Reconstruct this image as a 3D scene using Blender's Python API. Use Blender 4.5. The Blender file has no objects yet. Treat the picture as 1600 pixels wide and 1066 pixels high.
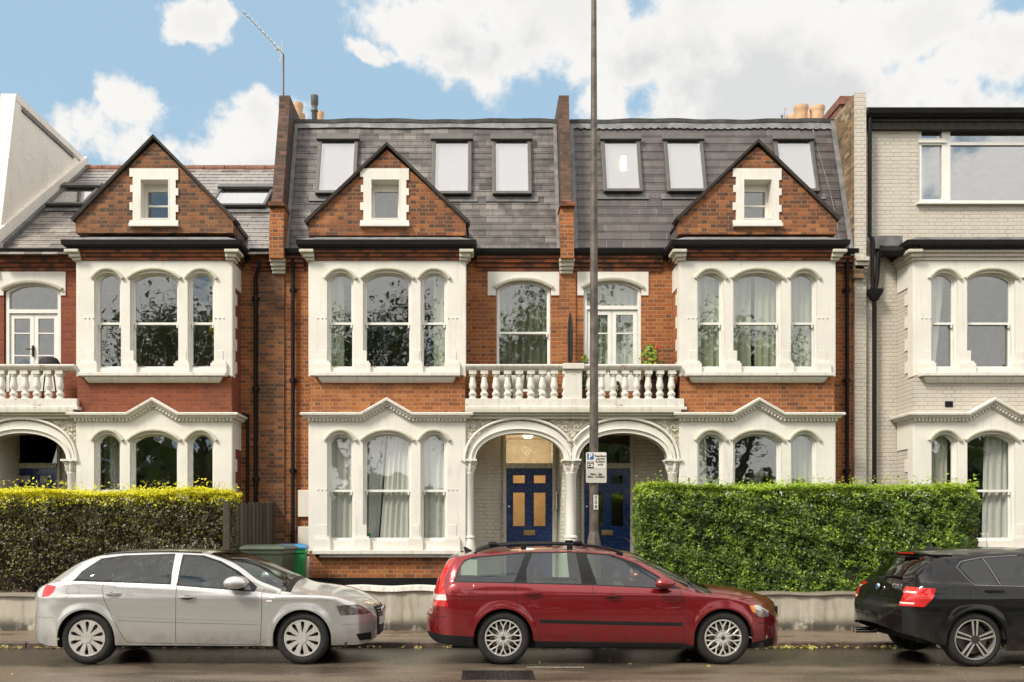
import bpy, bmesh, math, random
import numpy as np
from mathutils import Vector, Matrix
from mathutils.geometry import tessellate_polygon
R = math.radians
random.seed(7); rng = np.random.default_rng(7)
scene = bpy.context.scene
col = scene.collection

# ------------------------------------------------------------ camera, sky, sun, exposure
CAMH = 1.6; F = 1450.0; CX = 750.0; HY = 830.0
cam = bpy.data.cameras.new('camera'); camo = bpy.data.objects.new('camera', cam); col.objects.link(camo)
camo.location = (0, 0, CAMH); camo.rotation_euler = (R(90), 0, 0)
cam.sensor_width = 36; cam.lens = 36*F/1600
cam.shift_x = (800-CX)/1600; cam.shift_y = (HY-533)/1600
cam.clip_start = .1; cam.clip_end = 3000
scene.camera = camo
scene.view_settings.view_transform = 'Standard'; scene.view_settings.look = 'None'
scene.view_settings.exposure = 0.66; scene.view_settings.gamma = 1
scene.view_settings.use_curve_mapping = False
scene.cycles.max_bounces = 8; scene.cycles.transparent_max_bounces = 16
scene.cycles.caustics_reflective = False; scene.cycles.caustics_refractive = False
scene.cycles.sample_clamp_indirect = 6

SUN_EL, SUN_AZ = 46, 229       # azimuth clockwise from +Y
def NT(nt):
    """short helpers for a node tree"""
    class H: pass
    h = H(); h.nt = nt
    def n(t, **kw):
        nd = nt.nodes.new(t)
        for k, v in kw.items(): setattr(nd, k, v)
        return nd
    def put(sock, v):
        if hasattr(v, 'is_output') or isinstance(v, bpy.types.NodeSocket): nt.links.new(v, sock)
        else:
            if isinstance(v, (tuple, list)) and len(v) == 3 and sock.type == 'RGBA': v = (*v, 1)
            sock.default_value = v
    def m(op, a, b=0.0, c=0.0, clamp=False):
        nd = n('ShaderNodeMath', operation=op); nd.use_clamp = clamp
        put(nd.inputs[0], a); put(nd.inputs[1], b)
        if len(nd.inputs) > 2: put(nd.inputs[2], c)
        return nd.outputs[0]
    def vm(op, a, b=(0, 0, 0), s=None):
        nd = n('ShaderNodeVectorMath', operation=op)
        put(nd.inputs[0], a); put(nd.inputs[1], b)
        if s is not None: put(nd.inputs['Scale'], s)
        return nd.outputs['Value'] if op in ('LENGTH', 'DOT_PRODUCT', 'DISTANCE') else nd.outputs[0]
    def mix(f, a, b):
        nd = n('ShaderNodeMix', data_type='RGBA')
        put(nd.inputs['Factor'], f); put(nd.inputs[6], a); put(nd.inputs[7], b)
        return nd.outputs[2]
    def noise(vec, scale, detail=4, rough=.55, dist=0):
        nd = n('ShaderNodeTexNoise')
        if vec is not None: put(nd.inputs['Vector'], vec)
        nd.inputs['Scale'].default_value = scale; nd.inputs['Detail'].default_value = detail
        nd.inputs['Roughness'].default_value = rough; nd.inputs['Distortion'].default_value = dist
        return nd.outputs['Fac']
    def ss(v, lo, hi, a=0.0, b=1.0):
        nd = n('ShaderNodeMapRange', interpolation_type='SMOOTHSTEP')
        put(nd.inputs[0], v); put(nd.inputs[1], lo); put(nd.inputs[2], hi); put(nd.inputs[3], a); put(nd.inputs[4], b)
        return nd.outputs[0]
    def comb(x, y, z):
        nd = n('ShaderNodeCombineXYZ'); put(nd.inputs[0], x); put(nd.inputs[1], y); put(nd.inputs[2], z); return nd.outputs[0]
    def sep(v):
        nd = n('ShaderNodeSeparateXYZ'); put(nd.inputs[0], v); return nd.outputs
    def ramp(f, stops, interp='LINEAR'):
        nd = n('ShaderNodeValToRGB'); put(nd.inputs[0], f); cr = nd.color_ramp; cr.interpolation = interp
        while len(cr.elements) < len(stops): cr.elements.new(.5)
        for e, (p, c) in zip(cr.elements, stops): e.position = p; e.color = (*c[:3], 1)
        return nd.outputs[0]
    h.n, h.put, h.m, h.vm, h.mix, h.noise, h.ss, h.comb, h.sep, h.ramp = n, put, m, vm, mix, noise, ss, comb, sep, ramp
    return h
def hexc(s, k=1.0):
    s = s.lstrip('#'); o = []
    for i in (0, 2, 4):
        c = int(s[i:i+2], 16)/255
        o.append((c/12.92 if c <= .04045 else ((c+.055)/1.055)**2.4)*k)
    return tuple(o)

world = bpy.data.worlds.new('World'); scene.world = world; world.use_nodes = True
w = NT(world.node_tree); wn = world.node_tree
bg = wn.nodes['Background']
sky = w.n('ShaderNodeTexSky', sky_type='NISHITA'); sky.sun_disc = False
sky.sun_elevation = R(SUN_EL); sky.sun_rotation = R(SUN_AZ); sky.air_density = 1.0; sky.dust_density = .6; sky.ozone_density = 1.2
dirv = w.vm('NORMALIZE', w.n('ShaderNodeTexCoord').outputs['Generated'])
skyc = w.mix(.8, sky.outputs[0], (3.8, 5.6, 7.1))
# cumulus: each cloud is a direction (from a photo bearing and height) and a radius, broken up by noise
CL = [(655, 30, 70), (710, 40, 95), (760, 75, 85), (830, 30, 110), (900, 75, 85), (700, 95, 60), (900, 10, 80),
      (1010, 90, 95), (1100, 60, 140), (1200, 50, 160), (1310, 70, 120), (1130, 150, 150), (1270, 150, 150), (1420, 170, 110),
      (1540, 70, 45), (1580, 60, 55), (1490, 130, 75), (960, 170, 60), (1500, 180, 80),
      (318, 58, 32), (335, 45, 24), (580, 92, 24), (612, 84, 18), (150, 178, 52), (190, 160, 40), (95, 190, 48), (185, 215, 40), (340, 240, 50), (395, 215, 52), (310, 255, 40),
      (415, 255, 50), (1450, 60, 85), (1380, 120, 95), (1560, 110, 60)]
nz = w.noise(dirv, 6.0, 11, .60)
nz2 = w.noise(w.vm('ADD', dirv, (3.1, 1.7, .4)), 20, 8, .62)
wr = w.n('ShaderNodeTexNoise'); wn.links.new(dirv, wr.inputs['Vector']); wr.inputs['Scale'].default_value = 9; wr.inputs['Detail'].default_value = 5; wr.inputs['Roughness'].default_value = .55
dirw = w.vm('ADD', dirv, w.vm('SCALE', w.vm('SUBTRACT', wr.outputs['Color'], (.5, .5, .5)), s=.10))
dens = None
for px, py, r in CL:
    d = Vector(((px-CX)/F, 1, (HY-py)/F)); L = d.length; d.normalize()
    dd = w.vm('MULTIPLY', w.vm('SUBTRACT', dirw, tuple(d)), (1, 1, 1.25))
    q = w.m('SUBTRACT', 1.0, w.m('DIVIDE', w.vm('LENGTH', dd), r/F/L*1.15))
    dens = q if dens is None else w.m('SMOOTH_MAX', dens, q, .18)
gen = w.m('SUBTRACT', w.m('MULTIPLY', w.noise(w.vm('MULTIPLY', dirv, (1, 1, 2)), 2.1, 5, .55), 5.0), 2.2)
away = w.m('MAXIMUM', w.ss(w.sep(dirv)[1], .25, .6, 1, 0), w.ss(w.sep(dirv)[2], .60, .72))                           # loose cloud everywhere except ahead
dens = w.m('MAXIMUM', dens, w.m('SUBTRACT', w.m('MULTIPLY', w.m('ADD', gen, .5), away), w.m('SUBTRACT', 1.0, away)))
nn = w.m('ADD', w.m('MULTIPLY', w.m('SUBTRACT', nz, .5), 3.4), w.m('MULTIPLY', w.m('SUBTRACT', nz2, .5), 1.7))
dn = w.m('ADD', dens, nn)
mask = w.ss(dn, -.16, .34)
deep = w.ss(dn, .15, .9)
gr = None
for px, py, r in ((1090, 165, 120), (1200, 150, 130), (1290, 185, 110), (1010, 120, 60), (700, 95, 60), (800, 85, 60), (160, 245, 35), (1560, 150, 60), (390, 285, 50)):
    d = Vector(((px-CX)/F, 1, (HY-py)/F)); L = d.length; d.normalize()
    q = w.m('SUBTRACT', 1.0, w.m('DIVIDE', w.vm('LENGTH', w.vm('MULTIPLY', w.vm('SUBTRACT', dirv, tuple(d)), (1, 1, 1.4))), r/F/L*1.2))
    gr = q if gr is None else w.m('SMOOTH_MAX', gr, q, .2)
shade = w.m('ADD', w.ss(w.m('ADD', gr, w.m('MULTIPLY', w.m('SUBTRACT', nz, .5), 1.6)), -.1, .7), w.m('MULTIPLY', w.ss(w.noise(dirv, 12, 6, .6), .42, .68), .35), clamp=True)
ccol = w.mix(w.m('MULTIPLY', w.m('MULTIPLY', deep, shade), .75), (8.2, 8.0, 7.7), (5.7, 5.75, 5.8))
ccol = w.vm('SCALE', ccol, s=w.m('ADD', 1.0, w.m('MULTIPLY', away, .6)))          # the sun stands behind the camera: cloud there is brighter
wcol = w.mix(w.m('MULTIPLY', mask, .96), skyc, ccol)
wn.links.new(wcol, bg.inputs['Color']); bg.inputs['Strength'].default_value = .075

sl = bpy.data.lights.new('sun', 'SUN'); so = bpy.data.objects.new('sun', sl); col.objects.link(so)
sl.energy = 2.8; sl.angle = R(13); sl.color = (1, .93, .82)
a = R(SUN_AZ); e = R(SUN_EL)
sdir = Vector((math.sin(a)*math.cos(e), math.cos(a)*math.cos(e), math.sin(e)))
so.rotation_euler = sdir.to_track_quat('Z', 'Y').to_euler()

# ------------------------------------------------------------ mesh helpers
class MB:
    def __init__(s): s.v = []; s.f = []; s.mi = []; s.cur = 0
    def add(s, vs, fs):
        b = len(s.v); s.v += [tuple(p) for p in vs]
        for f in fs: s.f.append([b+i for i in f]); s.mi.append(s.cur)
    def box(s, x0, x1, y0, y1, z0, z1):
        vs = [(x, y, z) for x in (x0, x1) for y in (y0, y1) for z in (z0, z1)]
        s.add(vs, [(0, 1, 3, 2), (4, 6, 7, 5), (0, 4, 5, 1), (2, 3, 7, 6), (0, 2, 6, 4), (1, 5, 7, 3)])
    def prism(s, outer, holes, w0, w1, axis='y'):
        """polygon (u,v) with holes, extruded along w"""
        rings = [outer]+list(holes)
        mp = {'y': lambda u, v, w: (u, w, v), 'x': lambda u, v, w: (w, u, v), 'z': lambda u, v, w: (u, v, w)}[axis]
        tri = tessellate_polygon([[Vector((u, v, 0)) for u, v in r] for r in rings])
        flat = [p for r in rings for p in r]; N = len(flat)
        vs = [mp(u, v, w0) for u, v in flat]+[mp(u, v, w1) for u, v in flat]
        fs = [tuple(t) for t in tri]+[tuple(N+i for i in t) for t in tri]
        o = 0
        for r in rings:
            n = len(r)
            for i in range(n): j = (i+1) % n; fs.append((o+i, o+j, N+o+j, N+o+i))
            o += n
        s.add(vs, fs)
    def loft(s, secs, closed=True, caps=True, loop=False):
        n = len(secs[0]); vs = [p for q in secs for p in q]; fs = []
        m = len(secs)
        for i in range(m if loop else m-1):
            i2 = (i+1) % m
            for k in range(n if closed else n-1):
                k2 = (k+1) % n
                fs.append((i*n+k, i*n+k2, i2*n+k2, i2*n+k))
        if caps and closed and not loop:
            fs.append(tuple(range(n))); fs.append(tuple((m-1)*n+k for k in range(n)))
        s.add(vs, fs)
    def lathe(s, prof, c, n=16, axis='z', wob=None, loop=False):
        """prof: (r, h)"""
        secs = []
        for r, hh in prof:
            ring = []
            for k in range(n):
                a = 2*math.pi*k/n; rr = r*(wob(a, hh) if wob else 1)
                p = {'z': (rr*math.cos(a), rr*math.sin(a), hh), 'y': (rr*math.cos(a), hh, rr*math.sin(a)), 'x': (hh, rr*math.cos(a), rr*math.sin(a))}[axis]
                ring.append((c[0]+p[0], c[1]+p[1], c[2]+p[2]))
            secs.append(ring)
        s.loft(secs, loop=loop)
    def tube(s, pts, r, n=8, r1=None):
        pts = [Vector(p) for p in pts]; secs = []
        m = len(pts)
        for i, p in enumerate(pts):
            d = (pts[min(i+1, m-1)]-pts[max(i-1, 0)]).normalized()
            up = Vector((0, 0, 1)) if abs(d.z) < .9 else Vector((0, 1, 0))
            a = d.cross(up).normalized(); b = d.cross(a)
            rr = r if r1 is None else r+(r1-r)*i/(m-1)
            secs.append([tuple(p+a*rr*math.cos(2*math.pi*k/n)+b*rr*math.sin(2*math.pi*k/n)) for k in range(n)])
        s.loft(secs)
    def build(s, name, mat, parent=None, smooth=False, bevel=0, seg=2):
        base = Vector(parent['_o']) if parent is not None and '_o' in parent else Vector((0, 0, 0))
        me = bpy.data.meshes.new(name)
        me.from_pydata([tuple(Vector(p)-base) for p in s.v], [], s.f)
        mats = mat if isinstance(mat, (list, tuple)) else [mat]
        for m_ in mats: me.materials.append(m_)
        if len(mats) > 1: me.polygons.foreach_set('material_index', s.mi)
        bm = bmesh.new(); bm.from_mesh(me); bmesh.ops.recalc_face_normals(bm, faces=bm.faces)
        if bevel:
            es = [e_ for e_ in bm.edges if len(e_.link_faces) == 2 and e_.calc_face_angle(0) > .6]
            bmesh.ops.bevel(bm, geom=es, offset=bevel, segments=seg, affect='EDGES', profile=.5, clamp_overlap=True)
        bm.to_mesh(me); bm.free()
        if smooth:
            me.polygons.foreach_set('use_smooth', [True]*len(me.polygons))
            if smooth != 'all': me.set_sharp_from_angle(angle=R(38))
        o = bpy.data.objects.new(name, me); col.objects.link(o)
        if parent is not None:
            o.parent = parent; o['_o'] = tuple(base)
        else: o['_o'] = (0, 0, 0)
        return o
def thing(name, label, cat, loc=(0, 0, 0), group=None):
    o = bpy.data.objects.new(name, None); col.objects.link(o); o.location = loc; o.empty_display_size = .1
    o['label'] = label; o['category'] = cat; o['_o'] = tuple(loc)
    if group: o['group'] = group
    return o
def tag(o, label=None, cat=None, group=None, kind=None):
    if label: o['label'] = label
    if cat: o['category'] = cat
    if group: o['group'] = group
    if kind: o['kind'] = kind
    return o
def kids(o): return [c for c in bpy.data.objects if c.parent is o]
def dup(root, loc, label, kmap=None, rz=None, scale=None):
    kmap = kmap or {c: [g for g in bpy.data.objects if g.parent == c] for c in bpy.data.objects if c.parent == root}
    r_ = root.copy(); col.objects.link(r_); r_.location = loc
    if rz is not None: r_.rotation_euler[2] = rz
    if scale is not None: r_.scale = (scale,)*3
    if label: r_['label'] = label
    for ch, gs in kmap.items():
        c = ch.copy(); col.objects.link(c); c.parent = r_
        for g in gs: d = g.copy(); col.objects.link(d); d.parent = c
    return r_
class Pl:
    """a vertical plane at depth Y: photo bearings -> metres on it"""
    def __init__(s, Y): s.Y = Y; s.s = F/Y
    def x(s, px): return (px-CX)/s.s
    def z(s, py): return CAMH+(HY-py)/s.s
def arch(xc, hw, z0, zs, rise, n=14, flat=0.0):
    pts = [(xc-hw, z0), (xc+hw, z0), (xc+hw, zs)]
    for i in range(1, n):
        t = 1-2*i/n; pts.append((xc+hw*t, zs+rise*(1-abs(t)**2.3)))
    pts.append((xc-hw, zs)); return pts
def rect(x0, x1, z0, z1): return [(x0, z0), (x1, z0), (x1, z1), (x0, z1)]
def wrap(mb, xl, xr, yf, yb, z, prof, mid=None, left=True, right=True):
    """moulding round a bay: prof is a closed list of (out, up)"""
    secs = []
    if left: secs.append([(xl-o, yb, z+n) for o, n in prof])
    secs.append([((xl-o) if left else xl, yf-o, z+n) for o, n in prof])
    if mid:
        P = [(xl, z)]+mid+[(xr, z)]
        for i in range(1, len(P)-1):
            a = Vector((P[i][0]-P[i-1][0], P[i][1]-P[i-1][1])).normalized(); b = Vector((P[i+1][0]-P[i][0], P[i+1][1]-P[i][1])).normalized()
            na = Vector((-a.y, a.x)); nb = Vector((-b.y, b.x)); m_ = (na+nb).normalized(); m_ /= max(.3, m_.dot(na))
            secs.append([(P[i][0]+m_.x*n, yf-o, P[i][1]+m_.y*n) for o, n in prof])
    secs.append([((xr+o) if right else xr, yf-o, z+n) for o, n in prof])
    if right: secs.append([(xr+o, yb, z+n) for o, n in prof])
    mb.loft(secs)
def sweepxz(mb, path, Y, prof):
    secs = []
    for i, p in enumerate(path):
        a = Vector(path[min(i+1, len(path)-1)])-Vector(path[max(i-1, 0)]); a.normalize(); n_ = Vector((-a.y, a.x))
        secs.append([(p[0]+n_.x*n, Y-o, p[1]+n_.y*n) for o, n in prof])
    mb.loft(secs)

# ------------------------------------------------------------ materials
def mat(name):
    m_ = bpy.data.materials.new(name); m_.use_nodes = True
    h = NT(m_.node_tree); h.b = m_.node_tree.nodes['Principled BSDF']; h.mat = m_
    h.obj = h.n('ShaderNodeTexCoord').outputs['Object']
    return m_, h
def bump(h, height, strength=.5, dist=.01):
    nd = h.n('ShaderNodeBump'); nd.inputs['Strength'].default_value = strength; nd.inputs['Distance'].default_value = dist
    h.put(nd.inputs['Height'], height); h.put(h.b.inputs['Normal'], nd.outputs[0]); return nd.outputs[0]
def simple(name, c, rough=.6, metal=0, coat=0, var=.12, nscale=6, bmp=0, bs=60, spec=None):
    m_, h = mat(name)
    f = h.noise(h.obj, nscale, 5, .6)
    lo = tuple(x*(1-var) for x in c); hi = tuple(x*(1+var) for x in c)
    h.put(h.b.inputs['Base Color'], h.mix(h.ss(f, .3, .7), lo, hi))
    h.put(h.b.inputs['Roughness'], h.ss(h.noise(h.obj, nscale*2.3, 3), .25, .75, max(.02, rough-.08), min(1, rough+.08)))
    h.b.inputs['Metallic'].default_value = metal; h.b.inputs['Coat Weight'].default_value = coat; h.b.inputs['Coat Roughness'].default_value = .05
    if spec is not None: h.b.inputs['Specular IOR Level'].default_value = spec
    if bmp: bump(h, h.noise(h.obj, bs, 4), bmp, .01)
    return m_
def brickcells(h, bw=.215, bh=.0705, mort=.010, wob=.003):
    x, y, z = h.sep(h.obj)[:3]
    wv = h.m('MULTIPLY', h.m('SUBTRACT', h.noise(h.obj, 9, 2), .5), wob*4)
    u = h.m('ADD', h.m('ADD', x, y), wv); v = h.m('ADD', h.m('ADD', z, 50.0), wv)
    row = h.m('FLOOR', h.m('DIVIDE', v, bh))
    u = h.m('ADD', h.m('ADD', u, 50.0), h.m('MULTIPLY', h.m('MODULO', row, 2.0), bw*.75))
    # flemish-like: every third brick is a header
    cell = h.m('DIVIDE', u, bw*1.5); ci = h.m('FLOOR', cell); cf = h.m('FRACT', cell)
    hd = h.m('GREATER_THAN', cf, .6667)
    idx = h.m('ADD', h.m('MULTIPLY', ci, 2.0), hd)
    d1 = h.m('MULTIPLY', h.m('MINIMUM', cf, h.m('MINIMUM', h.m('ABSOLUTE', h.m('SUBTRACT', cf, .6667)), h.m('SUBTRACT', 1.0, cf))), bw*1.5)
    vf = h.m('FRACT', h.m('DIVIDE', v, bh)); d2 = h.m('MULTIPLY', h.m('MINIMUM', vf, h.m('SUBTRACT', 1.0, vf)), bh)
    d = h.m('MINIMUM', d1, d2)
    solid = h.ss(d, mort*.35, mort*.75)
    wn_ = h.n('ShaderNodeTexWhiteNoise', noise_dimensions='2D'); h.put(wn_.inputs['Vector'], h.comb(idx, row, 0.0))
    return solid, wn_.outputs['Value'], hd
def brick(name, cols, mortar, header_dark=0.0, grime=.35, gscale=1.1, top=None):
    m_, h = mat(name); solid, rnd, hd = brickcells(h)
    rr = h.m('ADD', rnd, h.m('MULTIPLY', h.m('SUBTRACT', h.noise(h.obj, .9, 3), .5), .7), clamp=True)
    rr = h.m('SUBTRACT', rr, h.m('MULTIPLY', hd, header_dark), clamp=True)
    c = h.ramp(rr, cols)
    c = h.mix(h.ss(h.noise(h.obj, 35, 4), .35, .8, 0, .35), c, tuple(x*.5 for x in cols[0][1]))
    mc = h.mix(h.noise(h.obj, 4, 3), mortar, tuple(x*.45 for x in mortar))
    c = h.mix(solid, mc, c)
    g = h.ss(h.noise(h.vm('MULTIPLY', h.obj, (1, 1, .45)), gscale, 6, .65), .48, .72, 0, grime)
    c = h.mix(g, c, (.035, .028, .022))
    h.put(h.b.inputs['Base Color'], c); h.b.inputs['Roughness'].default_value = .85
    bump(h, h.m('ADD', h.m('MULTIPLY', solid, 1.0), h.m('MULTIPLY', h.noise(h.obj, 90, 3), .4)), .7, .006)
    return m_
def painted_brick(name, c1, c2, st=.6, grime=.15):
    m_, h = mat(name); solid, rnd, hd = brickcells(h, mort=.013)
    c = h.mix(h.noise(h.obj, 2.2, 5), c1, c2)
    c = h.mix(h.m('MULTIPLY', h.m('SUBTRACT', 1.0, solid), h.ss(h.noise(h.obj, 3, 4), .45, .66, .10, .42)), c, tuple(x*.35 for x in c2))
    g = h.ss(h.noise(h.vm('MULTIPLY', h.obj, (2, 2, .6)), 1.6, 7, .65), .55, .8, 0, grime)
    c = h.mix(g, c, (.10, .085, .06))
    h.put(h.b.inputs['Base Color'], c); h.b.inputs['Roughness'].default_value = .75
    bump(h, h.m('ADD', solid, h.m('ADD', h.m('MULTIPLY', rnd, .5), h.m('MULTIPLY', h.noise(h.obj, 40, 3), .5))), st, .006)
    return m_
def stucco(name, c, grime=.25, chip=0, thr=.6, streak=True, bmp=.25):
    m_, h = mat(name)
    b = h.mix(h.ss(h.noise(h.obj, 1.8, 4), .3, .7), c, tuple(x*.90 for x in c))
    st = h.noise(h.vm('MULTIPLY', h.obj, (7, 7, .7) if streak else (2, 2, 2)), 2.0, 7, .7)
    g = h.ss(st, thr-.08, thr+.22, 0, grime)
    b = h.mix(g, b, (.17, .135, .085))
    if chip:
        k = h.ss(h.noise(h.vm('MULTIPLY', h.obj, (1, 1, 1.7)), 7.5, 9, .72), .66-chip*.05, .70-chip*.04)
        b = h.mix(k, b, h.mix(h.noise(h.obj, 20, 3), (.16, .10, .06), (.40, .32, .22)))
    h.put(h.b.inputs['Base Color'], b); h.b.inputs['Roughness'].default_value = .6
    bump(h, h.m('ADD', h.noise(h.obj, 55, 4), h.m('MULTIPLY', h.noise(h.obj, 5, 3), 3)), bmp, .004)
    return m_
def slate(name, cols, bw, bh, gloss=.45, moss=0, seam=.006):
    m_, h = mat(name); x, y, z = h.sep(h.obj)[:3]
    v = h.m('ADD', z, 50.0); row = h.m('FLOOR', h.m('DIVIDE', v, bh))
    wr = h.n('ShaderNodeTexWhiteNoise', noise_dimensions='1D'); h.put(wr.inputs['W'], row)
    u = h.m('ADD', h.m('ADD', h.m('ADD', x, 50.0), h.m('MULTIPLY', h.m('MODULO', row, 2.0), bw*.5)), h.m('MULTIPLY', wr.outputs[0], bw*.12))
    cell = h.m('DIVIDE', u, bw); ci = h.m('FLOOR', cell); cf = h.m('FRACT', cell)
    wn_ = h.n('ShaderNodeTexWhiteNoise', noise_dimensions='2D'); h.put(wn_.inputs['Vector'], h.comb(ci, row, 0.0))
    c = h.ramp(wn_.outputs['Value'], cols)
    d = h.m('MULTIPLY', h.m('MINIMUM', cf, h.m('SUBTRACT', 1.0, cf)), bw)
    vf = h.m('MULTIPLY', h.m('FRACT', h.m('DIVIDE', v, bh)), bh)
    sm = h.m('MINIMUM', h.ss(d, seam*.3, seam), h.ss(vf, 0.004, .012))
    c = h.mix(h.ss(h.noise(h.obj, 3.5, 6, .65), .45, .75, 0, .35), c, tuple(q*1.9 for q in cols[-1][1]))
    c = h.mix(sm, (.012, .011, .011), c)
    if moss:
        k = h.ss(h.noise(h.obj, 9, 6, .7), .66, .70, 0, moss); c = h.mix(k, c, (.05, .045, .012))
    h.put(h.b.inputs['Base Color'], c)
    h.put(h.b.inputs['Roughness'], h.ss(wn_.outputs['Value'], 0, 1, gloss-.12, gloss+.15))
    bump(h, h.m('ADD', h.m('MULTIPLY', wn_.outputs['Value'], .6), h.m('ADD', sm, h.m('MULTIPLY', h.noise(h.obj, 30, 4), .5))), .45, .006)
    return m_
def glassm(name, tint, refl=.16, wave=.25, rough=.01):
    m_ = bpy.data.materials.new(name); m_.use_nodes = True; nt = m_.node_tree; nt.nodes.clear(); h = NT(nt)
    out = h.n('ShaderNodeOutputMaterial'); tr = h.n('ShaderNodeBsdfTransparent'); gl = h.n('ShaderNodeBsdfGlossy'); mx = h.n('ShaderNodeMixShader')
    tr.inputs[0].default_value = (*tint, 1); gl.inputs['Roughness'].default_value = rough
    lw = h.n('ShaderNodeLayerWeight'); lw.inputs[0].default_value = .5
    fac = h.m('ADD', h.m('MULTIPLY', h.m('POWER', lw.outputs['Facing'], 4.0), .8), refl+.04, clamp=True); h.put(mx.inputs[0], fac)
    ob = h.n('ShaderNodeTexCoord').outputs['Object']
    bp = h.n('ShaderNodeBump'); bp.inputs['Strength'].default_value = wave; bp.inputs['Distance'].default_value = .01
    h.put(bp.inputs['Height'], h.noise(ob, 3.2, 2, .5)); h.put(gl.inputs['Normal'], bp.outputs[0])
    nt.links.new(tr.outputs[0], mx.inputs[1]); nt.links.new(gl.outputs[0], mx.inputs[2]); nt.links.new(mx.outputs[0], out.inputs[0])
    return m_
M = {}
M['brick'] = brick('orange brick', [(0, (.17, .055, .020)), (.12, (.25, .072, .021)), (.5, (.32, .094, .024)), (.85, (.37, .115, .028)), (1, (.42, .155, .042))], (.46, .32, .18), .05, .30)
M['brick_flemish'] = brick('flemish brick', [(0, (.105, .040, .019)), (.35, (.17, .055, .021)), (.6, (.26, .080, .024)), (.85, (.33, .105, .029)), (1, (.40, .145, .045))], (.32, .23, .14), .14, .40)
M['brick_old'] = brick('old brown brick', [(0, (.085, .040, .022)), (.4, (.14, .056, .025)), (.65, (.21, .076, .028)), (1, (.30, .115, .042))], (.26, .19, .12), .12, .45)
M['brick_soot'] = brick('sooty brick', [(0, (.05, .028, .02)), (.5, (.10, .05, .034)), (1, (.16, .075, .045))], (.10, .08, .06), .1, .4)
M['brick_stock'] = brick('yellow stock brick', [(0, (.10, .065, .035)), (.5, (.24, .16, .08)), (.8, (.30, .15, .06)), (1, (.42, .33, .20))], (.30, .25, .18), .1, .4)
M['brick_paint_red'] = brick('red painted brick', [(0, (.17, .040, .018)), (.5, (.215, .052, .021)), (1, (.25, .064, .025))], (.30, .12, .065), .0, .22)
M['brick_band'] = brick('corbelled brick', [(0, (.08, .028, .016)), (.5, (.19, .055, .022)), (1, (.30, .09, .03))], (.14, .09, .055), .05, .6, 2.2)
M['grey_brick'] = painted_brick('grey painted brick', (.57, .52, .445), (.50, .455, .39), .9)
M['cream_brick'] = painted_brick('cream painted brick', (.88, .81, .72), (.82, .75, .66), .35, .05)
M['porch_brick'] = painted_brick('white porch brick', (.68, .66, .58), (.58, .56, .48), 1.0, .3)
M['stucco'] = stucco('cream stucco', (.745, .715, .645), .34)
M['trim'] = stucco('weathered white trim', (.70, .67, .60), .45, .45, .56)
M['rail'] = stucco('peeling white rail', (.70, .67, .60), .5, .9, .54)
M['stone'] = stucco('greenish trim', (.56, .54, .44), .35, 0, .55)
M['wallpaint'] = stucco('stained garden wall', (.50, .47, .40), .8, .3, .47)
M['coping_dark'] = stucco('mossy coping', (.20, .17, .13), .6, 1, .5)
M['timber'] = simple('white window paint', (.74, .73, .68), .4, var=.05)
M['slate_a'] = slate('mixed grey slate', [(0, (.064, .055, .051)), (.4, (.094, .082, .076)), (.75, (.128, .112, .102)), (1, (.185, .165, .15))], .24, .137, .42)
M['slate_b'] = slate('dark grey slate', [(0, (.068, .057, .054)), (.5, (.086, .073, .069)), (1, (.110, .095, .089))], .32, .170, .40)
M['slate_c'] = slate('old wet slate', [(0, (.14, .12, .108)), (.5, (.20, .175, .158)), (1, (.28, .25, .225))], .30, .125, .22, .8)
M['lead'] = simple('lead sheet', (.19, .19, .19), .6, .1, var=.3, nscale=5, bmp=.5, bs=20)
M['lead_dark'] = simple('dark lead', (.13, .125, .12), .55, .2, var=.35, nscale=4, bmp=.6, bs=14)
M['gutter'] = simple('black gutter paint', (.009, .008, .0075), .55, var=.3, spec=.2)
M['verge'] = simple('dark verge', (.035, .027, .020), .7, var=.4, nscale=14, bmp=.5)
M['glass'] = glassm('window glass', (.97, .985, .97), .10, .13)
M['glass_sky'] = glassm('skylight glass', (.95, .95, .95), .30, .05)
M['glass_car'] = glassm('car glass', (.62, .72, .66), .07, .04)
M['glass_dark'] = glassm('dark car glass', (.16, .17, .17), .05, .04)
M['glass_lamp'] = glassm('lamp lens', (.9, .9, .9), .1, .1)
M['room'] = simple('room plaster', (.62, .58, .50), .9)
M['blind_lilac'] = simple('lilac blind', (.80, .75, .80), .8, var=.02)
M['blind_white'] = simple('white blind', (.66, .64, .60), .8, var=.02)
M['terracotta'] = simple('buff chimney pot', (.62, .40, .24), .8, var=.18, nscale=5)
M['terra_red'] = simple('red clay', (.19, .085, .055), .85, var=.3, nscale=9)
M['blue'] = simple('blue door paint', (.012, .034, .125), .25, var=.02, coat=.4)
M['brass'] = simple('brass', (.42, .30, .13), .35, .9)
M['steel'] = simple('brushed steel', (.55, .55, .53), .3, .95)
M['skyframe'] = simple('grey skylight frame', (.10, .092, .085), .5, .1)
M['post'] = simple('galvanised lamp post', (.095, .078, .062), .5, .1, var=.45, nscale=7, bmp=.3, bs=30)
def cloth(name, c, tr=.35):
    m_, h = mat(name); f = h.noise(h.vm('MULTIPLY', h.obj, (14, 14, .3)), 2, 3)
    h.put(h.b.inputs['Base Color'], h.mix(f, tuple(q*.8 for q in c), c)); h.b.inputs['Roughness'].default_value = .9
    return m_
M['net'] = cloth('white net curtain', (.84, .82, .78)); M['green'] = cloth('sage curtain', (.42, .45, .32)); M['pale'] = cloth('pale drape', (.74, .70, .62))
M['olive'] = cloth('dark olive curtain', (.17, .18, .12))
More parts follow.
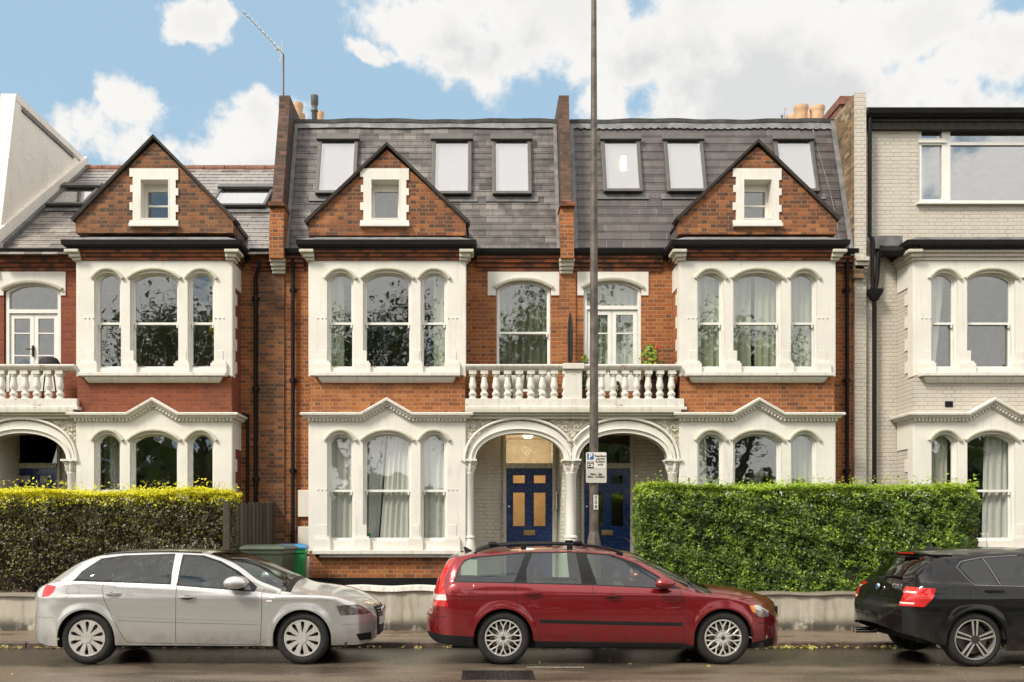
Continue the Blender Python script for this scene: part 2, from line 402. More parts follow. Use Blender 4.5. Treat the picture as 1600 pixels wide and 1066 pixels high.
# ------------------------------------------------------------ ground, road, pavement
YW, YB, YD = 17.0, 16.37, 17.5            # main wall, bay fronts, door wall
PW, PB, PD = Pl(YW), Pl(YB), Pl(YD)
sB = PB.s
def asphalt():
    m_, h = mat('wet asphalt'); o = h.obj
    sp = h.m('ADD', h.m('MULTIPLY', h.noise(o, 130, 3, .7), .5), h.m('MULTIPLY', h.noise(o, 42, 4, .75), .5)); big = h.noise(h.vm('MULTIPLY', o, (.5, 1.4, 1)), .9, 5, .6)
    c = h.mix(h.ss(sp, .44, .62), (.050, .038, .028), (.30, .23, .155))
    c = h.mix(h.ss(big, .42, .62, 0, .55), c, (.030, .024, .019))
    h.put(h.b.inputs['Base Color'], c)
    px_, py_, pz_ = h.sep(h.n('ShaderNodeNewGeometry').outputs['Position'])[:3]
    gut = h.ss(h.m('ADD', py_, h.m('MULTIPLY', h.m('SUBTRACT', h.noise(o, 1.3, 5), .5), 1.3)), 10.85, 11.35)      # soaked strip by the gutter, with shade under the cars painted in
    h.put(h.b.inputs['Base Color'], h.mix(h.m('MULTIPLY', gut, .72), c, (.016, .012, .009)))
    wet = h.m('MAXIMUM', h.ss(big, .40, .62), gut)
    h.put(h.b.inputs['Roughness'], h.m('ADD', .48, h.m('MULTIPLY', wet, -.22)))
    bump(h, h.m('ADD', sp, h.m('MULTIPLY', h.noise(o, 12, 3), 1.0)), .8, .006); return m_
def paving():
    m_, h = mat('wet pavement'); o = h.obj
    big = h.noise(h.vm('MULTIPLY', o, (.6, 2, 1)), 1.2, 6, .65)
    c = h.mix(h.ss(h.noise(o, 70, 4), .3, .7), (.10, .072, .048), (.21, .16, .11))
    c = h.mix(h.ss(big, .48, .64, 0, .6), c, (.05, .036, .025))
    x, y, z = h.sep(o)[:3]
    j = h.m('FRACT', h.m('DIVIDE', h.m('ADD', x, 40.0), .9)); j = h.m('MINIMUM', j, h.m('SUBTRACT', 1.0, j))
    c = h.mix(h.ss(j, .004, .010, .7, 0), c, (.02, .017, .014))
    h.put(h.b.inputs['Base Color'], c); h.put(h.b.inputs['Roughness'], h.ss(big, .4, .65, .5, .12))
    bump(h, h.noise(o, 40, 4), .3, .004); return m_
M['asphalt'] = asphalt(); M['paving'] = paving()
M['soil'] = simple('garden soil', (.07, .05, .032), .9, var=.4, nscale=8, bmp=.6, bs=20)
M['grass'] = simple('parkland grass', (.05, .085, .02), .9, var=.4, nscale=2)
M['kerbstone'] = simple('granite kerb', (.10, .07, .055), .45, var=.4, nscale=12, bmp=.4)
M['roadpaint'] = simple('worn white road paint', (.27, .24, .20), .6, var=.5, nscale=25)
mb = MB(); mb.add([(-900, -900, -.12), (900, -900, -.12), (900, 900, -.12), (-900, 900, -.12)], [(0, 1, 2, 3)])
tag(mb.build('ground', M['grass']), kind='structure')
YG = 12.9
ys = [1.0, 3, 5, 7, 9, 10.2, 11.07, 12.0, YG+.02]; zs = [-.09, -.05, -.02, 0, 0, 0, 0, -.005, -.015]
mb = MB(); mb.add([(x, y, z) for x in (-60, 60) for y, z in zip(ys, zs)], [(i, i+1, 9+i+1, 9+i) for i in range(8)])
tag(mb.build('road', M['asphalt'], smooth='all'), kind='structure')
mb = MB(); mb.box(-60, 60, YG+.14, 15.2, -.3, .05); mb.box(-60, 60, -4, .86, -.3, .03)
tag(mb.build('pavement', M['paving']), kind='structure')
mb = MB()
x = -60.0
while x < 60: mb.box(x+.004, x+.906, YG, YG+.138, -.3, .054); mb.box(x+.004, x+.906, .865, .995, -.3, .034); x += .91
tag(mb.build('kerb', M['kerbstone'], bevel=.012), kind='structure')
mb = MB(); mb.box(-60, 60, 14.78, 30, -.3, .30)
tag(mb.build('front_garden_ground', M['soil']), kind='structure')
mb = MB()
for a_, b_ in ((.55, 1.22), (6.35, 6.9), (-7.6, -6.9), (9.5, 11)): mb.box(a_, b_, 10.88, 10.92, 0.0, .004)
tag(mb.build('road_marking', M['roadpaint']), kind='structure')

# ------------------------------------------------------------ house parts
GP = [(-.0, .0), (.05, 0), (.055, .03), (.0, .03)]
def sash(root, xc, hw, z0, zs, rise, zm, Y, arched=True, name='window', label=None, bar=.045, glass='glass'):
    mb = MB(); t = .05
    op = arch(xc, hw, z0, zs, rise)
    i_ = hw-t
    up = arch(xc, i_-.012, zm+.018, zs-.02, rise-.008); lo = rect(xc-i_, xc+i_, z0+.085, zm-.018)
    if zm is None: pass
    mb.prism(op, [arch(xc, hw-.028, z0+.03, zs-.005, rise-.01)], Y, Y+.13)      # box frame
    mb.prism(arch(xc, hw-.026, zm-.022, zs-.004, rise-.012), [up], Y+.035, Y+.07)    # upper sash
    mb.prism(rect(xc-hw+.026, xc+hw-.026, z0+.028, zm+.018), [lo], Y+.075, Y+.11)    # lower sash
    for s_ in (-1, 1):                                                                 # sash horns
        mb.box(xc+s_*(hw-.06)-.012, xc+s_*(hw-.06)+.012, Y+.03, Y+.07, zm-.075, zm-.02)
    w_ = mb.build(name, M['timber'], root, bevel=.004, seg=1)
    if label: w_['label'] = label
    g = MB(); g.prism(arch(xc, i_, zm, zs-.02, rise-.008), [], Y+.050, Y+.053); g.prism(rect(xc-i_, xc+i_, z0+.06, zm), [], Y+.090, Y+.093)
    g.build('pane', M[glass], w_)
    return w_
def hood(mb, xc, hw, zs, rise, Y, ext=.035, th=.05):
    n = 16; path = []
    for i in range(n+1):
        t = -1+2*i/n; path.append((xc+(hw+ext)*t, zs+.012+(rise+.045)*(1-abs(t)**2.3)))
    sweepxz(mb, path, Y, [(0, -th*.6), (.030, -th*.5), (.05, -th*.05), (.05, th*.45), (.03, th*.7), (0, th*.8)])
def bay(root, cpx, W, brk, stc='stucco', gable=True, gcols=None, gmat='brick_flemish', low_glass='glass', red_panel=None, side_stucco=None, gw='dark'):
    cx_ = PB.x(cpx); X = lambda d: cx_+d/sB; Z = PB.z
    hw = W/2/sB; ctr = lambda a: cx_+a/sB
    op = [(-73, 21), (0, 38), (73, 21)]
    # upper white front
    mb = MB(); holes = []
    for d, h_ in op: holes.append(arch(X(d), h_/sB, Z(575), Z(437), 11/sB))
    mb.prism(rect(cx_-hw, cx_+hw, Z(586.5), Z(407.5)), holes, YB, YB+.13)
    uf = mb.build('upper_front', M[stc], root)
    mb = MB()
    for d, h_ in op: hood(mb, X(d), h_/sB, Z(437), 11/sB, YB)
    mb.build('hood_moulding', M['stone'], root, smooth=True)
    def pilasters(y_, zb1, zb2, zb3, zb4, zd):
        for a_, b_ in ((-113, -89), (-49, -27), (33, 55), (90, 113)):
            mb = MB()
            mb.box(X(a_-1), X(b_+1), y_-.05, y_, Z(zb1), Z(zb2)); mb.box(X(a_+1), X(b_-1), y_-.03, y_, Z(zb2), Z(zb3)); mb.box(X(a_+5), X(b_-5), y_-.008, y_, Z(zb3), Z(zb4))
            mb.build('pilaster_base', M[stc], root, bevel=.006)
        for a_, b_ in ((-112, -92), (92, 112)):
            mb = MB()
            for k in range(3): mb.lathe([(.001, -.018), (.014, -.012), (.014, 0)], (X((a_+b_)/2+(k-1)*6.5), y_, Z(zd)), 8, 'y')
            mb.build('rosette', M[stc], root)
    pilasters(YB, 583.5, 568, 564.5, 548, 497)
    # sill
    mb = MB(); mb.box(X(-114), X(114), YB-.13, YB+.05, Z(589), Z(583.6))
    mb.loft([[(X(-106*k), YB-o, z) for k in (1,)] for o, z in ()], caps=False) if False else None
    secs = [[(X(-a_), YB-o, z_), (X(a_), YB-o, z_), (X(a_), YB+.02, z_), (X(-a_), YB+.02, z_)] for a_, o, z_ in ((107, .09, Z(589.2)), (106, .085, Z(593)), (103, .05, Z(597)), (101, .03, Z(598.5)))]
    mb.loft(secs); mb.build('upper_sill', M['trim'], root, bevel=.006)
    for i, (d, h_) in enumerate(op): sash(root, X(d), h_/sB, Z(578), Z(437), 11/sB, Z(503.5), YB+.075)
    # brick panel, side walls
    panel = red_panel or brk
    mb = MB(); mb.prism([(cx_-hw+.004, Z(586.6)), (cx_-hw+.004, Z(657)), (X(-38), Z(657)), (X(0), Z(634)), (X(38), Z(657)), (cx_+hw-.004, Z(657)), (cx_+hw-.004, Z(586.6))], [], YB+.012, YB+.13)
    mb.build('bay_panel', M[panel], root)
    mb = MB()
    for s_ in (-1, 1):
        xa = cx_+s_*hw; mb.box(min(xa-s_*.004, xa-s_*.14), max(xa-s_*.004, xa-s_*.14), YB+.131, YW, .2, Z(406))
    mb.build('bay_side_wall', M[panel], root)
    for s_ in (-1, 1):
        mb = MB(); xa = cx_+s_*hw
        def q(y1, za, zb, y0=YB+.004):
            a_, b_ = xa-s_*.03, xa+s_*.012; mb.box(min(a_, b_), max(a_, b_), y0, y1, za, zb)
        q(YW-.01, Z(445), Z(408)); q(YB+.2, Z(588), Z(445.1))
        for k in range(4): q(YB+.33, Z(580-k*36), Z(562-k*36), YB+.2)
        q(YW-.01, Z(700), Z(658)); q(YB+.2, Z(862), Z(700.1))
        for k in range(4): q(YB+.33, Z(850-k*38), Z(830-k*38), YB+.2)
        mb.build('quoin', M[stc], root)
    # lower white front
    mb = MB(); holes = [arch(X(d), h_/sB, Z(845), Z(690), 12/sB) for d, h_ in op]
    mb.prism([(cx_-hw, Z(861)), (cx_+hw, Z(861)), (cx_+hw, Z(654)), (X(38), Z(654)), (X(0), Z(631)), (X(-38), Z(654)), (cx_-hw, Z(654))], holes, YB-.004, YB+.13)
    mb.build('lower_front', M[stc], root)
    mb = MB()
    for d, h_ in op: hood(mb, X(d), h_/sB, Z(690), 12/sB, YB-.004)
    mb.build('hood_moulding', M['stone'], root, smooth=True)
    pilasters(YB-.004, 859.5, 842, 838.5, 820, 765)
    for i, (d, h_) in enumerate(op): sash(root, X(d), h_/sB, Z(848), Z(690), 12/sB, Z(766.5), YB+.07, glass=low_glass)
    mb = MB(); mb.box(X(-115), X(115), YB-.14, YB+.05, Z(866), Z(859.7)); mb.box(X(-105), X(105), YB-.08, YB+.02, Z(871), Z(866))
    mb.build('lower_sill', M['trim'], root, bevel=.008)
    # base: brick, damp course band
    mb = MB(); mb.box(cx_-hw+.004, cx_+hw-.004, YB+.012, YB+.13, Z(903), Z(861)); mb.build('base_wall', M[brk], root)
    mb = MB(); mb.box(cx_-hw-.01, cx_+hw+.01, YB-.01, YB+.13, .2, Z(903)); mb.build('plinth', M['gutter'], root)
    # cornice over the lower windows
    mb = MB()
    prof = [(0, -.14), (.022, -.14), (.026, -.085), (.075, -.08), (.09, -.055), (.10, -.04), (.135, -.03), (.14, 0), (.12, .015), (0, .02)]
    wrap(mb, cx_-hw, cx_+hw, YB-.004, YW, Z(647), prof, [(X(-40), Z(647)), (X(0), Z(624)), (X(40), Z(647))])
    P = [(X(-124), Z(655.0)), (X(-38), Z(655.0)), (X(0), Z(632.5)), (X(38), Z(655.0)), (X(124), Z(655.0))]
    for (a_, b_) in zip(P[:-1], P[1:]):
        L = math.dist(a_, b_); n_ = int(L/.062); an = math.atan2(b_[1]-a_[1], b_[0]-a_[0]); ca, sa = math.cos(an), math.sin(an)
        for k in range(n_):
            t = (k+.5)/n_; px_, pz_ = a_[0]+(b_[0]-a_[0])*t, a_[1]+(b_[1]-a_[1])*t
            vs = []
            for y_ in (YB-.068, YB-.02):
                for du, dv in ((-.017, -.034), (.017, -.034), (.017, .016), (-.017, .016)): vs.append((px_+du*ca-dv*sa, y_, pz_+du*sa+dv*ca))
            mb.add(vs, [(0, 1, 2, 3), (4, 5, 6, 7), (0, 1, 5, 4), (1, 2, 6, 5), (2, 3, 7, 6), (3, 0, 4, 7)])
    mb.build('cornice', M['trim'], root)
    # corbelled brick band under the gutter, corner consoles
    bm_ = 'brick_band' if gable else 'grey_brick'
    mb = MB()
    wrap(mb, cx_-hw, cx_+hw, YB, YW, Z(407), [(-.1, -.0), (.03, 0), (.03, .055), (.06, .06), (.06, .115), (.10, .12), (.10, .20), (-.1, .20)])
    mb.build('brick_band', M[bm_], root)
    mb = MB()
    for s_ in (-1, 1):
        a_, b_ = X(s_*113), X(s_*122)
        mb.box(min(a_, b_+s_*.05), max(a_, b_+s_*.05), YB-.07, YB+.2, Z(408), Z(404)); mb.box(min(a_, b_+s_*.09), max(a_, b_+s_*.09), YB-.11, YB+.2, Z(404), Z(398))
        mb.box(min(a_, b_+s_*.15), max(a_, b_+s_*.15), YB-.16, YB+.2, Z(398), Z(393))
    mb.build('console', M['stone'], root, bevel=.012)
    mb = MB(); wrap(mb, cx_-hw, cx_+hw, YB, YW+.02, Z(390), [(.0, 0), (.14, 0), (.19, .035), (.20, .115), (.185, .12), (.17, .05), (.0, .05)])
    wrap(mb, cx_-hw, cx_+hw, YB, YW+.02, Z(391), [(0, -.02), (.12, -.02), (.12, .02), (0, .02)])
    mb.build('gutter', M['gutter'], root)
    mb = MB(); wrap(mb, cx_-hw, cx_+hw, YB, YW+.3, Z(384), [(-.25, 0), (.165, 0), (.165, .05), (-.12, .19), (-.25, .19)])
    mb.build('lead_apron', M['lead' if gable else 'lead_dark'], root)
    if not gable: return
    YG_ = YB+.10; P = Pl(YG_); s = P.s; gx = P.x(cpx+ (0 if True else 0)); Z = P.z; X = lambda d: gx+d/s
    apex, sh, bot = gable
    mb = MB(); win = rect(X(-22+gcols), X(24+gcols), Z(343), Z(280))
    mb.prism([(X(-123), Z(bot)), (X(123), Z(bot)), (X(123), Z(sh)), (X(0), Z(apex+7)), (X(-123), Z(sh))], [win], YG_, YG_+.22)
    mb.build('gable_wall', M[gmat], root)
    mb = MB(); prof = [(-.25, -.02), (.06, -.02), (.07, .035), (-.25, .04)]
    sweepxz(mb, [(X(-127), Z(sh+4)), (X(0), Z(apex)), (X(127), Z(sh+4))], YG_, prof)
    mb.build('verge_coping', M['verge'], root)
    # dormer roof running back into the main roof
    back = YW+(1.1 if gmat != 'brick_house_a' else 2.6)
    mb = MB()
    for s_ in (-1, 1):
        a_ = (X(s_*127), Z(sh+3)); b_ = (X(0), Z(apex+1))
        mb.add([(a_[0], YG_+.2, a_[1]), (b_[0], YG_+.2, b_[1]), (b_[0], back+1.3, b_[1]), (a_[0], back+1.3, a_[1]),
                (a_[0], YG_+.2, a_[1]-.06), (b_[0], YG_+.2, b_[1]-.06), (b_[0], back+1.3, b_[1]-.06), (a_[0], back+1.3, a_[1]-.06)],
               [(0, 1, 2, 3), (4, 5, 6, 7), (0, 1, 5, 4), (1, 2, 6, 5), (2, 3, 7, 6), (3, 0, 4, 7)])
    for s_ in (-1, 1): x_ = X(s_*122); mb.box(x_-.03, x_+.03, YG_+.2, YW+.6, Z(bot+3), Z(sh-2))
    mb.build('gable_roof', M['slate_b'], root)
    # surround with block quoins
    g = gcols; mb = MB()
    o = [(X(-37+g), Z(354)), (X(38+g), Z(354))]
    L = [(-38, 353), (38, 353), (38, 345), (34, 345), (34, 332), (38, 332), (38, 321), (34, 321), (34, 306), (38, 306), (38, 295), (34, 295), (34, 282), (38, 282), (38, 264),
         (-38, 264), (-38, 277), (-33, 277), (-33, 290), (-37, 290), (-37, 301), (-33, 301), (-33, 317), (-38, 317), (-38, 329), (-33, 329), (-33, 345), (-38, 345)]
    mb.prism([(X(a_+g), Z(b_)) for a_, b_ in L], [win], YG_-.025, YG_+.02)
    mb.box(X(-38+g), X(39+g), YG_-.07, YG_, Z(355), Z(350))
    mb.build('gable_surround', M[stc], root)
    mb = MB(); mb.prism(win, [rect(X(-20.5+g), X(22.5+g), Z(341.5), Z(281.5))], YG_-.03, YG_+.215); mb.build('gable_reveal', M[stc], root)
    mb = MB(); wi = rect(X(-22+g), X(24+g), Z(343), Z(280)); mb.prism(wi, [rect(X(-17+g), X(19+g), Z(338), Z(293))], YG_+.215, YG_+.28)
    mb.box(X(-22+g), X(24+g), YG_+.02, YG_+.25, Z(345), Z(342.5))
    if gw: mb.box(X(-17+g), X(19+g), YG_+.225, YG_+.26, Z(317), Z(314))
    w_ = mb.build('gable_window', M['timber'], root, bevel=.004, seg=1)
    q = MB(); q.box(X(-17+g), X(19+g), YG_+.245, YG_+.249, Z(338), Z(293)); q.build('pane', M['glass'], w_)
    room(root, X(-30+g), X(30+g), Z(348), Z(277), y0=YG_+.24, y1=YG_+2.0, name='attic_room').data.materials[0] = M['attic']

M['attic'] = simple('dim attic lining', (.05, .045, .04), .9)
def courses(mb, x0, x1, Yz, zlist, out=.013, lap=.01):
    """rows of slates as overlapping wedges; Yz(z) gives the roof plane"""
    for z0, z1 in zip(zlist[:-1], zlist[1:]):
        ya, yb_ = Yz(z0), Yz(z1+lap)
        mb.add([(x, y, z) for x in (x0, x1) for y, z in ((ya-out, z0), (yb_-.004, z1+lap), (yb_+.06, z1+lap), (ya+.06, z0))], [(0, 1, 2, 3), (4, 5, 6, 7), (0, 1, 5, 4), (1, 2, 6, 5), (2, 3, 7, 6), (3, 0, 4, 7)])
class Slope:
    def __init__(s, Y0, z0, Y1, z1):
        s.Y0, s.z0, s.k = Y0, z0, (Y1-Y0)/(z1-z0); s.z1 = z1
        d = math.hypot(Y1-Y0, z1-z0); s.d = Vector((0, (Y1-Y0)/d, (z1-z0)/d)); s.n = Vector((0, -(z1-z0)/d, (Y1-Y0)/d))
    def Y(s, z): return s.Y0+s.k*(z-s.z0)
    def hit(s, px, py):
        a = (HY-py)/F; z = (CAMH+a*(s.Y0-s.k*s.z0))/(1-a*s.k); return ((px-CX)/F*s.Y(z), z)
    def pt(s, x, z, h): p = Vector((x, s.Y(z), z))+s.n*h; return tuple(p)
    def slab(s, mb, x0, x1, z0, z1, h0, h1):
        vs = [s.pt(x, z, h) for h in (h0, h1) for x, z in ((x0, z0), (x1, z0), (x1, z1), (x0, z1))]
        mb.add(vs, [(0, 1, 2, 3), (4, 5, 6, 7), (0, 1, 5, 4), (1, 2, 6, 5), (2, 3, 7, 6), (3, 0, 4, 7)])
def skylight(root, S, pl, pr, pt_, pb, blind, fw=.068, lip=True, lamp=False):
    x0, z1 = S.hit(pl, pt_); x1, _ = S.hit(pr, pt_); xb, z0 = S.hit(pl, pb)
    mb = MB(); t = .09
    for a_ in ((x0, x0+fw, z0, z1), (x1-fw, x1, z0, z1), (x0+fw, x1-fw, z0, z0+fw*.8), (x0+fw, x1-fw, z1-fw, z1)): S.slab(mb, *a_, 0, t)
    S.slab(mb, x0-.03, x1+.03, z1-.10, z1+.02, t*.9, t+.05)
    S.slab(mb, x0+.01, x1-.01, z0-.025, z0+.03, t*.8, t+.03)
    sk = mb.build('skylight', M['skyframe'], root, bevel=.006)
    g = MB(); S.slab(g, x0+fw, x1-fw, z0+fw*.8, z1-fw, t*.75, t*.80); g.build('pane', M['glass_sky'], sk)
    g = MB(); i_ = .022
    for a_ in ((x0+fw, x0+fw+i_, z0+.06, z1-fw), (x1-fw-i_, x1-fw, z0+.06, z1-fw), (x0+fw+i_, x1-fw-i_, z0+fw*.8, z0+fw*.8+i_)): S.slab(g, *a_, t*.3, t*.74)
    g.build('inner_frame', M['timber'], sk)
    g = MB(); S.slab(g, x0+fw, x1-fw, z0+fw*.8, z1-fw, .01, .02); g.build('blind', M[blind], sk)
    g = MB(); S.slab(g, x0-.12, x1+.12, z0-.13, z0-.02, .022, .03); g.build('flashing', M['lead_dark'], sk)
    if lamp:
        g = MB(); c = S.pt((x0+x1)/2+.04, z0+(z1-z0)*.50, .045)
        g.lathe([(.001, .15), (.05, .15), (.065, -.12), (.001, -.13)], c, 12); g.build('lamp_glow', M['glow'], sk, smooth=True)
def emis(name, c, st):
    m_, h = mat(name); h.b.inputs['Emission Color'].default_value = (*c, 1); h.b.inputs['Emission Strength'].default_value = st; h.b.inputs['Base Color'].default_value = (*c, 1); return m_
M['glow'] = emis('lit lamp', (1, .85, .55), 1.1)
M['bulb'] = emis('ceiling lamp', (1, .72, .4), 14)
def downpipe(root, X0, Y0, ztop, zbot=.3, r=.036, bend=None, label=None):
    mb = MB(); pts = []
    if bend: pts += [(X0+bend[0], Y0-.1, ztop+.16), (X0+bend[0], Y0-.09, ztop+.05), (X0, Y0, ztop-.1)]
    else: pts += [(X0, Y0, ztop+.1)]
    pts += [(X0, Y0, zbot)]
    mb.tube(pts, r, 10)
    z = ztop-.5
    while z > zbot+.3: mb.lathe([(r*1.0, -.045), (r*1.4, -.04), (r*1.4, .04), (r*1.0, .045)], (X0, Y0, z), 10); mb.box(X0-r*2, X0+r*2, Y0+.01, Y0+.055, z-.02, z+.02); z -= 1.65
    return mb.build('downpipe', M['gutter'], root, smooth=True)
def room(root, x0, x1, zf, zc, y0=YW+.02, y1=21.5, name='room'):
    mb = MB(); v = [(x, y, z) for x in (x0, x1) for y in (y0, y1) for z in (zf, zc)]
    mb.add(v, [(2, 3, 7, 6), (0, 2, 6, 4), (1, 5, 7, 3), (0, 1, 3, 2), (4, 6, 7, 5)]); return mb.build(name, M['room'], root)
def balusters(root, x_list, y, z0, z1):
    H_ = z1-z0; me = None
    prof = [(.068, 0), (.068, .05*H_), (.05, .09*H_), (.068, .15*H_), (.072, .20*H_), (.045, .28*H_), (.042, .33*H_), (.062, .40*H_), (.067, .48*H_), (.052, .64*H_), (.044, .78*H_), (.062, .83*H_), (.062, .85*H_), (.046, .87*H_)]
    for x_ in x_list:
        if me is None:
            mb = MB(); mb.lathe([(r, h+z0) for r, h in prof], (x_, y, 0), 14); mb.box(x_-.066, x_+.066, y-.066, y+.066, z0+.87*H_, z1)
            o = mb.build('baluster', M['rail'], root, smooth=True); me = o; xx = x_
        else:
            o = me.copy(); col.objects.link(o); o.parent = root; o.location = (x_-xx, 0, 0)
def arcade(root, XPpx, sides=(-1, 1), xl=None, xr=None):
    """double arched porch front under the balcony, XPpx = bearing of its middle"""
    c = PB.x(XPpx); s = sB; Z = PB.z
    A, B_ = 70/s, 46/s; off = 81/s; sp = Z(722)
    def ell(cx_, a_, b_, n=28, t0=0, t1=math.pi): return [(cx_+a_*math.cos(t0+(t1-t0)*i/n), sp+b_*abs(math.sin(t0+(t1-t0)*i/n))**.86) for i in range(n+1)]
    out = [(xl, sp)]
    for sd in (-1, 1):
        if sd in sides: out += ell(c+sd*off, A, B_, t0=math.pi, t1=0)
    out += [(xr, sp), (xr, Z(650)), (xl, Z(650))]
    mb = MB(); mb.prism(out, [], YB+.03, YB+.30); mb.build('arcade_wall', M['spandrel'], root)
    for sd in sides:
        cc = c+sd*off; mb = MB()
        o = ell(cc, 82/s, 64/s); i_ = ell(cc, A-.005, B_-.005)
        ring = i_+o[::-1]; mb.prism(ring, [], YB+.005, YB+.04)
        mb.build('archivolt', M['stucco'], root)
        mb = MB(); P8 = [(r*math.cos(a_), r*math.sin(a_)) for r in (.024,) for a_ in [k*math.pi/4 for k in range(8)]]
        p = ell(cc, 86/s, 68/s, 36); lim = c-.005 if sd < 0 else c+.005
        p = [q for q in p if (q[0] <= lim if sd < 0 else q[0] >= lim) and xl-.02 <= q[0] <= xr+.02]
        sweepxz(mb, p[::-1], YB-.02, [(a_, b_) for a_, b_ in P8])
        sweepxz(mb, ell(cc, 76/s, 52/s, 36)[::-1], YB-.015, [(a_*.55, b_*.55) for a_, b_ in P8])
        mb.build('arch_bead', M['stucco'], root, smooth=True)
    mb = MB()
    for a_, b_, o in ((641, 646, .13), (646, 650, .08), (650, 655, .035)): mb.box(xl, xr, YB-o, YB+.1, Z(b_), Z(a_))
    mb.build('entablature', M['stone'], root, bevel=.006)
    mb = MB(); mb.box(xl, xr, YB+.29, YD, Z(652), Z(645)); mb.build('porch_ceiling', M['stucco'], root)
    # carved spandrel scrolls
    mb = MB()
    for sx in ([c] if len(sides) == 2 else [])+[x_ for x_ in (xl+.10, xr-.10)]:
        for k in range(9):
            a_ = k*.7; rr = .02+.006*k
            mb.lathe([(.001, -.022), (.016, -.014), (.02, 0)], (sx+rr*math.cos(a_), YB+.03, Z(668)+rr*math.sin(a_)), 8, 'y')
    mb.build('carved_ornament', M['stone'], root, smooth=True)
def column(root, px, r=.082, sq=False):
    x_ = PB.x(px); y_ = YB+.10; Z = PB.z; mb = MB()
    mb.lathe([(r*1.02, Z(838)), (r, Z(825)), (r*.95, Z(742)), (r*1.12, Z(740)), (r*1.12, Z(738.5)), (r*.95, Z(738))], (x_, y_, 0), 20)
    mb.lathe([(r*1.7, Z(868)), (r*1.55, Z(858)), (r*1.35, Z(850)), (r*1.1, Z(842)), (r*1.3, Z(840)), (r*1.0, Z(836))], (x_, y_, 0), 20)
    mb.box(x_-r*1.8, x_+r*1.8, y_-r*1.8, y_+r*1.8, .3, Z(866))
    cl = mb.build('column', M['stucco'], root, smooth=True)
    mb = MB(); wob = lambda a_, h_: 1+.16*math.sin(8*a_)+.1*math.sin(5*a_+h_*90)
    mb.lathe([(r*.95, Z(738)), (r*1.15, Z(734)), (r*1.35, Z(730)), (r*1.25, Z(728)), (r*1.5, Z(724)), (r*1.75, Z(721.5)), (r*1.3, Z(720.5))], (x_, y_, 0), 32, wob=wob)
    mb.box(x_-r*1.75, x_+r*1.75, y_-r*1.75, y_+r*1.75, Z(720.6), Z(717.5))
    mb.build('capital', M['trim'], cl, smooth=True)
def front_door(root, px, Y=YD, lit=False, zfloor=.55, pxw=37):
    P = Pl(Y); X, Z = P.x, P.z; mb = MB()
    fr = [(X(px-pxw-4), zfloor), (X(px+pxw+4), zfloor), (X(px+pxw+4), Z(676)), (X(px-pxw-4), Z(676))]
    mb.prism(fr, [rect(X(px-pxw+1), X(px+pxw-1), zfloor+.02, Z(732)), rect(X(px-pxw+1), X(px+pxw-1), Z(724), Z(680))], Y-.04, Y+.08)
    for k in range(16): x_ = X(px-pxw+2)+k*(2*pxw-4)/15/P.s; mb.box(x_-.013, x_+.013, Y-.07, Y-.04, Z(730.5), Z(725.5))
    df = mb.build('door_frame', M['stone'], root, bevel=.005, seg=1)
    g = MB(); g.box(X(px-pxw+1), X(px+pxw-1), Y+.02, Y+.024, Z(724), Z(680)); g.build('fanlight', M['glass'], df)
    a_, b_ = px-pxw+1, px+pxw-1; w_ = b_-a_
    hl = [rect(X(a_+w_*.15), X(a_+w_*.40), Z(755), Z(743)), rect(X(a_+w_*.60), X(a_+w_*.85), Z(755), Z(743)),
          rect(X(a_+w_*.15), X(a_+w_*.40), Z(822), Z(770)), rect(X(a_+w_*.60), X(a_+w_*.85), Z(822), Z(770))]
    mb = MB(); mb.prism(rect(X(a_), X(b_), zfloor+.02, Z(732)), hl, Y, Y+.05)
    for r_ in hl:                                                     # raised beads
        x0, x1, z0, z1 = r_[0][0], r_[1][0], r_[0][1], r_[2][1]
        mb.prism(rect(x0-.035, x1+.035, z0-.035, z1+.035), [rect(x0-.01, x1+.01, z0-.01, z1+.01)], Y-.014, Y)
    for q in (.15, .60):
        x0, x1 = X(a_+w_*q), X(a_+w_*(q+.25)); mb.prism(rect(x0-.03, x1+.03, zfloor+.16, Z(846)), [rect(x0, x1, zfloor+.2, Z(850))], Y-.014, Y)
    mb.box(X(a_), X(b_), Y-.012, Y, Z(843), Z(841))
    d = mb.build('door', M['blue'], root, bevel=.004, seg=1)
    g = MB()
    for r_ in hl: g.box(r_[0][0], r_[1][0], Y+.02, Y+.024, r_[0][1], r_[2][1])
    g.build('pane', M['glass_amber'] if lit else M['glass'], d)
    g = MB(); g.box(X(px-9), X(px+9), Y-.022, Y-.001, Z(836.5), Z(828.5)); g.box(X(px-7), X(px+7), Y-.03, Y-.02, Z(834.5), Z(830.5)); g.build('letterbox', M['brass'], d, bevel=.003)
    g = MB(); g.lathe([(.001, -.03), (.02, -.025), (.02, 0)], (X(a_+4), Y, Z(792)), 12, 'y'); g.build('door_lock', M['steel'], d, smooth=True)
def spandrel_mat():
    m_, h = mat('carved plaster'); v = h.n('ShaderNodeTexVoronoi'); v.feature = 'SMOOTH_F1'; h.put(v.inputs['Vector'], h.vm('ADD', h.obj, h.vm('MULTIPLY', h.comb(h.noise(h.obj, 9, 2), h.noise(h.obj, 11, 2), h.noise(h.obj, 8, 2)), (.12, .12, .12)))); v.inputs['Scale'].default_value = 16
    h.put(h.b.inputs['Base Color'], h.mix(h.ss(v.outputs[0], .2, .5), (.64, .61, .53), (.40, .35, .26))); h.b.inputs['Roughness'].default_value = .7
    bump(h, h.m('MULTIPLY', v.outputs[0], -2.0), 1, .02); return m_
M['spandrel'] = spandrel_mat()
M['glass_amber'] = glassm('amber door glass', (.86, .76, .58), .05, .5, .08)

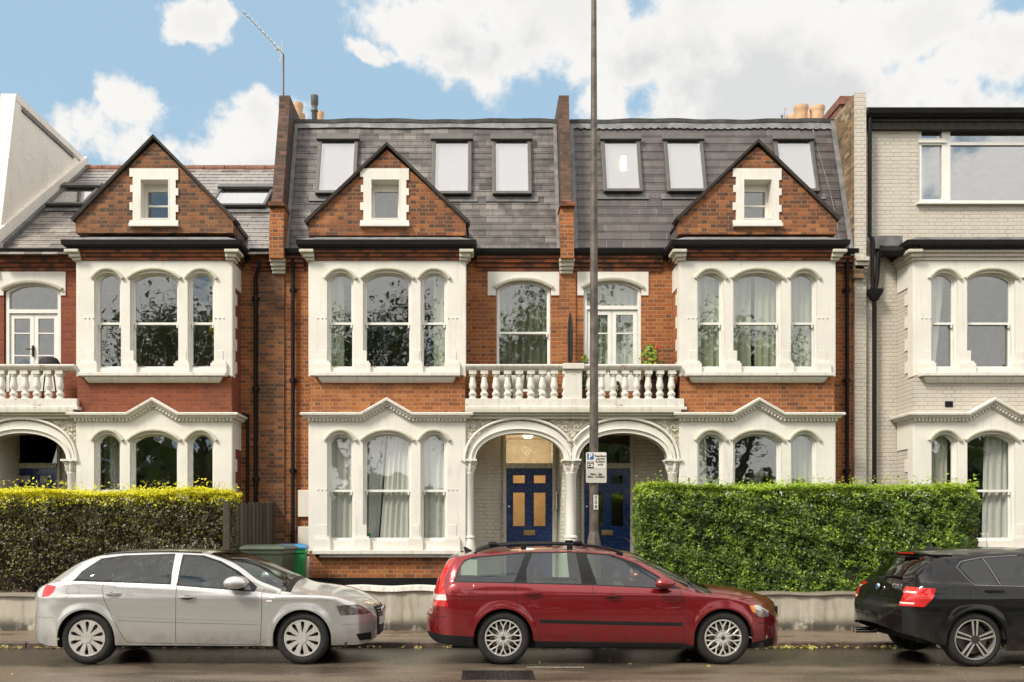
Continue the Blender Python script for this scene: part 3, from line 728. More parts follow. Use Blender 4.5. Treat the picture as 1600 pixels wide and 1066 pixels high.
# ------------------------------------------------------------ curtains (things that hang inside)
def curtain(label, kind, Y, x0, x1, z0, z1, x0t=None, x1t=None, folds=9, amp=.03, cat='curtain', group=None):
    mb = MB(); nx, nz_ = max(24, folds*6), 10; x0t = x0 if x0t is None else x0t; x1t = x1 if x1t is None else x1t
    ph = random.random()*6; rows = []
    for j in range(nz_+1):
        t = j/nz_; a_ = x0+(x0t-x0)*t; b_ = x1+(x1t-x1)*t; row = []
        for i in range(nx+1):
            u = i/nx; f_ = math.sin(u*folds*2*math.pi+ph+1.3*math.sin(u*5+t))
            row.append((a_+(b_-a_)*u+.008*f_, Y+amp*f_*(.7+.3*math.sin(u*9+ph)), z0+(z1-z0)*t))
        rows.append(row)
    vs = [p for r_ in rows for p in r_]; fs = [(j*(nx+1)+i, j*(nx+1)+i+1, (j+1)*(nx+1)+i+1, (j+1)*(nx+1)+i) for j in range(nz_) for i in range(nx)]
    mb.add(vs, fs); o = mb.build('curtain', M[kind]); 
    o.data.polygons.foreach_set('use_smooth', [True]*len(o.data.polygons))
    return tag(o, label, cat, group)
def bay_curtain(cpx, which, upper, kind, label, frac=(0, 1), top=None, dy=.23, folds=None, group=None):
    d, h_ = {-1: (-73, 21), 0: (0, 38), 1: (73, 21)}[which]
    cx_ = PB.x(cpx)+d/sB; hw = h_/sB-.02
    z0, z1 = (PB.z(577), PB.z(424)) if upper else (PB.z(847), PB.z(676))
    a_, b_ = cx_-hw+2*hw*frac[0], cx_-hw+2*hw*frac[1]
    tt = (None, None) if top is None else (cx_-hw+2*hw*top[0], cx_-hw+2*hw*top[1])
    curtain(label, kind, YB+dy, a_, b_, z0, z1, tt[0], tt[1], folds or max(2, int((b_-a_)/.09)), group=group)
ZE = PW.z(400)                          # eaves
XM = 1.60                               # middle of the pair of houses
def main_wall(root, mat_, xl, xr, holes, ztop=None, z0=.2):
    mb = MB(); mb.prism(rect(xl, xr, z0, ztop or ZE), holes, YW, YW+.24); return mb.build('wall', M[mat_], root)
def eaves(root, xl, xr, band='brick_band'):
    mb = MB()
    for z_, o, h_ in ((PW.z(424), .03, .06), (PW.z(418), .06, .06), (PW.z(412), .10, .07), (PW.z(406), .13, .06)): mb.box(xl, xr, YW-o, YW, z_, z_+h_)
    mb.build('brick_band', M[band], root)
    mb = MB(); z_ = PW.z(401); prof = [(-.02, -.02), (.14, -.02), (.19, .02), (.21, .09), (.195, .095), (.17, .03), (-.02, .03)]
    mb.loft([[(x_, YW-o, z_+n) for o, n in prof] for x_ in (xl, xr)]); mb.build('gutter', M['gutter'], root)
def win_holes(cpx, W):
    cx_ = PB.x(cpx); h_ = W/2/sB-.139; return rect(cx_-h_, cx_+h_, .45, PB.z(409))

# ===== house with mixed slates (bay on its left) =====
A = thing('terraced_house', 'red brick terraced house with three lilac skylights in a mixed grey slate mansard', 'house', (-1.0, YW, .3), 'terraced houses in the row')
xl, xr = -3.62, XM
door_l = (Pl(YD).x(740), XM-.06)
h1 = rect(PW.x(776), PW.x(861), PW.z(600), PW.z(447)); h1 = arch(PW.x(818), 42/PW.s, PW.z(612), PW.z(452), 12/PW.s)
porch_l = rect(PW.x(732), XM-.08, .25, PW.z(652))
main_wall(A, 'brick', xl, xr, [win_holes(605, 244), h1, porch_l])
bay(A, 605, 244, 'brick', gable=(227, 345, 368), gcols=-4, gw=None)
eaves(A, PB.x(727)+.2, xr); eaves(A, xl, PB.x(483)-.2)
room(A, xl+.1, xr-.05, .6, 3.70); room(A, xl+.1, xr-.05, 3.74, 6.55)
# ===== its mirrored neighbour =====
B = thing('terraced_house', 'red brick terraced house with cream skylights in a plain dark slate mansard', 'house', (4.0, YW, .3), 'terraced houses in the row')
xl2, xr2 = XM, 6.86
h2 = arch(PW.x(957), 45/PW.s, PW.z(612), PW.z(452), 12/PW.s)
porch_r = rect(XM+.08, PW.x(1050), .25, PW.z(652))
main_wall(B, 'brick', xl2, xr2, [win_holes(1183.6, 242), h2, porch_r])
bay(B, 1183.6, 242, 'brick', gable=(222, 341, 366), gcols=-1)
eaves(B, xl2, PB.x(1063)-.2); eaves(B, PB.x(1305)+.2, xr2)
room(B, xl2+.05, xr2-.1, .6, 3.70); room(B, xl2+.05, xr2-.1, 3.74, 6.55)
# ===== house at the left with the pitched roof =====
C_ = thing('terraced_house', 'red painted terraced house with a mossy pitched slate roof and aerial beside it', 'house', (-6.2, YW, .3), 'terraced houses in the row')
XC = -8.80; xl3, xr3 = XC, -3.62
h3 = arch(PW.x(51), 45/PW.s, PW.z(612), PW.z(455), 11/PW.s)
main_wall(C_, 'brick_paint_red', xl3, PB.x(362)-.1, [rect(PB.x(120)+.139, PB.x(362)-.139, .45, PB.z(409)), h3, rect(XC+.08, PW.x(104), .25, PW.z(652))])
mb = MB(); mb.box(PB.x(362)-.099, xr3, YW+.002, YW+.24, .2, ZE); mb.build('side_wall', M['brick'], C_)
bay(C_, 241, 242, 'brick_old', gable=(215, 342, 364), gcols=0, red_panel='brick_paint_red', gmat='brick_old')
eaves(C_, xl3, PB.x(120)-.2); eaves(C_, PB.x(362)+.2, xr3)
room(C_, xl3+.05, xr3-.1, .6, 3.70); room(C_, xl3+.05, xr3-.1, 3.74, 6.55)
# ===== grey painted house on the right =====
D = thing('terraced_house', 'pale grey painted brick house with a wide picture window on its top floor', 'house', (9.5, YW, .3), 'terraced houses in the row')
xl4, xr4 = 6.90, 13.2
wp = (PW.x(1436), 11.6, PW.z(317), PW.z(195))
mb = MB(); mb.prism(rect(xl4+.16, xr4, .2, PW.z(186)), [win_holes(1549, 243), rect(*wp)], YW+.02, YW+.26); mb.build('wall', M['grey_brick'], D)
bay(D, 1549, 243, 'grey_brick', gable=None)
room(D, xl4+.1, xr4-.1, .6, 3.70); room(D, xl4+.1, xr4-.1, 3.74, 6.6); room(D, xl4+.1, xr4-.1, 6.66, 9.3)

# centre windows of the first floor
def lintel(root, x0, x1, op, cx_, hw, zs, rise):
    Z = PW.z; X = PW.x
    mb = MB(); o = [(X(x0), Z(462)), (X(op[0]), Z(462)), (X(op[0]), zs)]+[p for p in arch(cx_, hw, 0, zs, rise)[3:-1]][::-1]+[(X(op[1]), zs), (X(op[1]), Z(462)), (X(x1), Z(462)), (X(x1), Z(425)), (X(x0), Z(425))]
    mb.prism(o, [], YW-.02, YW+.02); mb.build('lintel', M['stucco'], root)
    mb = MB(); n = 14
    for k, (ww, zz) in enumerate(((hw+.03, .0),)):
        path = [(cx_+ww*(-1+2*i/n), zs+.015+zz+(rise+.01)*(1-abs(-1+2*i/n)**2.3)) for i in range(n+1)]
        sweepxz(mb, path, YW-.02, [(0, -.02), (.03, -.02), (.045, .0), (.045, .035), (0, .045)])
    mb.build('hood_moulding', M['stone'], root, smooth=True)
sash(A, PW.x(818), 42/PW.s, PW.z(614), PW.z(452), 12/PW.s, PW.z(519), YW+.03)
lintel(A, 762, 877, (775, 861), PW.x(818), 42/PW.s, PW.z(452), 12/PW.s)
def french(root, cpx, hwpx, zs, rise, ztr=479, zc=(484, 520, 575)):
    X, Z = PW.x, PW.z; cx_ = X(cpx); hw = hwpx/PW.s; Y = YW+.03; mb = MB()
    mb.prism(arch(cx_, hw, Z(614), zs, rise), [arch(cx_, hw-.06, Z(ztr), zs-.02, rise), rect(cx_-hw+.06, cx_+hw-.06, Z(612), Z(ztr+6))], Y, Y+.12)
    fr = mb.build('french_window', M['timber'], root, bevel=.005, seg=1)
    i_ = hw-.065; g = MB(); g.prism(arch(cx_, hw-.06, Z(ztr), zs-.02, rise), [], Y+.05, Y+.054)
    for s_ in (-1, 1):
        a_, b_ = (cx_-i_, cx_-.003) if s_ < 0 else (cx_+.003, cx_+i_)
        m2 = MB(); hs = []
        zz = [Z(ztr+14), Z(520), Z(555), Z(585)]
        for q0, q1 in ((zz[1]+.012, zz[0]), (zz[2]+.012, zz[1]-.012), (zz[3]+.012, zz[2]-.012)) if hwpx < 46 and root is C_ else ((zz[1]+.012, zz[0]), (Z(585), zz[1]-.012)):
            hs.append(rect(a_+.075, b_-.075, q0, q1))
        m2.prism(rect(a_, b_, Z(611), Z(ztr+7)), hs, Y+.03, Y+.075); m2.build('door_leaf', M['timber'], fr, bevel=.004, seg=1)
        g.box(a_+.07, b_-.07, Y+.05, Y+.054, Z(590), Z(ztr+12))
    g.build('pane', M['glass'], fr)
    return fr
french(B, 957, 45, PW.z(452), 12/PW.s, 477)
lintel(B, 902, 1013, (912, 1002), PW.x(957), 45/PW.s, PW.z(452), 12/PW.s)
fr = french(C_, 51, 43, PW.z(455), 11/PW.s, 483)
g = MB(); X_, Z_ = PW.x(50), PW.z(548); g.box(X_-.012, X_+.012, YW+.02, YW+.06, Z_-.1, Z_+.1); g.tube([(X_, YW+.01, Z_+.03), (X_-.12, YW+.01, Z_+.03)], .01, 6); g.build('handle', M['gutter'], fr)
lintel(C_, -8, 103, (6, 95), PW.x(51), 44/PW.s, PW.z(455), 11/PW.s)

# porches
for root, x0, x1, dpx, lit in ((A, PB.x(727), XM, 827, True), (B, XM, PB.x(1063), 948.5, False), (C_, XC, PB.x(119), 54, False)):
    P = PD; X, Z = P.x, P.z; pw = 40 if root is C_ else 41
    mb = MB(); mb.prism(rect(x0-(.25 if root is A else 0), x1+(.25 if root is not A else 0), .3, Z(640)), [rect(X(dpx-pw), X(dpx+pw), .3, Z(677))], YD+.02, YD+.12)
    for xx in (x0, x1): mb.box(xx-.06, xx+.06, YW-.0+.24, YD+.05, .3, Z(640)) if xx not in (XM, XC) else (root is not B and mb.box(xx-.11, xx+.11, YB+.42, YD+.05, .3, Z(640)))
    mb.build('porch_wall', M['porch_brick'], root)
    front_door(root, dpx, lit=lit)
    mb = MB(); mb.box(x0-.05, x1+.05, YB-.3, YD+.1, .2, .55); mb.box(x0+.1, x1-.1, YB-.65, YB-.3, .2, .42); mb.build('porch_floor', M['paving'], root, bevel=.01)
    # hall behind the door
    mb = MB(); v = [(x_, y_, z_) for x_ in (X(dpx)-.7, X(dpx)+.7) for y_ in (YD+.13, YD+3.0) for z_ in (.55, 3.62)]
    mb.add(v, [(2, 3, 7, 6), (0, 2, 6, 4), (1, 5, 7, 3), (0, 1, 3, 2), (4, 6, 7, 5)]); mb.build('hall', M['room'], root)
arcade(A, 893, (-1,), PB.x(727), PB.x(893)); arcade(B, 893, (1,), PB.x(893), PB.x(1062)); 
cC = PB.x(119)-166/sB; arcade(C_, CX+cC*sB, (1,), cC, PB.x(119))
column(A, 733, .078); column(A, 893, .095); column(B, 1052.5, .085); column(C_, 109, .085)
# warm light in the left hall and porch
hl = bpy.data.lights.new('hall_lamp_light', 'POINT'); hl.energy = 32; hl.color = (1, .76, .52); hl.shadow_soft_size = .1
ho = bpy.data.objects.new('hall_lamp_light', hl); ho.location = (PD.x(827), YD+1.5, 3.25); col.objects.link(ho)
mb = MB(); c_ = (PB.x(815), YB+.75, PB.z(652)-.10); mb.lathe([(.001, -.010), (.030, -.008), (.036, 0), (.03, .06)], c_, 16); o = mb.build('porch_lamp', M['bulb'], A, smooth=True)
mb = MB(); mb.lathe([(.001, -.10), (.08, -.08), (.10, 0), (.05, .06), (.008, .08), (.008, .11)], (PD.x(827), YD+.55, 3.50), 16); mb.build('hall_lamp', M['bulb'], A, smooth=True)

for px_ in (785, 868.5):
    x_ = Pl(YD-.1).x(px_); Zd = Pl(YD-.1).z; mb = MB(); mb.tube([(x_, YD-.02, Zd(795)), (x_, YD-.12, Zd(797)), (x_, YD-.12, Zd(858)), (x_, YD-.02, Zd(862))], .016, 8); mb.tube([(x_+.02, YD-.05, Zd(768)), (x_+.02, YD-.05, Zd(796))], .022, 8); mb.build('grab_rail', M['steel'], A, smooth=True)
# balcony: plinth, balusters, rail
for root, x0, x1, bal, ped in ((A, PB.x(727), PB.x(893), [738.5+18.2*k for k in range(9)], None), (B, PB.x(893), PB.x(1063), [922+18.2*k for k in range(8)], (882, 909)), (C_, cC, PB.x(119), [2.5-18.2+18.2*k for k in range(7)], None)):
    mb = MB(); mb.box(x0, x1+(.05 if root is not A else 0), YB-.09, YB+.2, PB.z(637), PB.z(624)); mb.box(x0, x1+(.09 if root is not A else 0), YB-.13, YB+.3, PB.z(641.5), PB.z(637))
    mb.box(x0, x1, YB+.2, YW, PB.z(637), PB.z(632))
    mb.build('balcony_slab', M['rail'], root, bevel=.006)
    Yr = YB+.02; mb = MB()
    prof = [(-.11, -.10), (.06, -.10), (.065, -.085), (.085, -.075), (.11, -.04), (.115, -.015), (.10, 0), (-.11, 0)]
    mb.loft([[(x_, Yr-o, PB.z(570.5)+n) for o, n in prof] for x_ in (x0, x1)]); mb.build('balcony_rail', M['rail'], root)
    balusters(root, [PB.x(b) for b in bal], Yr, PB.z(624), PB.z(579.5))
    if ped:
        mb = MB(); mb.box(PB.x(ped[0]), PB.x(ped[1]), Yr-.075, Yr+.1, PB.z(624), PB.z(579)); mb.box(PB.x(ped[0])-.035, PB.x(ped[1])+.035, Yr-.125, Yr+.12, PB.z(578), PB.z(569)); mb.build('pedestal', M['rail'], root, bevel=.008)

# mansard roofs
SA = Slope(16.93, 6.68, 17.86, 9.46)
def mansard(root, x0, x1, mat_, dz, cut, scal=.14, col_='lead'):
    n = int((SA.z1-.12-SA.z0)/dz); zl = [math.ceil((SA.z0+50)/dz)*dz-50+dz*k-.0 for k in range(-1, n+1)]
    zl = [max(z_, SA.z0-.05) for z_ in zl if z_ < SA.z1-.06]+[SA.z1-.02]
    mb = MB(); courses(mb, x0, x1, SA.Y, zl); r_ = mb.build('mansard_roof', M[mat_], root)
    mb = MB(); n_ = int((x1-x0)/scal); base = []
    for i in range(n_*6+1):
        x_ = x0+(x1-x0)*i/(n_*6); ph = (i % 6)/6; base.append((x_, SA.z1-.14-(.028 if scal == .14 else .003)*math.sin(ph*math.pi)-.01*math.sin(x_*3.1)))
    pts = [SA.pt(x_, z_, .036) for x_, z_ in base]; top = [SA.pt(x_, SA.z1-.0, .036) for x_, _ in base]
    bk = [SA.pt(x_, z_, .028) for x_, z_ in base]; tb = [SA.pt(x_, SA.z1-.0, .028) for x_, _ in base]
    mb.loft([[a_, b_, c2, d_] for a_, b_, c2, d_ in zip(pts, top, tb, bk)])
    mb.build('lead_flashing', M[col_], root)
    mb = MB(); secs = []
    k = 60
    for i in range(k+1):
        x_ = x0+(x1-x0)*i/k; w_ = .012*math.sin(x_*2.3)+.007*math.sin(x_*7.1)
        secs.append([(x_, 17.80, 9.44+w_), (x_, 17.78, 9.50+w_), (x_, 17.86, 9.53+w_), (x_, 21.5, 9.50), (x_, 21.5, 9.40), (x_, 17.95, 9.42)])
    mb.loft(secs); mb.build('flat_roof', M['lead_dark'], root)
    for xe, s_ in ((x0, 1), (x1, -1)):
        mb = MB(); a_, b_ = sorted((xe, xe+s_*.07)); SA.slab(mb, a_, b_, SA.z0, SA.z1-.04, .02, .035); mb.build('edge_flashing', M['lead'], root)
mansard(A, -3.56, XM-.13, 'slate_a', .137, None, scal=.3)
mansard(B, XM+.12, 6.80, 'slate_b', .170, None)
for q in ((499, 561, 218, 306), (676, 737, 218, 307), (769, 829, 218, 307)): skylight(A, SA, *q, 'blind_lilac')
for i, q in enumerate(((938, 998, 218, 303), (1035, 1096, 218, 303), (1206, 1267, 218, 303))): skylight(B, SA, *q, 'blind_white', lamp=(i == 0))
mb = MB(); mb.tube([SA.pt(*SA.hit(a_, b_), .03) for a_, b_ in ((1268, 200), (1281, 250), (1296, 300), (1306, 345), (1312, 385))], .007, 5); mb.build('aerial_cable', M['lead'], B)
# party walls standing through the roof
def upstand(root, xc, wlow, wtop, left=False):
    zc, zt_ = Pl(16.75).z(404), Pl(17.7).z(160)
    zk = Pl(16.8).z(322)
    mb = MB(); mb.prism([(16.72, zc), (16.72, zc+.5), (16.78, zk), (17.4, zk), (17.4, zc)], [], xc-wlow/2, xc+wlow/2, 'x'); mb.build('party_wall_foot', M['brick'], root)
    mb = MB(); mb.prism([(16.72, zk), (16.72, zk+.05), (16.80, zk+.12), (17.38, zt_-.32), (17.42, zt_), (17.62, zt_), (22, zt_-.05), (22, zk)], [], xc-wtop/2, xc+wtop/2, 'x'); mb.build('party_wall', M['brick_soot'], root)
    mb = MB(); mb.box(xc-wlow/2-.02, xc+wlow/2+.02, 16.69, 17.2, zk-.03, zk+.02); mb.box(xc-wlow/2-.01, xc+wlow/2+.01, 16.70, 17.2, zk+.02, zk+.05); mb.build('brick_cap', M['brick_band'], root)
    Z = Pl(16.8).z; mb = MB(); w_ = .115
    for z0, z1, o in ((425, 420, .10), (420, 415, .14), (415, 409, .18), (409, 404, .22)): mb.box(xc-w_-.2*(o-.1), xc+w_+.2*(o-.1), YW-o, YW, Z(z0), Z(z1))
    mb.build('console', M['stone'], root, bevel=.01)
upstand(A, -3.67, .26, .20); upstand(B, 1.575, .24, .19)
mb = MB(); mb.box(-4.05, -3.58, YW-.04, YW, .3, PW.z(426)); mb.build('party_pier', M['brick_old'], C_)
mb = MB(); mb.box(XM-.15, XM+.15, YW-.035, YW, PW.z(640), PW.z(426)); mb.build('party_pier', M['brick'], A)
for y_ in ((600, 560), (543, 500)): pass
mb = MB()
for a_, b_ in ((766, 808), (823, 866), (869, 909)): mb = MB(); mb.box(PW.x(466), PW.x(486), YW-.05, YW, PW.z(b_), PW.z(a_)); mb.build('quoin', M['stucco'], A, bevel=.01)
# right party wall: stock brick flank, grey painted end, chimney
P = Pl(16.84)
mb = MB(); mb.box(6.80, 6.98, 16.86, 20.5, 6.2, P.z(146)); mb.build('party_wall', M['brick_stock'], D)
mb = MB(); mb.box(6.795, 7.0, 16.82, 16.858, P.z(404), P.z(145)); mb.box(6.84, 7.05, YW-.06, YW+.0, .3, P.z(422)); mb.build('party_wall_end', M['grey_brick'], D)
mb = MB(); xc = 6.93
for z0, z1, o in ((425, 420, .10), (420, 415, .14), (415, 409, .18), (409, 402, .22)): mb.box(xc-.12, xc+.12, YW-o, YW, P.z(z0), P.z(z1))
mb.build('console', M['grey_brick'], D, bevel=.01)
mb = MB(); mb.box(6.985, 7.30, 18.0, 20.6, 8.6, Pl(18.0).z(150)); mb.box(6.96, 7.33, 17.96, 20.64, Pl(18.0).z(164), Pl(18.0).z(159)); mb.build('chimney', M['terra_red'], D)
S2 = SA
mb = MB(); S2.slab(mb, 6.72, 6.80, SA.z0-.1, SA.z1, .04, .07); mb.build('edge_flashing', M['lead'], B)

# pitched slate roof of the left house
SC = Slope(16.80, 6.64, 20.6, 9.66)
n = int((9.6-6.64)/.125); z0_ = math.ceil((6.64+50)/.125)*.125-50
zl = [6.60]+[z0_+.125*k for k in range(0, 40) if z0_+.125*k < 9.6]+[9.64]
mb = MB(); courses(mb, XC, -3.58, SC.Y, zl, out=.018, lap=.004); mb.build('slate_roof', M['slate_c'], C_)
mb = MB(); mb.add([(XC, 20.6, 9.64), (-3.58, 20.6, 9.64), (-3.58, 24.4, 6.64), (XC, 24.4, 6.64)], [(0, 1, 2, 3)]); mb.build('rear_roof', M['slate_c'], C_)
mb = MB(); x_ = XC
while x_ < -3.7: mb.tube([(x_+.005, 20.6, 9.62), (min(-3.6, x_+.44), 20.6, 9.62)], .10, 10); x_ += .45
mb.build('ridge_tile', M['terra_red'], C_, smooth=True)
for q in ((104, 160, 296, 326), (346, 430, 298, 328)): skylight(C_, SC, *q, 'blind_white', fw=.06)
# cream flank wall of the next house along
E = thing('terraced_house', 'cream painted brick house of which only the tall flank wall rises beyond the slate roof', 'house', (-9.2, YW, .3), 'terraced houses in the row')
zt_ = Pl(17.62).z(150)
mb = MB(); mb.prism([(16.9, 6.3), (17.62, zt_), (20.75, zt_), (20.75, 6.3)], [], XC-.24, XC-.02, 'x'); mb.build('flank_wall', M['cream_brick'], E)
mb = MB(); mb.prism([(16.88, 6.5), (17.57, zt_+.02), (17.80, zt_+.02), (17.02, 6.5)], [], XC-.27, XC+.01, 'x'); mb.box(XC-.28, XC+.02, 17.60, 20.78, zt_-.10, zt_+.03); mb.build('coping', M['cream'] if 'cream' in M else M['cream_brick'], E)
mb = MB(); mb.box(XC-.02, XC+.012, 17.85, 20.1, zt_-.19, zt_-.15); mb.build('lead_line', M['lead_dark'], E)
mb = MB()
for i in range(1): mb.prism([(16.85, SC.z0+.02), (20.65, 9.64), (20.65, 9.93), (16.85, SC.z0+.42)], [], XC-.02, XC+.06, 'x')
mb.build('roof_parapet', M['cream_brick'], E)
mb = MB(); mb.prism([(16.85, SC.z0-.02), (20.65, 9.60), (20.65, 9.76), (16.85, SC.z0+.17)], [], XC+.06, XC+.14, 'x'); mb.build('step_flashing', M['lead_dark'], E)
mb = MB(); mb.prism([(16.9, 6.3), (17.62, zt_-.1), (20.7, zt_-.1), (20.7, 6.3)], [], -14, XC-.25, 'x'); mb.build('upper_wall', M['cream_brick'], E)
xlE = -14.0; eC = -313; hE = arch(-9.75, .5, PW.z(612), PW.z(452), 12/PW.s)
main_wall(E, 'brick_paint_red', xlE, XC-.02, [win_holes(eC, 244), hE, rect(-10.45, XC-.10, .25, PW.z(652))], ztop=6.3)
bay(E, eC, 244, 'brick_old', gable=(227, 345, 368), gcols=0); eaves(E, xlE, PB.x(eC-122)-.2); eaves(E, PB.x(eC+122)+.2, XC-.02)
room(E, xlE+.1, XC-.1, .6, 3.7); room(E, xlE+.1, XC-.1, 3.74, 6.25)
sash(E, -9.75, .5, PW.z(614), PW.z(452), 12/PW.s, PW.z(519), YW+.03)
arcade(E, CX+cC*sB, (-1,), PB.x(eC+122), cC); column(E, eC+128, .085); column(E, CX+cC*sB, .095)
mb = MB(); mb.box(PB.x(eC+122), XC-.06, YD+.02, YD+.12, .3, 3.7); mb.build('porch_wall', M['porch_brick'], E)
mb = MB(); mb.box(PB.x(eC+122), cC, YB-.09, YB+.2, PB.z(637), PB.z(624)); mb.box(PB.x(eC+122), cC, YB+.2, YW, PB.z(637), PB.z(632)); mb.build('balcony_slab', M['rail'], E)
mb = MB(); mb.box(PB.x(eC+122), cC, YB-.08, YB+.12, PB.z(579), PB.z(570.5)); mb.build('balcony_rail', M['rail'], E)
balusters(E, [cC-.2-.206*k for k in range(7)], YB+.02, PB.z(624), PB.z(579.5))

# grey house: top storey window, cornice, roof edge
X, Z = PW.x, PW.z
mb = MB(); Y = YW+.05; x0, x1, z0, z1 = wp
mb.prism(rect(x0, x1, z0, z1), [rect(x0+.07, X(1474), z0+.08, Z(225)), rect(x0+.07, X(1474), Z(214), z1-.06), rect(X(1487), x1-.06, z0+.06, Z(225)), rect(X(1487), x1-.06, Z(220), z1-.05)], Y, Y+.08)
mb.box(x0, X(1480), Y-.03, Y, Z(222), Z(218)); mb.box(x0-.05, x1, Y-.11, Y+.02, z0-.035, z0)
pw_ = mb.build('window', M['timber'], D, bevel=.005, seg=1)
g = MB(); g.box(x0+.05, x1-.05, Y+.04, Y+.044, z0+.05, z1-.04); g.build('pane', M['glass_sky'], pw_)
mb = MB(); mb.box(xl4+.12, xr4, YW-.10, YW+.3, Z(193), Z(186)); mb.box(xl4+.12, xr4, YW-.06, YW+.3, Z(204), Z(193)); mb.build('fascia', M['verge'], D)
mb = MB(); prof = [(-.02, -.06), (.10, -.06), (.17, -.01), (.19, .07), (.17, .075), (-.02, .0)]
mb.loft([[(x_, YW-.06-o, Z(184)+n) for o, n in prof] for x_ in (xl4+.12, xr4)]); mb.build('gutter', M['gutter'], D)
mb = MB(); mb.box(xl4+.08, xr4, YW-.02, 22, Z(180), Z(170)+.02); mb.build('flat_roof', M['lead_dark'], D)
mb = MB(); wrap(mb, PB.x(1428), PB.x(1670), YB, YW+.02, PB.z(393), [(0, -.02), (.06, -.02), (.06, .12), (0, .12)]); mb.build('fascia', M['lead_dark'], D)
# gutter link from the bay of the grey house to the party wall
mb = MB(); mb.tube([(PW.x(1370), YW-.16, PW.z(396)), (PB.x(1400), YW-.12, PW.z(396)), (PB.x(1415), YB+.1, PB.z(390)), (PB.x(1428), YB-.12, PB.z(386))], .10, 8); mb.build('gutter', M['gutter'], D, smooth=True)
mb = MB(); mb.box(PW.x(1362), PW.x(1405), YW-.14, YW+.02, PW.z(392), PW.z(372)); mb.build('lead_apron', M['lead_dark'], D)
mb = MB(); mb.box(PW.x(1482), PW.x(1493), YW-.6-.035, YW-.6, 0, 0.01) if False else mb.box(PB.x(1477), PB.x(1489), YB-.0, YB+.02, PB.z(636), PB.z(627)); mb.build('air_brick', M['gutter'], D)

# downpipes
downpipe(C_, PW.x(401), YW-.08, PW.z(425), bend=(.09, 0)); downpipe(A, PW.x(459), YW-.08, PW.z(412), bend=None)
downpipe(B, PW.x(1321), YW-.08, PW.z(412)); 
mb = MB(); x_ = PW.x(1354); mb.tube([(x_, YW-.14, PW.z(186)), (x_, YW-.14, PW.z(372)), (x_+.05, YW-.14, PW.z(380)), (x_+.05, YW-.14, PW.z(460))], .036, 10)
mb.tube([(x_+.16, YW-.12, PW.z(398)), (x_+.14, YW-.12, PW.z(440)), (x_+.10, YW-.12, PW.z(460))], .04, 10)
mb.tube([(x_+.1, YW-.10, PW.z(470)), (x_+.1, YW-.10, .3)], .04, 10)
mb.loft([[(x_+.1+a_*k, YW-.12+b_*k*.7, z_) for a_, b_ in ((-1, -1), (1, -1), (1, 1), (-1, 1))] for k, z_ in ((.05, PW.z(472)), (.12, PW.z(460)), (.12, PW.z(455)))]); mb.build('downpipe', M['gutter'], D, smooth=True)
for px_ in (388,): mb = MB(); mb.tube([(PW.x(px_-8), YW-.05, PW.z(648)), (PW.x(px_), YW-.05, PW.z(648)), (PW.x(px_), YW-.05, .3)], .03, 8); mb.build('waste_pipe', M['gutter'], C_, smooth=True)

# chimney pots and flue behind the roofs (each stands on a stack)
def pot(root, px, top, bot, wpx, Y, mat_='terracotta'):
    P = Pl(Y); r = wpx/2/P.s; mb = MB()
    mb.lathe([(r*.82, P.z(bot)), (r*.86, P.z(top)-.12), (r*.9, P.z(top)-.10), (r, P.z(top)-.06), (r, P.z(top)), (r*.82, P.z(top)), (r*.8, P.z(top)-.3)], (P.x(px), Y, 0), 20); mb.build('chimney_pot', M[mat_], root, smooth=True)
for px_, tp, w_, Y in ((1251.5, 167, 23, 19.4), (1277, 168, 23, 19.4), (1238, 181, 18, 21.0), (1264, 177, 14, 21.5)): pot(B, px_, tp, 205, w_, Y)
mb = MB(); mb.box(6.0, 6.62, 19.0, 22, 8.5, 9.62); mb.build('chimney_stack', M['brick_soot'], B)
pot(A, 465, 163, 200, 18, 18.8); pot(A, 471, 179, 205, 12, 20.5); pot(A, 500, 176, 200, 13, 20.5)
mb = MB(); P = Pl(19.0); mb.lathe([(.055*1.0, P.z(205)), (.058, P.z(176)), (.075, P.z(174)), (.06, P.z(170)), (.062, P.z(165)), (.078, P.z(163)), (.078, P.z(150)), (.07, P.z(149.5)), (.001, P.z(149.5))], (P.x(491.5), 19.0, 0), 16); mb.build('flue_pipe', M['skyframe'], A, smooth=True)
mb = MB(); mb.box(-3.5, -3.1, 18.6, 21.5, 8.6, 9.55); mb.build('chimney_stack', M['brick_soot'], A)

# curtains
G = 'curtains behind the windows'
BC = bay_curtain
for w_, fr_, tp_, lb in ((-1, (0, 1), (0, 1), 'white net curtain in the narrow ground floor window beside the white quoins'),
                         (1, (0, 1), (0, 1), 'white net curtain in the narrow ground floor window beside the porch with the lit hall')):
    BC(605, w_, False, 'net', lb, fr_, tp_, group=G)
BC(605, 0, False, 'net', 'white net curtain parted across the wide ground floor window above the green bin', (.32, 1), (.5, 1), group=G)
BC(605, 0, False, 'net', 'thin net curtain gathered at the corner with the small green sticker', (0, .28), (0, .45), dy=.30, group=G)
BC(605, -1, True, 'green', 'pale green curtain in the narrow upper window beside the twin black downpipes', (.0, .55), group=G)
BC(605, 1, True, 'green', 'pale green curtain in the narrow upper window beside the balcony of the lilac skylight house', (.45, 1), group=G)
for w_, lb in ((-1, 'sage curtain in the narrow upper window beside the potted red flowers'), (1, 'sage curtain in the narrow upper window beside the grey house downpipes')):
    BC(1183.6, w_, True, 'green', lb, group=G)
BC(1183.6, 0, True, 'green', 'sage curtain of the wide upper window, the half nearer the balcony', (0, .44), group=G)
BC(1183.6, 0, True, 'green', 'sage curtain of the wide upper window, the half nearer the grey house', (.52, 1), group=G)
BC(1183.6, -1, False, 'pale', 'cream curtain in the narrow ground floor window just above the hedge by the porch', (0, .45), group=G)
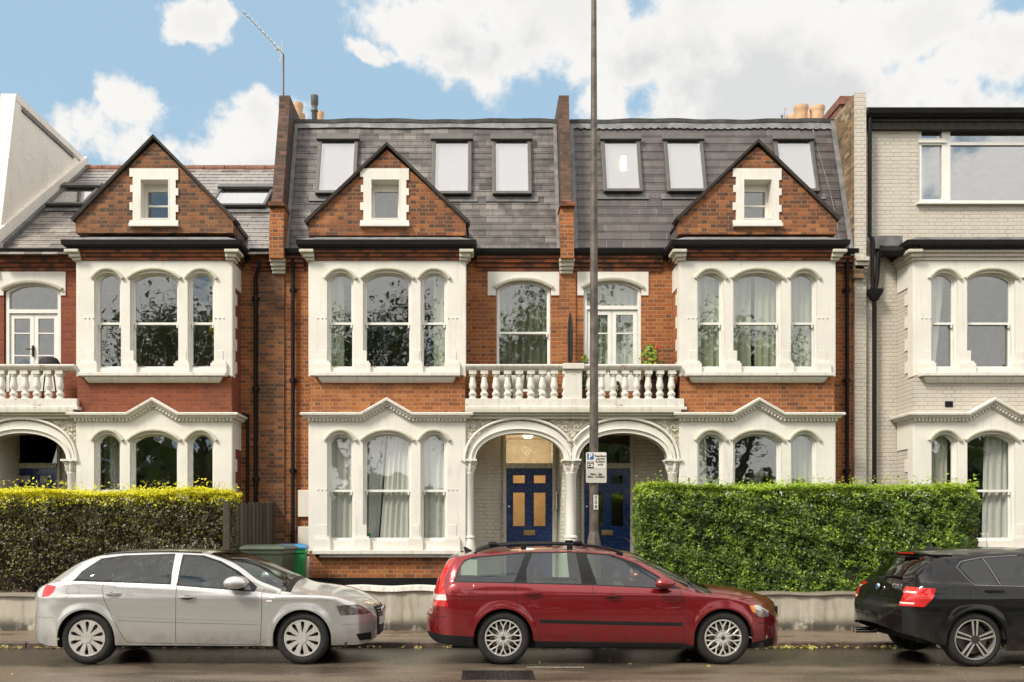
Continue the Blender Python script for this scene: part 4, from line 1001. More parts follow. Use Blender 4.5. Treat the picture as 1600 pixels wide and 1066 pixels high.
BC(1183.6, 1, False, 'green', 'sage curtain in the narrow ground floor window between hedge and brick party wall', (.15, 1), group=G)
BC(1549, -1, True, 'pale', 'white drape swept aside in the narrow upper window of the grey house', (0, .35), (0, .75), group=G)
BC(1549, -1, False, 'pale', 'cream drape in the narrow ground floor window of the grey house', (0, .85), group=G)
BC(1549, 0, False, 'net', 'sheer drape in the wide ground floor window beyond the hedge', (.45, 1), (.5, 1), group=G)
BC(241, -1, False, 'net', 'white blind panel in the narrow ground floor window of the red painted house', (.1, .9), dy=.5, group=G)
curtain('dark olive curtain behind the sash window over the balcony planters', 'olive', YW+.22, PW.x(776), PW.x(861), PW.z(612), PW.z(442), folds=8, amp=.05, group=G)
curtain('pale green curtain behind the french window by the lamp post', 'green', YW+.22, PW.x(912), PW.x(1002), PW.z(612), PW.z(442), folds=8, amp=.04, group=G)
curtain('white net curtain in the small side light of the top floor picture window', 'net', YW+.35, PW.x(1441), PW.x(1458), PW.z(317), PW.z(222), folds=2, group=G)
# ------------------------------------------------------------ cars
def paint(name, c, metal=.5, rough=.35, spots=True):
    m_, h = mat(name); h.b.inputs['Metallic'].default_value = metal; h.b.inputs['Coat Weight'].default_value = 1; h.b.inputs['Coat Roughness'].default_value = .03
    x, y, z = h.sep(h.obj)[:3]
    dirt = h.m('MULTIPLY', h.ss(z, .55, .15), h.ss(h.noise(h.obj, 7, 5), .35, .7, 0, .35))
    h.put(h.b.inputs['Base Color'], h.mix(dirt, h.mix(h.noise(h.obj, 1.5, 2), c, tuple(q*.92 for q in c)), (.10, .08, .06)))
    h.b.inputs['Roughness'].default_value = rough
    v = h.n('ShaderNodeTexVoronoi'); v.inputs['Scale'].default_value = 75; h.put(v.inputs['Vector'], h.obj)      # rain drops
    drop = h.m('MULTIPLY', h.ss(v.outputs['Distance'], .34, .12), h.ss(h.noise(h.obj, 16, 3), .48, .60))
    bump(h, h.m('ADD', h.m('MULTIPLY', drop, .8), h.m('MULTIPLY', h.noise(h.obj, 2.5, 2), .6)), .22, .004); return m_
M['p_silver'] = paint('silver car paint', (.60, .59, .57), .65, .22)
M['p_red'] = paint('dark red car paint', (.23, .009, .014), .55, .24)
M['p_black'] = paint('black car paint', (.008, .0075, .0075), .0, .13); M['p_black'].node_tree.nodes['Principled BSDF'].inputs['Coat Weight'].default_value = .45; M['p_black'].node_tree.nodes['Principled BSDF'].inputs['Specular IOR Level'].default_value = .2
M['rubber'] = simple('tyre rubber', (.011, .010, .009), .8, var=.3, nscale=20)
M['trimblk'] = simple('black plastic trim', (.010, .0095, .0095), .5, var=.2, spec=.25)
M['seam'] = simple('panel gap', (.006, .005, .005), .9)
M['dark'] = simple('wheel well', (.008, .007, .006), .95)
M['alloy'] = simple('silver alloy', (.62, .60, .56), .32, .55, var=.08)
M['alloy_cut'] = simple('machined alloy', (.66, .64, .60), .25, .8, var=.05)
M['alloy_dark'] = simple('dark alloy', (.06, .058, .056), .4, .6)
M['disc'] = simple('brake disc', (.16, .14, .12), .5, .8)
M['redlamp'] = simple('red lamp lens', (.52, .012, .012), .12, var=.1, coat=1)
M['whitelamp'] = simple('clear lamp section', (.72, .66, .62), .15, coat=1)
M['amber'] = simple('amber lamp', (.75, .28, .04), .2, coat=1)
M['chrome'] = simple('chrome', (.75, .75, .75), .08, 1)
M['seat'] = simple('grey seat cloth', (.06, .06, .06), .9)
M['headliner'] = simple('light headliner', (.35, .34, .31), .9)
M['plate'] = simple('number plate', (.62, .60, .52), .4, var=.05)

def pchip(pts):
    xs = np.array([p[0] for p in pts], float); ysv = np.array([p[1] for p in pts], float)
    h_ = np.diff(xs); d = np.diff(ysv)/h_; m_ = np.zeros(len(xs)); m_[0], m_[-1] = d[0], d[-1]
    for i in range(1, len(xs)-1):
        if d[i-1]*d[i] > 0:
            w1, w2 = 2*h_[i]+h_[i-1], h_[i]+2*h_[i-1]; m_[i] = (w1+w2)/(w1/d[i-1]+w2/d[i])
    def f(x):
        x = min(max(x, xs[0]), xs[-1]); i = int(min(max(np.searchsorted(xs, x)-1, 0), len(xs)-2)); t = (x-xs[i])/h_[i]
        return float((2*t**3-3*t**2+1)*ysv[i]+(t**3-2*t**2+t)*h_[i]*m_[i]+(-2*t**3+3*t**2)*ysv[i+1]+(t**3-t**2)*h_[i]*m_[i+1])
    return f
def inpoly(x, z, P):
    c = False; n = len(P)
    for i in range(n):
        a, b = P[i], P[(i+1) % n]
        if (a[1] > z) != (b[1] > z) and x < (b[0]-a[0])*(z-a[1])/(b[1]-a[1])+a[0]: c = not c
    return c
def roundpoly(P, r, n=4):
    o = []; m = len(P)
    for i in range(m):
        p = Vector(P[i]); a = (Vector(P[i-1])-p); b = (Vector(P[(i+1) % m])-p); rr = min(r, a.length*.45, b.length*.45)
        a = p+a.normalized()*rr; b = p+b.normalized()*rr
        for k in range(n+1):
            t = k/n; q = a*(1-t)**2+p*2*t*(1-t)+b*t*t; o.append((q.x, q.y))
    return o
def offpoly(P, d):
    """grow a polygon by d"""
    A_ = sum(P[i][0]*P[(i+1) % len(P)][1]-P[(i+1) % len(P)][0]*P[i][1] for i in range(len(P))); sg = 1 if A_ > 0 else -1; o = []; m = len(P)
    for i in range(m):
        p = Vector(P[i]); a = (p-Vector(P[i-1])); b = (Vector(P[(i+1) % m])-p)
        if a.length < 1e-6 or b.length < 1e-6: o.append(tuple(p)); continue
        na = Vector((a.y, -a.x)).normalized()*sg; nb = Vector((b.y, -b.x)).normalized()*sg; q = (na+nb)
        if q.length < 1e-3: q = na
        q.normalize(); o.append(tuple(p+q*d/max(.4, q.dot(na))))
    return o
class Car:
    def __init__(s, S):
        s.S = S; s.f = {k: pchip(S[k]) for k in ('zt', 'zr', 'zs', 'zb')}
        s.x0, s.x1 = S['x0'], S['x1']; s.Wm = S['W']/2; s.Wr = pchip(S['wr'])
    def Wx(s, x):
        r0, r1 = s.S['rear_round'], s.S['front_round']; w = s.Wm
        u = max(0, (s.x0+r0-x)/r0); w *= (1-min(1, u)**s.S.get('nr', 2.6))**(1/2.6)
        u = max(0, (x-(s.x1-r1))/r1); w *= (1-min(1, u)**s.S.get('nf', 2.4))**(1/2.4)
        return max(w, .02)
    def arch(s, x):
        z = -1
        for ax in s.S['axles']:
            R_ = s.S['arch_r']; d = x-ax
            if abs(d) < R_: z = max(z, s.S['wheel_r']-.0+math.sqrt(R_*R_-d*d))
        return z
    def section(s, x):
        """half section from the sill up to the roof centre: (w, z, zone)"""
        W = s.Wx(x); zb = s.f['zb'](x); zs = s.f['zs'](x); zt = max(s.f['zt'](x), zb+.02); zs = min(zs, zt-.004); zr = max(zs, min(s.f['zr'](x), zt-.003))
        za = s.arch(x); z0 = max(zb, min(za, zs-.02)); k = W/s.Wm; out = []
        nS = 22; zc = s.S.get('crease', .70); zw = .58
        for i in range(nS+1):
            t = i/nS; z = z0+(zs-z0)*t
            q = (z-zw)/(.42 if z > zw else .34)
            w = W*(1-.045*q*q) if z > zw else W*(1-.075*max(0, -q-.35)**2)
            w += s.S.get('crease_d', .012)*math.exp(-((z-zc)/.035)**2)*k
            for ax in s.S['axles']:                      # flared arches
                rr = math.hypot(x-ax, z-s.S['wheel_r']); w += .013*math.exp(-((rr-s.S['arch_r']-.012)/.05)**2)*k
            if t > .93: w -= (t-.93)/.07*.018*k
            out.append((w, z))
        ws = out[-1][0]; hg = zr-zs
        wr = min(ws-.01-.02*min(1, hg/.1), s.Wr(x)*max(k, .3)) if hg > .01 else ws-.012*k
        nG = 14
        for i in range(1, nG+1):
            t = i/nG; a = ws-.02*k*min(1, hg/.05)
            w = a+(wr-a)*t+.022*math.sin(math.pi*t)*min(1, hg/.3); out.append((w, zs+hg*t if hg > .001 else zs+.0002*i))
        wl = out[-1][0]; zl = out[-1][1]; nT = 14; e = s.S.get('crown', 2.6)
        for i in range(1, nT+1):
            t = i/nT; u = 1-(1-t)**1.0; ww = wl*math.cos(u*math.pi/2); z = zl+(zt-zl)*(1-(ww/max(wl, 1e-4))**e)
            out.append((ww, z))
        return out, nS, nG, nT
    def w_at(s, x, z):
        o, nS, nG, nT = s.section(x)
        for (w0, z0), (w1, z1) in zip(o[:-1], o[1:]):
            if z0 <= z <= z1 and z1 > z0: return w0+(w1-w0)*(z-z0)/(z1-z0)
        return o[0][0] if z < o[0][1] else o[-1][0]
def _wl(s, x):
    k = round(x, 3)
    d = s.__dict__.setdefault('_c', {})
    if k not in d: o, nS, nG, nT = s.section(x); d[k] = o[nS+nG][0]
    return d[k]
Car.wl = _wl
def build_car(S, label, cat, pm):
    c = Car(S); root = thing(S['name'], label, cat, (S['X'], S['Y'], 0))
    if S.get('rz'): root.rotation_euler[2] = S['rz']
    L0 = (0, 0, 0)
    xs = set(); x = S['x0']
    while x < S['x1']: xs.add(round(x, 4)); x += .04
    for e, sg in ((S['x0'], 1), (S['x1'], -1)):
        for k in range(14): xs.add(round(e+sg*.30*(k/14)**2, 4))
    for ax in S['axles']:
        R_ = S['arch_r']
        for sg in (-1, 1):
            for d in (1.004, .9995, .985, .96, .92, .86, .78): xs.add(round(ax+sg*R_*d, 4))
    xs.add(round(S['x1'], 4)); xs = sorted(xs); xs = [x for i, x in enumerate(xs) if i == 0 or x-xs[i-1] > .0015]
    bm = bmesh.new(); rows = []
    for x in xs:
        o, nS, nG, nT = c.section(x); left = [bm.verts.new((x, -w, z)) for w, z in o]; right = [bm.verts.new((x, w, z)) for w, z in o[:-1]][::-1]
        rows.append(left+right)
    n = len(rows[0]); lay = bm.faces.layers.int.new('z'); N = nS+nG
    for i in range(len(rows)-1):
        for k in range(n-1):
            try: f = bm.faces.new((rows[i][k], rows[i+1][k], rows[i+1][k+1], rows[i][k+1]))
            except ValueError: continue
            kk = k if k < n//2 else n-2-k
            f[lay] = 0 if kk < N else 1; f.smooth = True
    for r_ in (rows[0], rows[-1]):
        try: f = bm.faces.new(r_); f[lay] = 2
        except ValueError: pass
    bmesh.ops.remove_doubles(bm, verts=bm.verts, dist=.0004)
    # cut all outlines into the skin
    def cut(P, zone=0):
        P = list(P); m = len(P)
        for i in range(m):
            a, b = P[i], P[(i+1) % m]; dx, dz = b[0]-a[0], b[1]-a[1]; L = math.hypot(dx, dz)
            if L < 1e-5: continue
            x0, x1 = min(a[0], b[0])-.05, max(a[0], b[0])+.05; z0, z1 = min(a[1], b[1])-.05, max(a[1], b[1])+.05
            fs = [f for f in bm.faces if f[lay] == zone and x0 <= f.calc_center_median().x <= x1 and z0 <= f.calc_center_median().z <= z1]
            es = {e for f in fs for e in f.edges}; vs = {v for f in fs for v in f.verts}
            bmesh.ops.bisect_plane(bm, geom=fs+list(es)+list(vs), dist=1e-5, plane_co=(a[0], 0, a[1]), plane_no=(-dz/L, 0, dx/L))
    zones = []            # (part, material, polygon, ymin, ymax)
    for name, m_, P, y0, y1 in S['zones']: cut(P); zones.append((name, m_, P, y0, y1))
    for name, m_, P, xa, xb in S.get('rearzones', ()):
        for i in range(len(P)):
            a, b = P[i], P[(i+1) % len(P)]; L = math.hypot(b[0]-a[0], b[1]-a[1])
            for sg in (-1, 1):
                fs = [f for f in bm.faces if xa <= f.calc_center_median().x <= xb and f.calc_center_median().y*sg > -.02 and f[lay] < 2]
                es = {e for f in fs for e in f.edges}; vs = {v for f in fs for v in f.verts}
                bmesh.ops.bisect_plane(bm, geom=fs+list(es)+list(vs), dist=1e-5, plane_co=(0, sg*a[0], a[1]), plane_no=(0, -(b[1]-a[1])/L*sg, (b[0]-a[0])/L))
    for yv in S.get('ycuts', ()):
        for sg in (-1, 1):
            fs = list(bm.faces); bmesh.ops.bisect_plane(bm, geom=fs+list(bm.edges)+list(bm.verts), dist=1e-5, plane_co=(0, sg*yv, 0), plane_no=(0, 1, 0))
    for xv in S.get('xcuts', ()):
        bmesh.ops.bisect_plane(bm, geom=list(bm.faces)+list(bm.edges)+list(bm.verts), dist=1e-5, plane_co=(xv, 0, 0), plane_no=(1, 0, 0))
    top = S['topzones']   # (part, material, x0, x1, fraction of half width)
    for t_ in top:
        for xv in (t_[2], t_[3]): bmesh.ops.bisect_plane(bm, geom=list(bm.faces)+list(bm.edges)+list(bm.verts), dist=1e-5, plane_co=(xv, 0, 0), plane_no=(1, 0, 0))
    parts = {}
    for f in bm.faces:
        ce = f.calc_center_median(); key = ('body', pm); side = 'r' if ce.y < 0 else 'l'
        if f[lay] == 0:
            for name, m_, P, y0, y1 in zones:
                if y0 <= abs(ce.y) <= y1 and inpoly(ce.x, ce.z, P):
                    key = (name, m_); break
        elif f[lay] == 1:
            wl = c.wl(ce.x)
            for name, m_, xa, xb, fr in top:
                if xa <= ce.x <= xb and abs(ce.y) < fr*wl: key = (name, m_); break
        if f[lay] != 2:
            for name, m_, P, xa, xb in S.get('rearzones', ()):
                if xa <= ce.x <= xb and inpoly(abs(ce.y), ce.z, P): key = (name, m_); break
        if key[0] != 'body': key = (key[0]+('|'+side if key[0] not in ('windscreen', 'rear_window', 'grille', 'body', 'seam_', 'sunroof') else ''), key[1])
        parts.setdefault(key, []).append(f)
    objs = {}
    names = {}
    for (nm, m_), fs in parts.items(): names.setdefault(nm, []).append((m_, fs))
    for nm, lst in names.items():
        me = bpy.data.meshes.new(nm.split('|')[0]); vmap = {}; V = []; Fc = []; MI = []
        for mi, (m_, fs) in enumerate(lst):
            me.materials.append(M[m_])
            for f in fs:
                idx = []
                for v in f.verts:
                    if v not in vmap: vmap[v] = len(V); V.append(tuple(v.co))
                    idx.append(vmap[v])
                Fc.append(idx); MI.append(mi)
        me.from_pydata(V, [], Fc); me.polygons.foreach_set('material_index', MI); me.polygons.foreach_set('use_smooth', [True]*len(Fc))
        # carry the whole skin's normals so that panels meet without a crease
        inv = {i: v for v, i in vmap.items()}
        bm.normal_update() if nm == list(names)[0] else None
        o = bpy.data.objects.new(nm.split('|')[0], me); col.objects.link(o); o.parent = root; objs[nm] = o
        me.normals_split_custom_set_from_vertices([inv[i].normal if inv[i].normal.length > 0 else (0, 0, 1) for i in range(len(V))])
    bm.free()
    root['_o'] = (0, 0, 0)
    def B(mb, name, mt, par=root, **k):
        par['_o'] = (0, 0, 0) if par is not None else None
        o = mb.build(name, mt, par, **k); return o
    # floor pan, arches
    mb = MB(); zf = S['zfloor']; mb.box(S['x0']+.35, S['x1']-.35, -c.Wm+.12, c.Wm-.12, zf, zf+.06)
    for ax in S['axles']: mb.lathe([(S['arch_r']+.0, -c.Wm+.30), (S['arch_r']+.0, -c.Wm+.32)], (ax, 0, S['wheel_r']), 40, 'y') if False else None
    for ax in S['axles']:
        for sg in (-1, 1):
            R_ = S['arch_r']+.012; pts = [(ax+R_*math.cos(math.pi*k/24), S['wheel_r']+R_*math.sin(math.pi*k/24)) for k in range(25)]
            q = [(ax-R_, zf)]; q = [(ax+R_, zf)]+pts+[(ax-R_, zf)]
            a_, b_ = sorted((sg*(c.Wm-.32), sg*(c.Wm-.30))); mb.prism(q, [], a_, b_)
            secs = [[(x_, sg*(c.Wm-.30), z_), (x_, sg*(c.Wm-.035), z_), (x_, sg*(c.Wm-.035), z_+.004), (x_, sg*(c.Wm-.30), z_+.004)] for x_, z_ in pts]
            mb.loft(secs)
    B(mb, 'underbody', M['dark'])
    # cabin
    mb = MB()
    for sx in S['seats']:
        for sg in (-.36, .36):
            mb.cur = 0
            mb.loft([[(sx+a_+dx, sg-w_, z_), (sx+a_+dx, sg+w_, z_), (sx-.11+a_+dx, sg+w_, z_), (sx-.11+a_+dx, sg-w_, z_)] for z_, w_, a_, dx in ((.42, .24, 0, 0), (.60, .25, -.03, 0), (.85, .23, -.10, 0), (.98, .18, -.14, 0))])
            mb.loft([[(sx-.14+d, sg-w_, z_), (sx-.14+d, sg+w_, z_), (sx-.24+d, sg+w_, z_), (sx-.24+d, sg-w_, z_)] for z_, w_, d in ((1.0, .10, 0), (1.03, .13, 0), (1.14, .12, 0), (1.17, .08, -.02))])
            mb.box(sx-.05, sx+.45, sg-.24, sg+.24, .34, .50)
    B(mb, 'seat', M['seat'], bevel=.03)
    mb = MB(); d_ = S['dash']; mb.box(d_, d_+.55, -c.Wm+.18, c.Wm-.18, .55, S['zs_dash']); mb.box(S['x0']+.45, d_+.5, -c.Wm+.16, c.Wm-.16, zf+.06, .36)
    a_ = []
    for k in range(24): t = 2*math.pi*k/24; a_.append((d_-.22+.06*math.sin(t), -.36+.18*math.cos(t), .80+.17*math.sin(t)))
    mb.tube(a_+a_[:1], .016, 6); B(mb, 'dashboard', M['trimblk'], bevel=0)
    # wheels
    for ax in S['axles']:
        for sg in (-1, 1):
            yo = sg*(c.Wm-.03); make_wheel(root, ax, yo, sg, S)
    S['extra'](c, root, B)
    return root
def make_wheel(root, ax, yo, sg, S):
    r = S['wheel_r']; rr = S['rim_r']; w_ = .205; key = 'whl'
    cache = S.setdefault('cache', {})
    if sg in cache:
        src = cache[sg]
        new = src[0].copy(); col.objects.link(new); new.parent = root; new.location = (ax, yo, r)
        for g in src[1]: d = g.copy(); col.objects.link(d); d.parent = new
        return
    hub = bpy.data.objects.new('wheel', None); col.objects.link(hub); hub.parent = root; hub.location = (ax, yo, r); hub['_o'] = (0, 0, 0)
    s = sg
    def Lp(prof): return [(a, s*b) for a, b in prof]
    mb = MB(); mb.lathe(Lp([(rr-.005, -.012), (rr+.012, .0), (rr+.035, .006), (r-.03, .0), (r-.008, -.018), (r, -.04), (r, -.17), (r-.03, -.20), (rr, -.20), (rr, -.03)]), (0, 0, 0), 56, 'y', loop=True); ty = mb.build('tyre', M['rubber'], hub, smooth=True)
    mb = MB(); mb.lathe(Lp([(rr-.002, -.008), (rr-.004, .002), (rr-.016, .003), (rr-.022, -.01), (rr-.03, -.15), (rr-.001, -.16)]), (0, 0, 0), 56, 'y', loop=True)
    rim = mb.build('rim', M[S['rim_mat']], hub, smooth=True)
    mb = MB(); mb.lathe(Lp([(.001, -.075), (rr*.72, -.075), (rr*.72, -.095), (.001, -.095)]), (0, 0, 0), 40, 'y'); dk = mb.build('brake_disc', M['disc'], hub, smooth=True)
    mb = MB(); mb.lathe(Lp([(.001, -.13), (rr-.02, -.13), (rr-.02, -.14), (.001, -.14)]), (0, 0, 0), 40, 'y'); bk = mb.build('wheel_back', M['dark'], hub)
    mb = MB(); S['spokes'](mb, rr, s); sp = mb.build('spokes', [M[q] for q in S['spoke_mats']], hub, bevel=.003, seg=1)
    mb = MB(); mb.lathe(Lp([(.001, .004), (.026, .003), (.032, -.006), (.032, -.03)]), (0, 0, 0), 20, 'y'); hc = mb.build('centre_cap', M[S['cap_mat']], hub, smooth=True)
    cache[sg] = (hub, [ty, rim, dk, bk, sp, hc])
def pol(r, a): return (r*math.cos(a), r*math.sin(a))
def spokes_cover(mb, rr, s):                    # ten-slot wheel trim
    n = 10; R_ = rr-.014; circ = [pol(R_, 2*math.pi*k/80) for k in range(80)][::1]; holes = []
    for k in range(n):
        a = 2*math.pi*(k+.5)/n; P = []
        for r_, h_ in ((.30, .012), (.36, .045), (.50, .075), (.70, .105), (.82, .10), (.89, .06), (.905, .0)): P.append((r_*rr, h_))
        L = [pol(r_, a+h_) for r_, h_ in P]+[pol(r_, a-h_*1.5) for r_, h_ in P[::-1][1:]]
        holes.append(L)
    y0, y1 = sorted((s*.0, s*-.03)); mb.prism(circ, holes, y0, y1)
    ring = [pol(.25*rr, 2*math.pi*k/32) for k in range(32)]; y0, y1 = sorted((s*.001, s*.006)); mb.prism(ring, [], y0, y1)
def spokes_y(mb, rr, s):                        # many thin Y spokes
    def bar(a0, r0, a1, r1, w0, w1, t=.014):
        p, q = Vector(pol(r0, a0)), Vector(pol(r1, a1)); d = (q-p).normalized(); nn_ = Vector((-d.y, d.x))
        P = [tuple(p-nn_*w0), tuple(q-nn_*w1), tuple(q+nn_*w1), tuple(p+nn_*w0)]; y0, y1 = sorted((s*(.002-(.004 if t < .014 else 0)), s*-.035)); mb.prism(P, [], y0, y1)
    for k in range(10):
        a = 2*math.pi*(k+.5)/10
        bar(a, .05, a, rr*.60, .012, .009)
        bar(a, rr*.56, a+.20, rr-.012, .008, .0075, .01); bar(a, rr*.56, a-.20, rr-.012, .008, .0075, .01)
    for k in range(10):
        a = 2*math.pi*k/10; bar(a, .05, a, rr*.45, .006, .005, .01)
    mb.prism([pol(.068, 2*math.pi*k/24) for k in range(24)], [], *sorted((s*.003, s*-.03)))
    for k in range(5): a = 2*math.pi*k/5+.3; mb.lathe([(.001, s*.012), (.009, s*.010), (.009, 0)], (.05*math.cos(a), 0, .05*math.sin(a)), 8, 'y')
def spokes_double(mb, rr, s):                   # five double spokes, machined faces
    for k in range(5):
        a = 2*math.pi*k/5+.33
        for sg2 in (-1, 1):
            mb.cur = 0
            L = [pol(.045, a+sg2*.18), pol(rr-.014, a+sg2*.085), pol(rr-.014, a+sg2*.185), pol(.055, a+sg2*.62)]
            mb.prism(L, [], *sorted((s*.0, s*-.03)))
            mb.cur = 1
            L = [pol(.05, a+sg2*.16), pol(rr-.018, a+sg2*.075), pol(rr-.018, a+sg2*.185), pol(.055, a+sg2*.55)]
            mb.prism(L, [], *sorted((s*.0025, s*-.001)))
        mb.cur = 0; L = [pol(.04, a-.2), pol(rr-.02, a-.07), pol(rr-.02, a+.07), pol(.04, a+.2)]; mb.prism(L, [], *sorted((s*-.022, s*-.032)))
    mb.cur = 0; mb.prism([pol(.062, 2*math.pi*k/24) for k in range(24)], [], *sorted((s*-.001, s*-.03)))
    mb.cur = 1; mb.prism([pol(rr-.004, 2*math.pi*k/60) for k in range(60)], [[pol(rr-.016, 2*math.pi*k/60) for k in range(60)]], *sorted((s*.0045, s*-.002)))
Car.f_wr = lambda s, x: max(.05, min(s.Wr(x), s.Wx(x)))
# photo bearings -> car coordinates (side plane)
YN = 11.07
def conv(u0, v0, k, X0, dy=0):
    P = Pl(YN+dy)
    return lambda u, v: (round(P.x(u0+u/k)-X0, 4), round(P.z(v0+v/k), 4))
def handle(c, B, root, x, z, m_, w_=.19):
    for sg in (-1, 1):
        y_ = c.w_at(x, z); mb = MB(); secs = []
        for k in range(9):
            t = k/8; xx = x-w_/2+w_*t; b_ = .012+.022*math.sin(math.pi*t); secs.append([(xx, sg*(y_+b_-.006), z-.011), (xx, sg*(y_+b_+.010), z-.009), (xx, sg*(y_+b_+.010), z+.011), (xx, sg*(y_+b_-.006), z+.013)])
        mb.loft(secs); B(mb, 'door_handle', M[m_], smooth=True)
        mb = MB(); mb.lathe([(.001, .002), (.058, .001), (.06, -.004)], (x, 0, 0), 20, 'y') if False else None
        P = [(x+.075*math.cos(a), z-.008+.026*math.sin(a)) for a in [2*math.pi*k/20 for k in range(20)]]; a_, b_ = sorted((sg*(y_-.01), sg*(y_+.0035))); mb.prism(P, [], a_, b_); B(mb, 'handle_recess', M['seam'])
def mirror(c, B, x, z, m_, sz=1.0, ind=False, yoff=.0):
    for sg in (-1, 1):
        y_ = c.w_at(x-.05, z-.03)+yoff; mb = MB(); secs = []
        for k in range(11):
            t = k/10; yy = y_+.03+.20*sz*t; e = (1-abs(2*t-1)**3)**.5*.9+.12 if 0 < t < 1 else .12
            cxm = x-.03*t
            secs.append([(cxm+.11*sz*e*math.cos(a)-.0, sg*yy, z+.062*sz*e*math.sin(a)*(1.1 if math.sin(a) > 0 else .85)) for a in [2*math.pi*q/16 for q in range(16)]])
        mb.loft(secs); o = B(mb, 'door_mirror', M[m_], smooth=True)
        mb = MB(); mb.box(x-.03, x+.05, *sorted((sg*(y_-.03), sg*(y_+.06))), z-.065, z-.03); B(mb, 'mirror_foot', M['trimblk'], bevel=.01)
def text3d(parent, body, loc, size, m_, rot=(math.pi/2, 0, 0), align='CENTER', th=.001, name='lettering', vert=False, bold=0):
    cu = bpy.data.curves.new(name, 'FONT'); cu.body = body; cu.size = size; cu.align_x = align; cu.align_y = 'CENTER'; cu.extrude = th; cu.offset = bold; cu.space_line = .85
    t = bpy.data.objects.new('tmp', cu); col.objects.link(t); bpy.context.view_layer.update()
    me = bpy.data.meshes.new_from_object(t.evaluated_get(bpy.context.evaluated_depsgraph_get())); bpy.data.objects.remove(t)
    me.name = name; me.materials.clear(); me.materials.append(M[m_]); o = bpy.data.objects.new(name, me); col.objects.link(o); o.parent = parent
    o.rotation_euler = rot; b_ = Vector(parent['_o']) if parent is not None and '_o' in parent else Vector(); o.location = Vector(loc)-b_; return o

# ---- silver hatchback
XA = Pl(YN).x(303)
ca = conv(30, 840, 2.712, XA, .12); cs = conv(30, 840, 2.712, XA, 0); PC = Pl(YN+.88)
cc = lambda px, py: (PC.x(px)-XA, PC.z(py))
def prof(pts, ext=None): return sorted(pts)
axA = ((134-CX)/Pl(YN).s-XA, (471.5-CX)/Pl(YN).s-XA)
x0A, x1A = axA[0]-.84, axA[1]+.87
rearA = [(x0A, .56), (x0A+.015, .62), (x0A+.03, .70), (x0A+.10, .80)]
ztA = [(x0A, .60), (x0A+.03, .685), (x0A+.06, .70), (x0A+.10, .86), (x0A+.16, .95), (x0A+.30, 1.05), (x0A+.50, 1.17), (x0A+.72, 1.285), (x0A+.86, 1.325), (x0A+1.2, 1.365), (x0A+1.7, 1.38), (x0A+2.15, 1.365), (x0A+2.5, 1.32), (x0A+2.75, 1.235), (x0A+3.1, 1.075), (x0A+3.38, .945), (x0A+3.6, .915), (x0A+3.85, .87), (x0A+4.05, .80), (x0A+4.17, .735), (x0A+4.24, .68), (x1A-.005, .58)]
def rail_of(pts): return pts
u = lambda a, b: ca(a, b)
winA = [u(247, 175), u(262, 150), u(330, 97), u(420, 83), u(387, 182)], [u(392, 183), u(430, 110), u(455, 80), u(643, 77), u(638, 194)], [u(682, 197), u(684, 80), u(760, 84), u(835, 108), u(910, 150), u(985, 215), u(984, 221)]
_zt = pchip(ztA)
zrA = [(x0A, .5), (x0A+.03, .66)]+[(x0A+q, _zt(x0A+q)-.035) for q in (.12, .2, .35, .5, .65)]+[(u(330, 97)[0]-.03, u(330, 97)[1]+.05), (u(420, 83)[0], u(420, 83)[1]+.04), (u(600, 77)[0], u(600, 77)[1]+.035), (u(760, 84)[0], u(760, 84)[1]+.04), (u(850, 112)[0], u(850, 112)[1]+.045), (u(930, 160)[0], u(930, 160)[1]+.045), (u(1000, 213)[0], u(1000, 213)[1]+.045), (u(1060, 250)[0], .90), (x1A, .5)]
zsA = [(x0A, .55), (x0A+.04, .66), (x0A+.12, .84), (x0A+.35, .965), (u(245, 180)[0], u(245, 182)[1]), (u(640, 197)[0], u(640, 198)[1]), (u(985, 222)[0], u(985, 224)[1]), (u(1060, 240)[0], .855), (x0A+3.75, .82), (x0A+4.0, .74), (x0A+4.13, .66), (x1A, .5)]
zbA = [(x0A, .40), (x0A+.05, .34), (x0A+.2, .27), (x0A+.42, .22), (axA[0]+.4, .235), (axA[1]-.4, .225), (axA[1]+.36, .23), (x1A-.2, .22), (x1A-.05, .27), (x1A, .36)]
def stripz(P, w_=.006):
    """a polyline as a thin closed band"""
    L = []; R_ = []
    for i, p in enumerate(P):
        a = Vector(P[min(i+1, len(P)-1)])-Vector(P[max(i-1, 0)]); a.normalize(); n_ = Vector((-a.y, a.x))*w_/2
        L.append((p[0]+n_.x, p[1]+n_.y)); R_.append((p[0]-n_.x, p[1]-n_.y))
    return [q for q in [[L[i], L[i+1], R_[i+1], R_[i]] for i in range(len(P)-1)]]
def circ_(x, z, r, n=20): return [(x+r*math.cos(2*math.pi*k/n), z+r*math.sin(2*math.pi*k/n)) for k in range(n)]
zA = []
ALL = (0, 9)
for P in winA: zA.append(('side_window', 'glass_car', roundpoly(P, .02, 2), *ALL))
zA.append(('window_trim', 'trimblk', offpoly([u(243, 179), u(262, 147), u(330, 94), u(425, 81), u(640, 74), u(645, 194)], .012), *ALL))
zA.append(('window_trim', 'trimblk', offpoly([u(678, 199), u(680, 77), u(765, 81), u(840, 106), u(915, 148), u(1000, 213), u(1000, 224)], .012), *ALL))
s_ = cs
zA.append(('tail_light', 'redlamp', roundpoly([s_(80, 256), s_(88, 222), s_(100, 199), s_(152, 208), s_(138, 236), s_(120, 250)], .02, 2), .40, 9))
zA.append(('headlight', 'headl', roundpoly([s_(1340, 291), s_(1440, 288), s_(1482, 333), s_(1356, 334)], .015, 2), .42, 9))
zA.append(('lower_intake', 'trimblk', roundpoly([s_(1418, 416), s_(1500, 413), s_(1505, 437), s_(1480, 447), s_(1432, 447)], .015, 2), .45, 9))
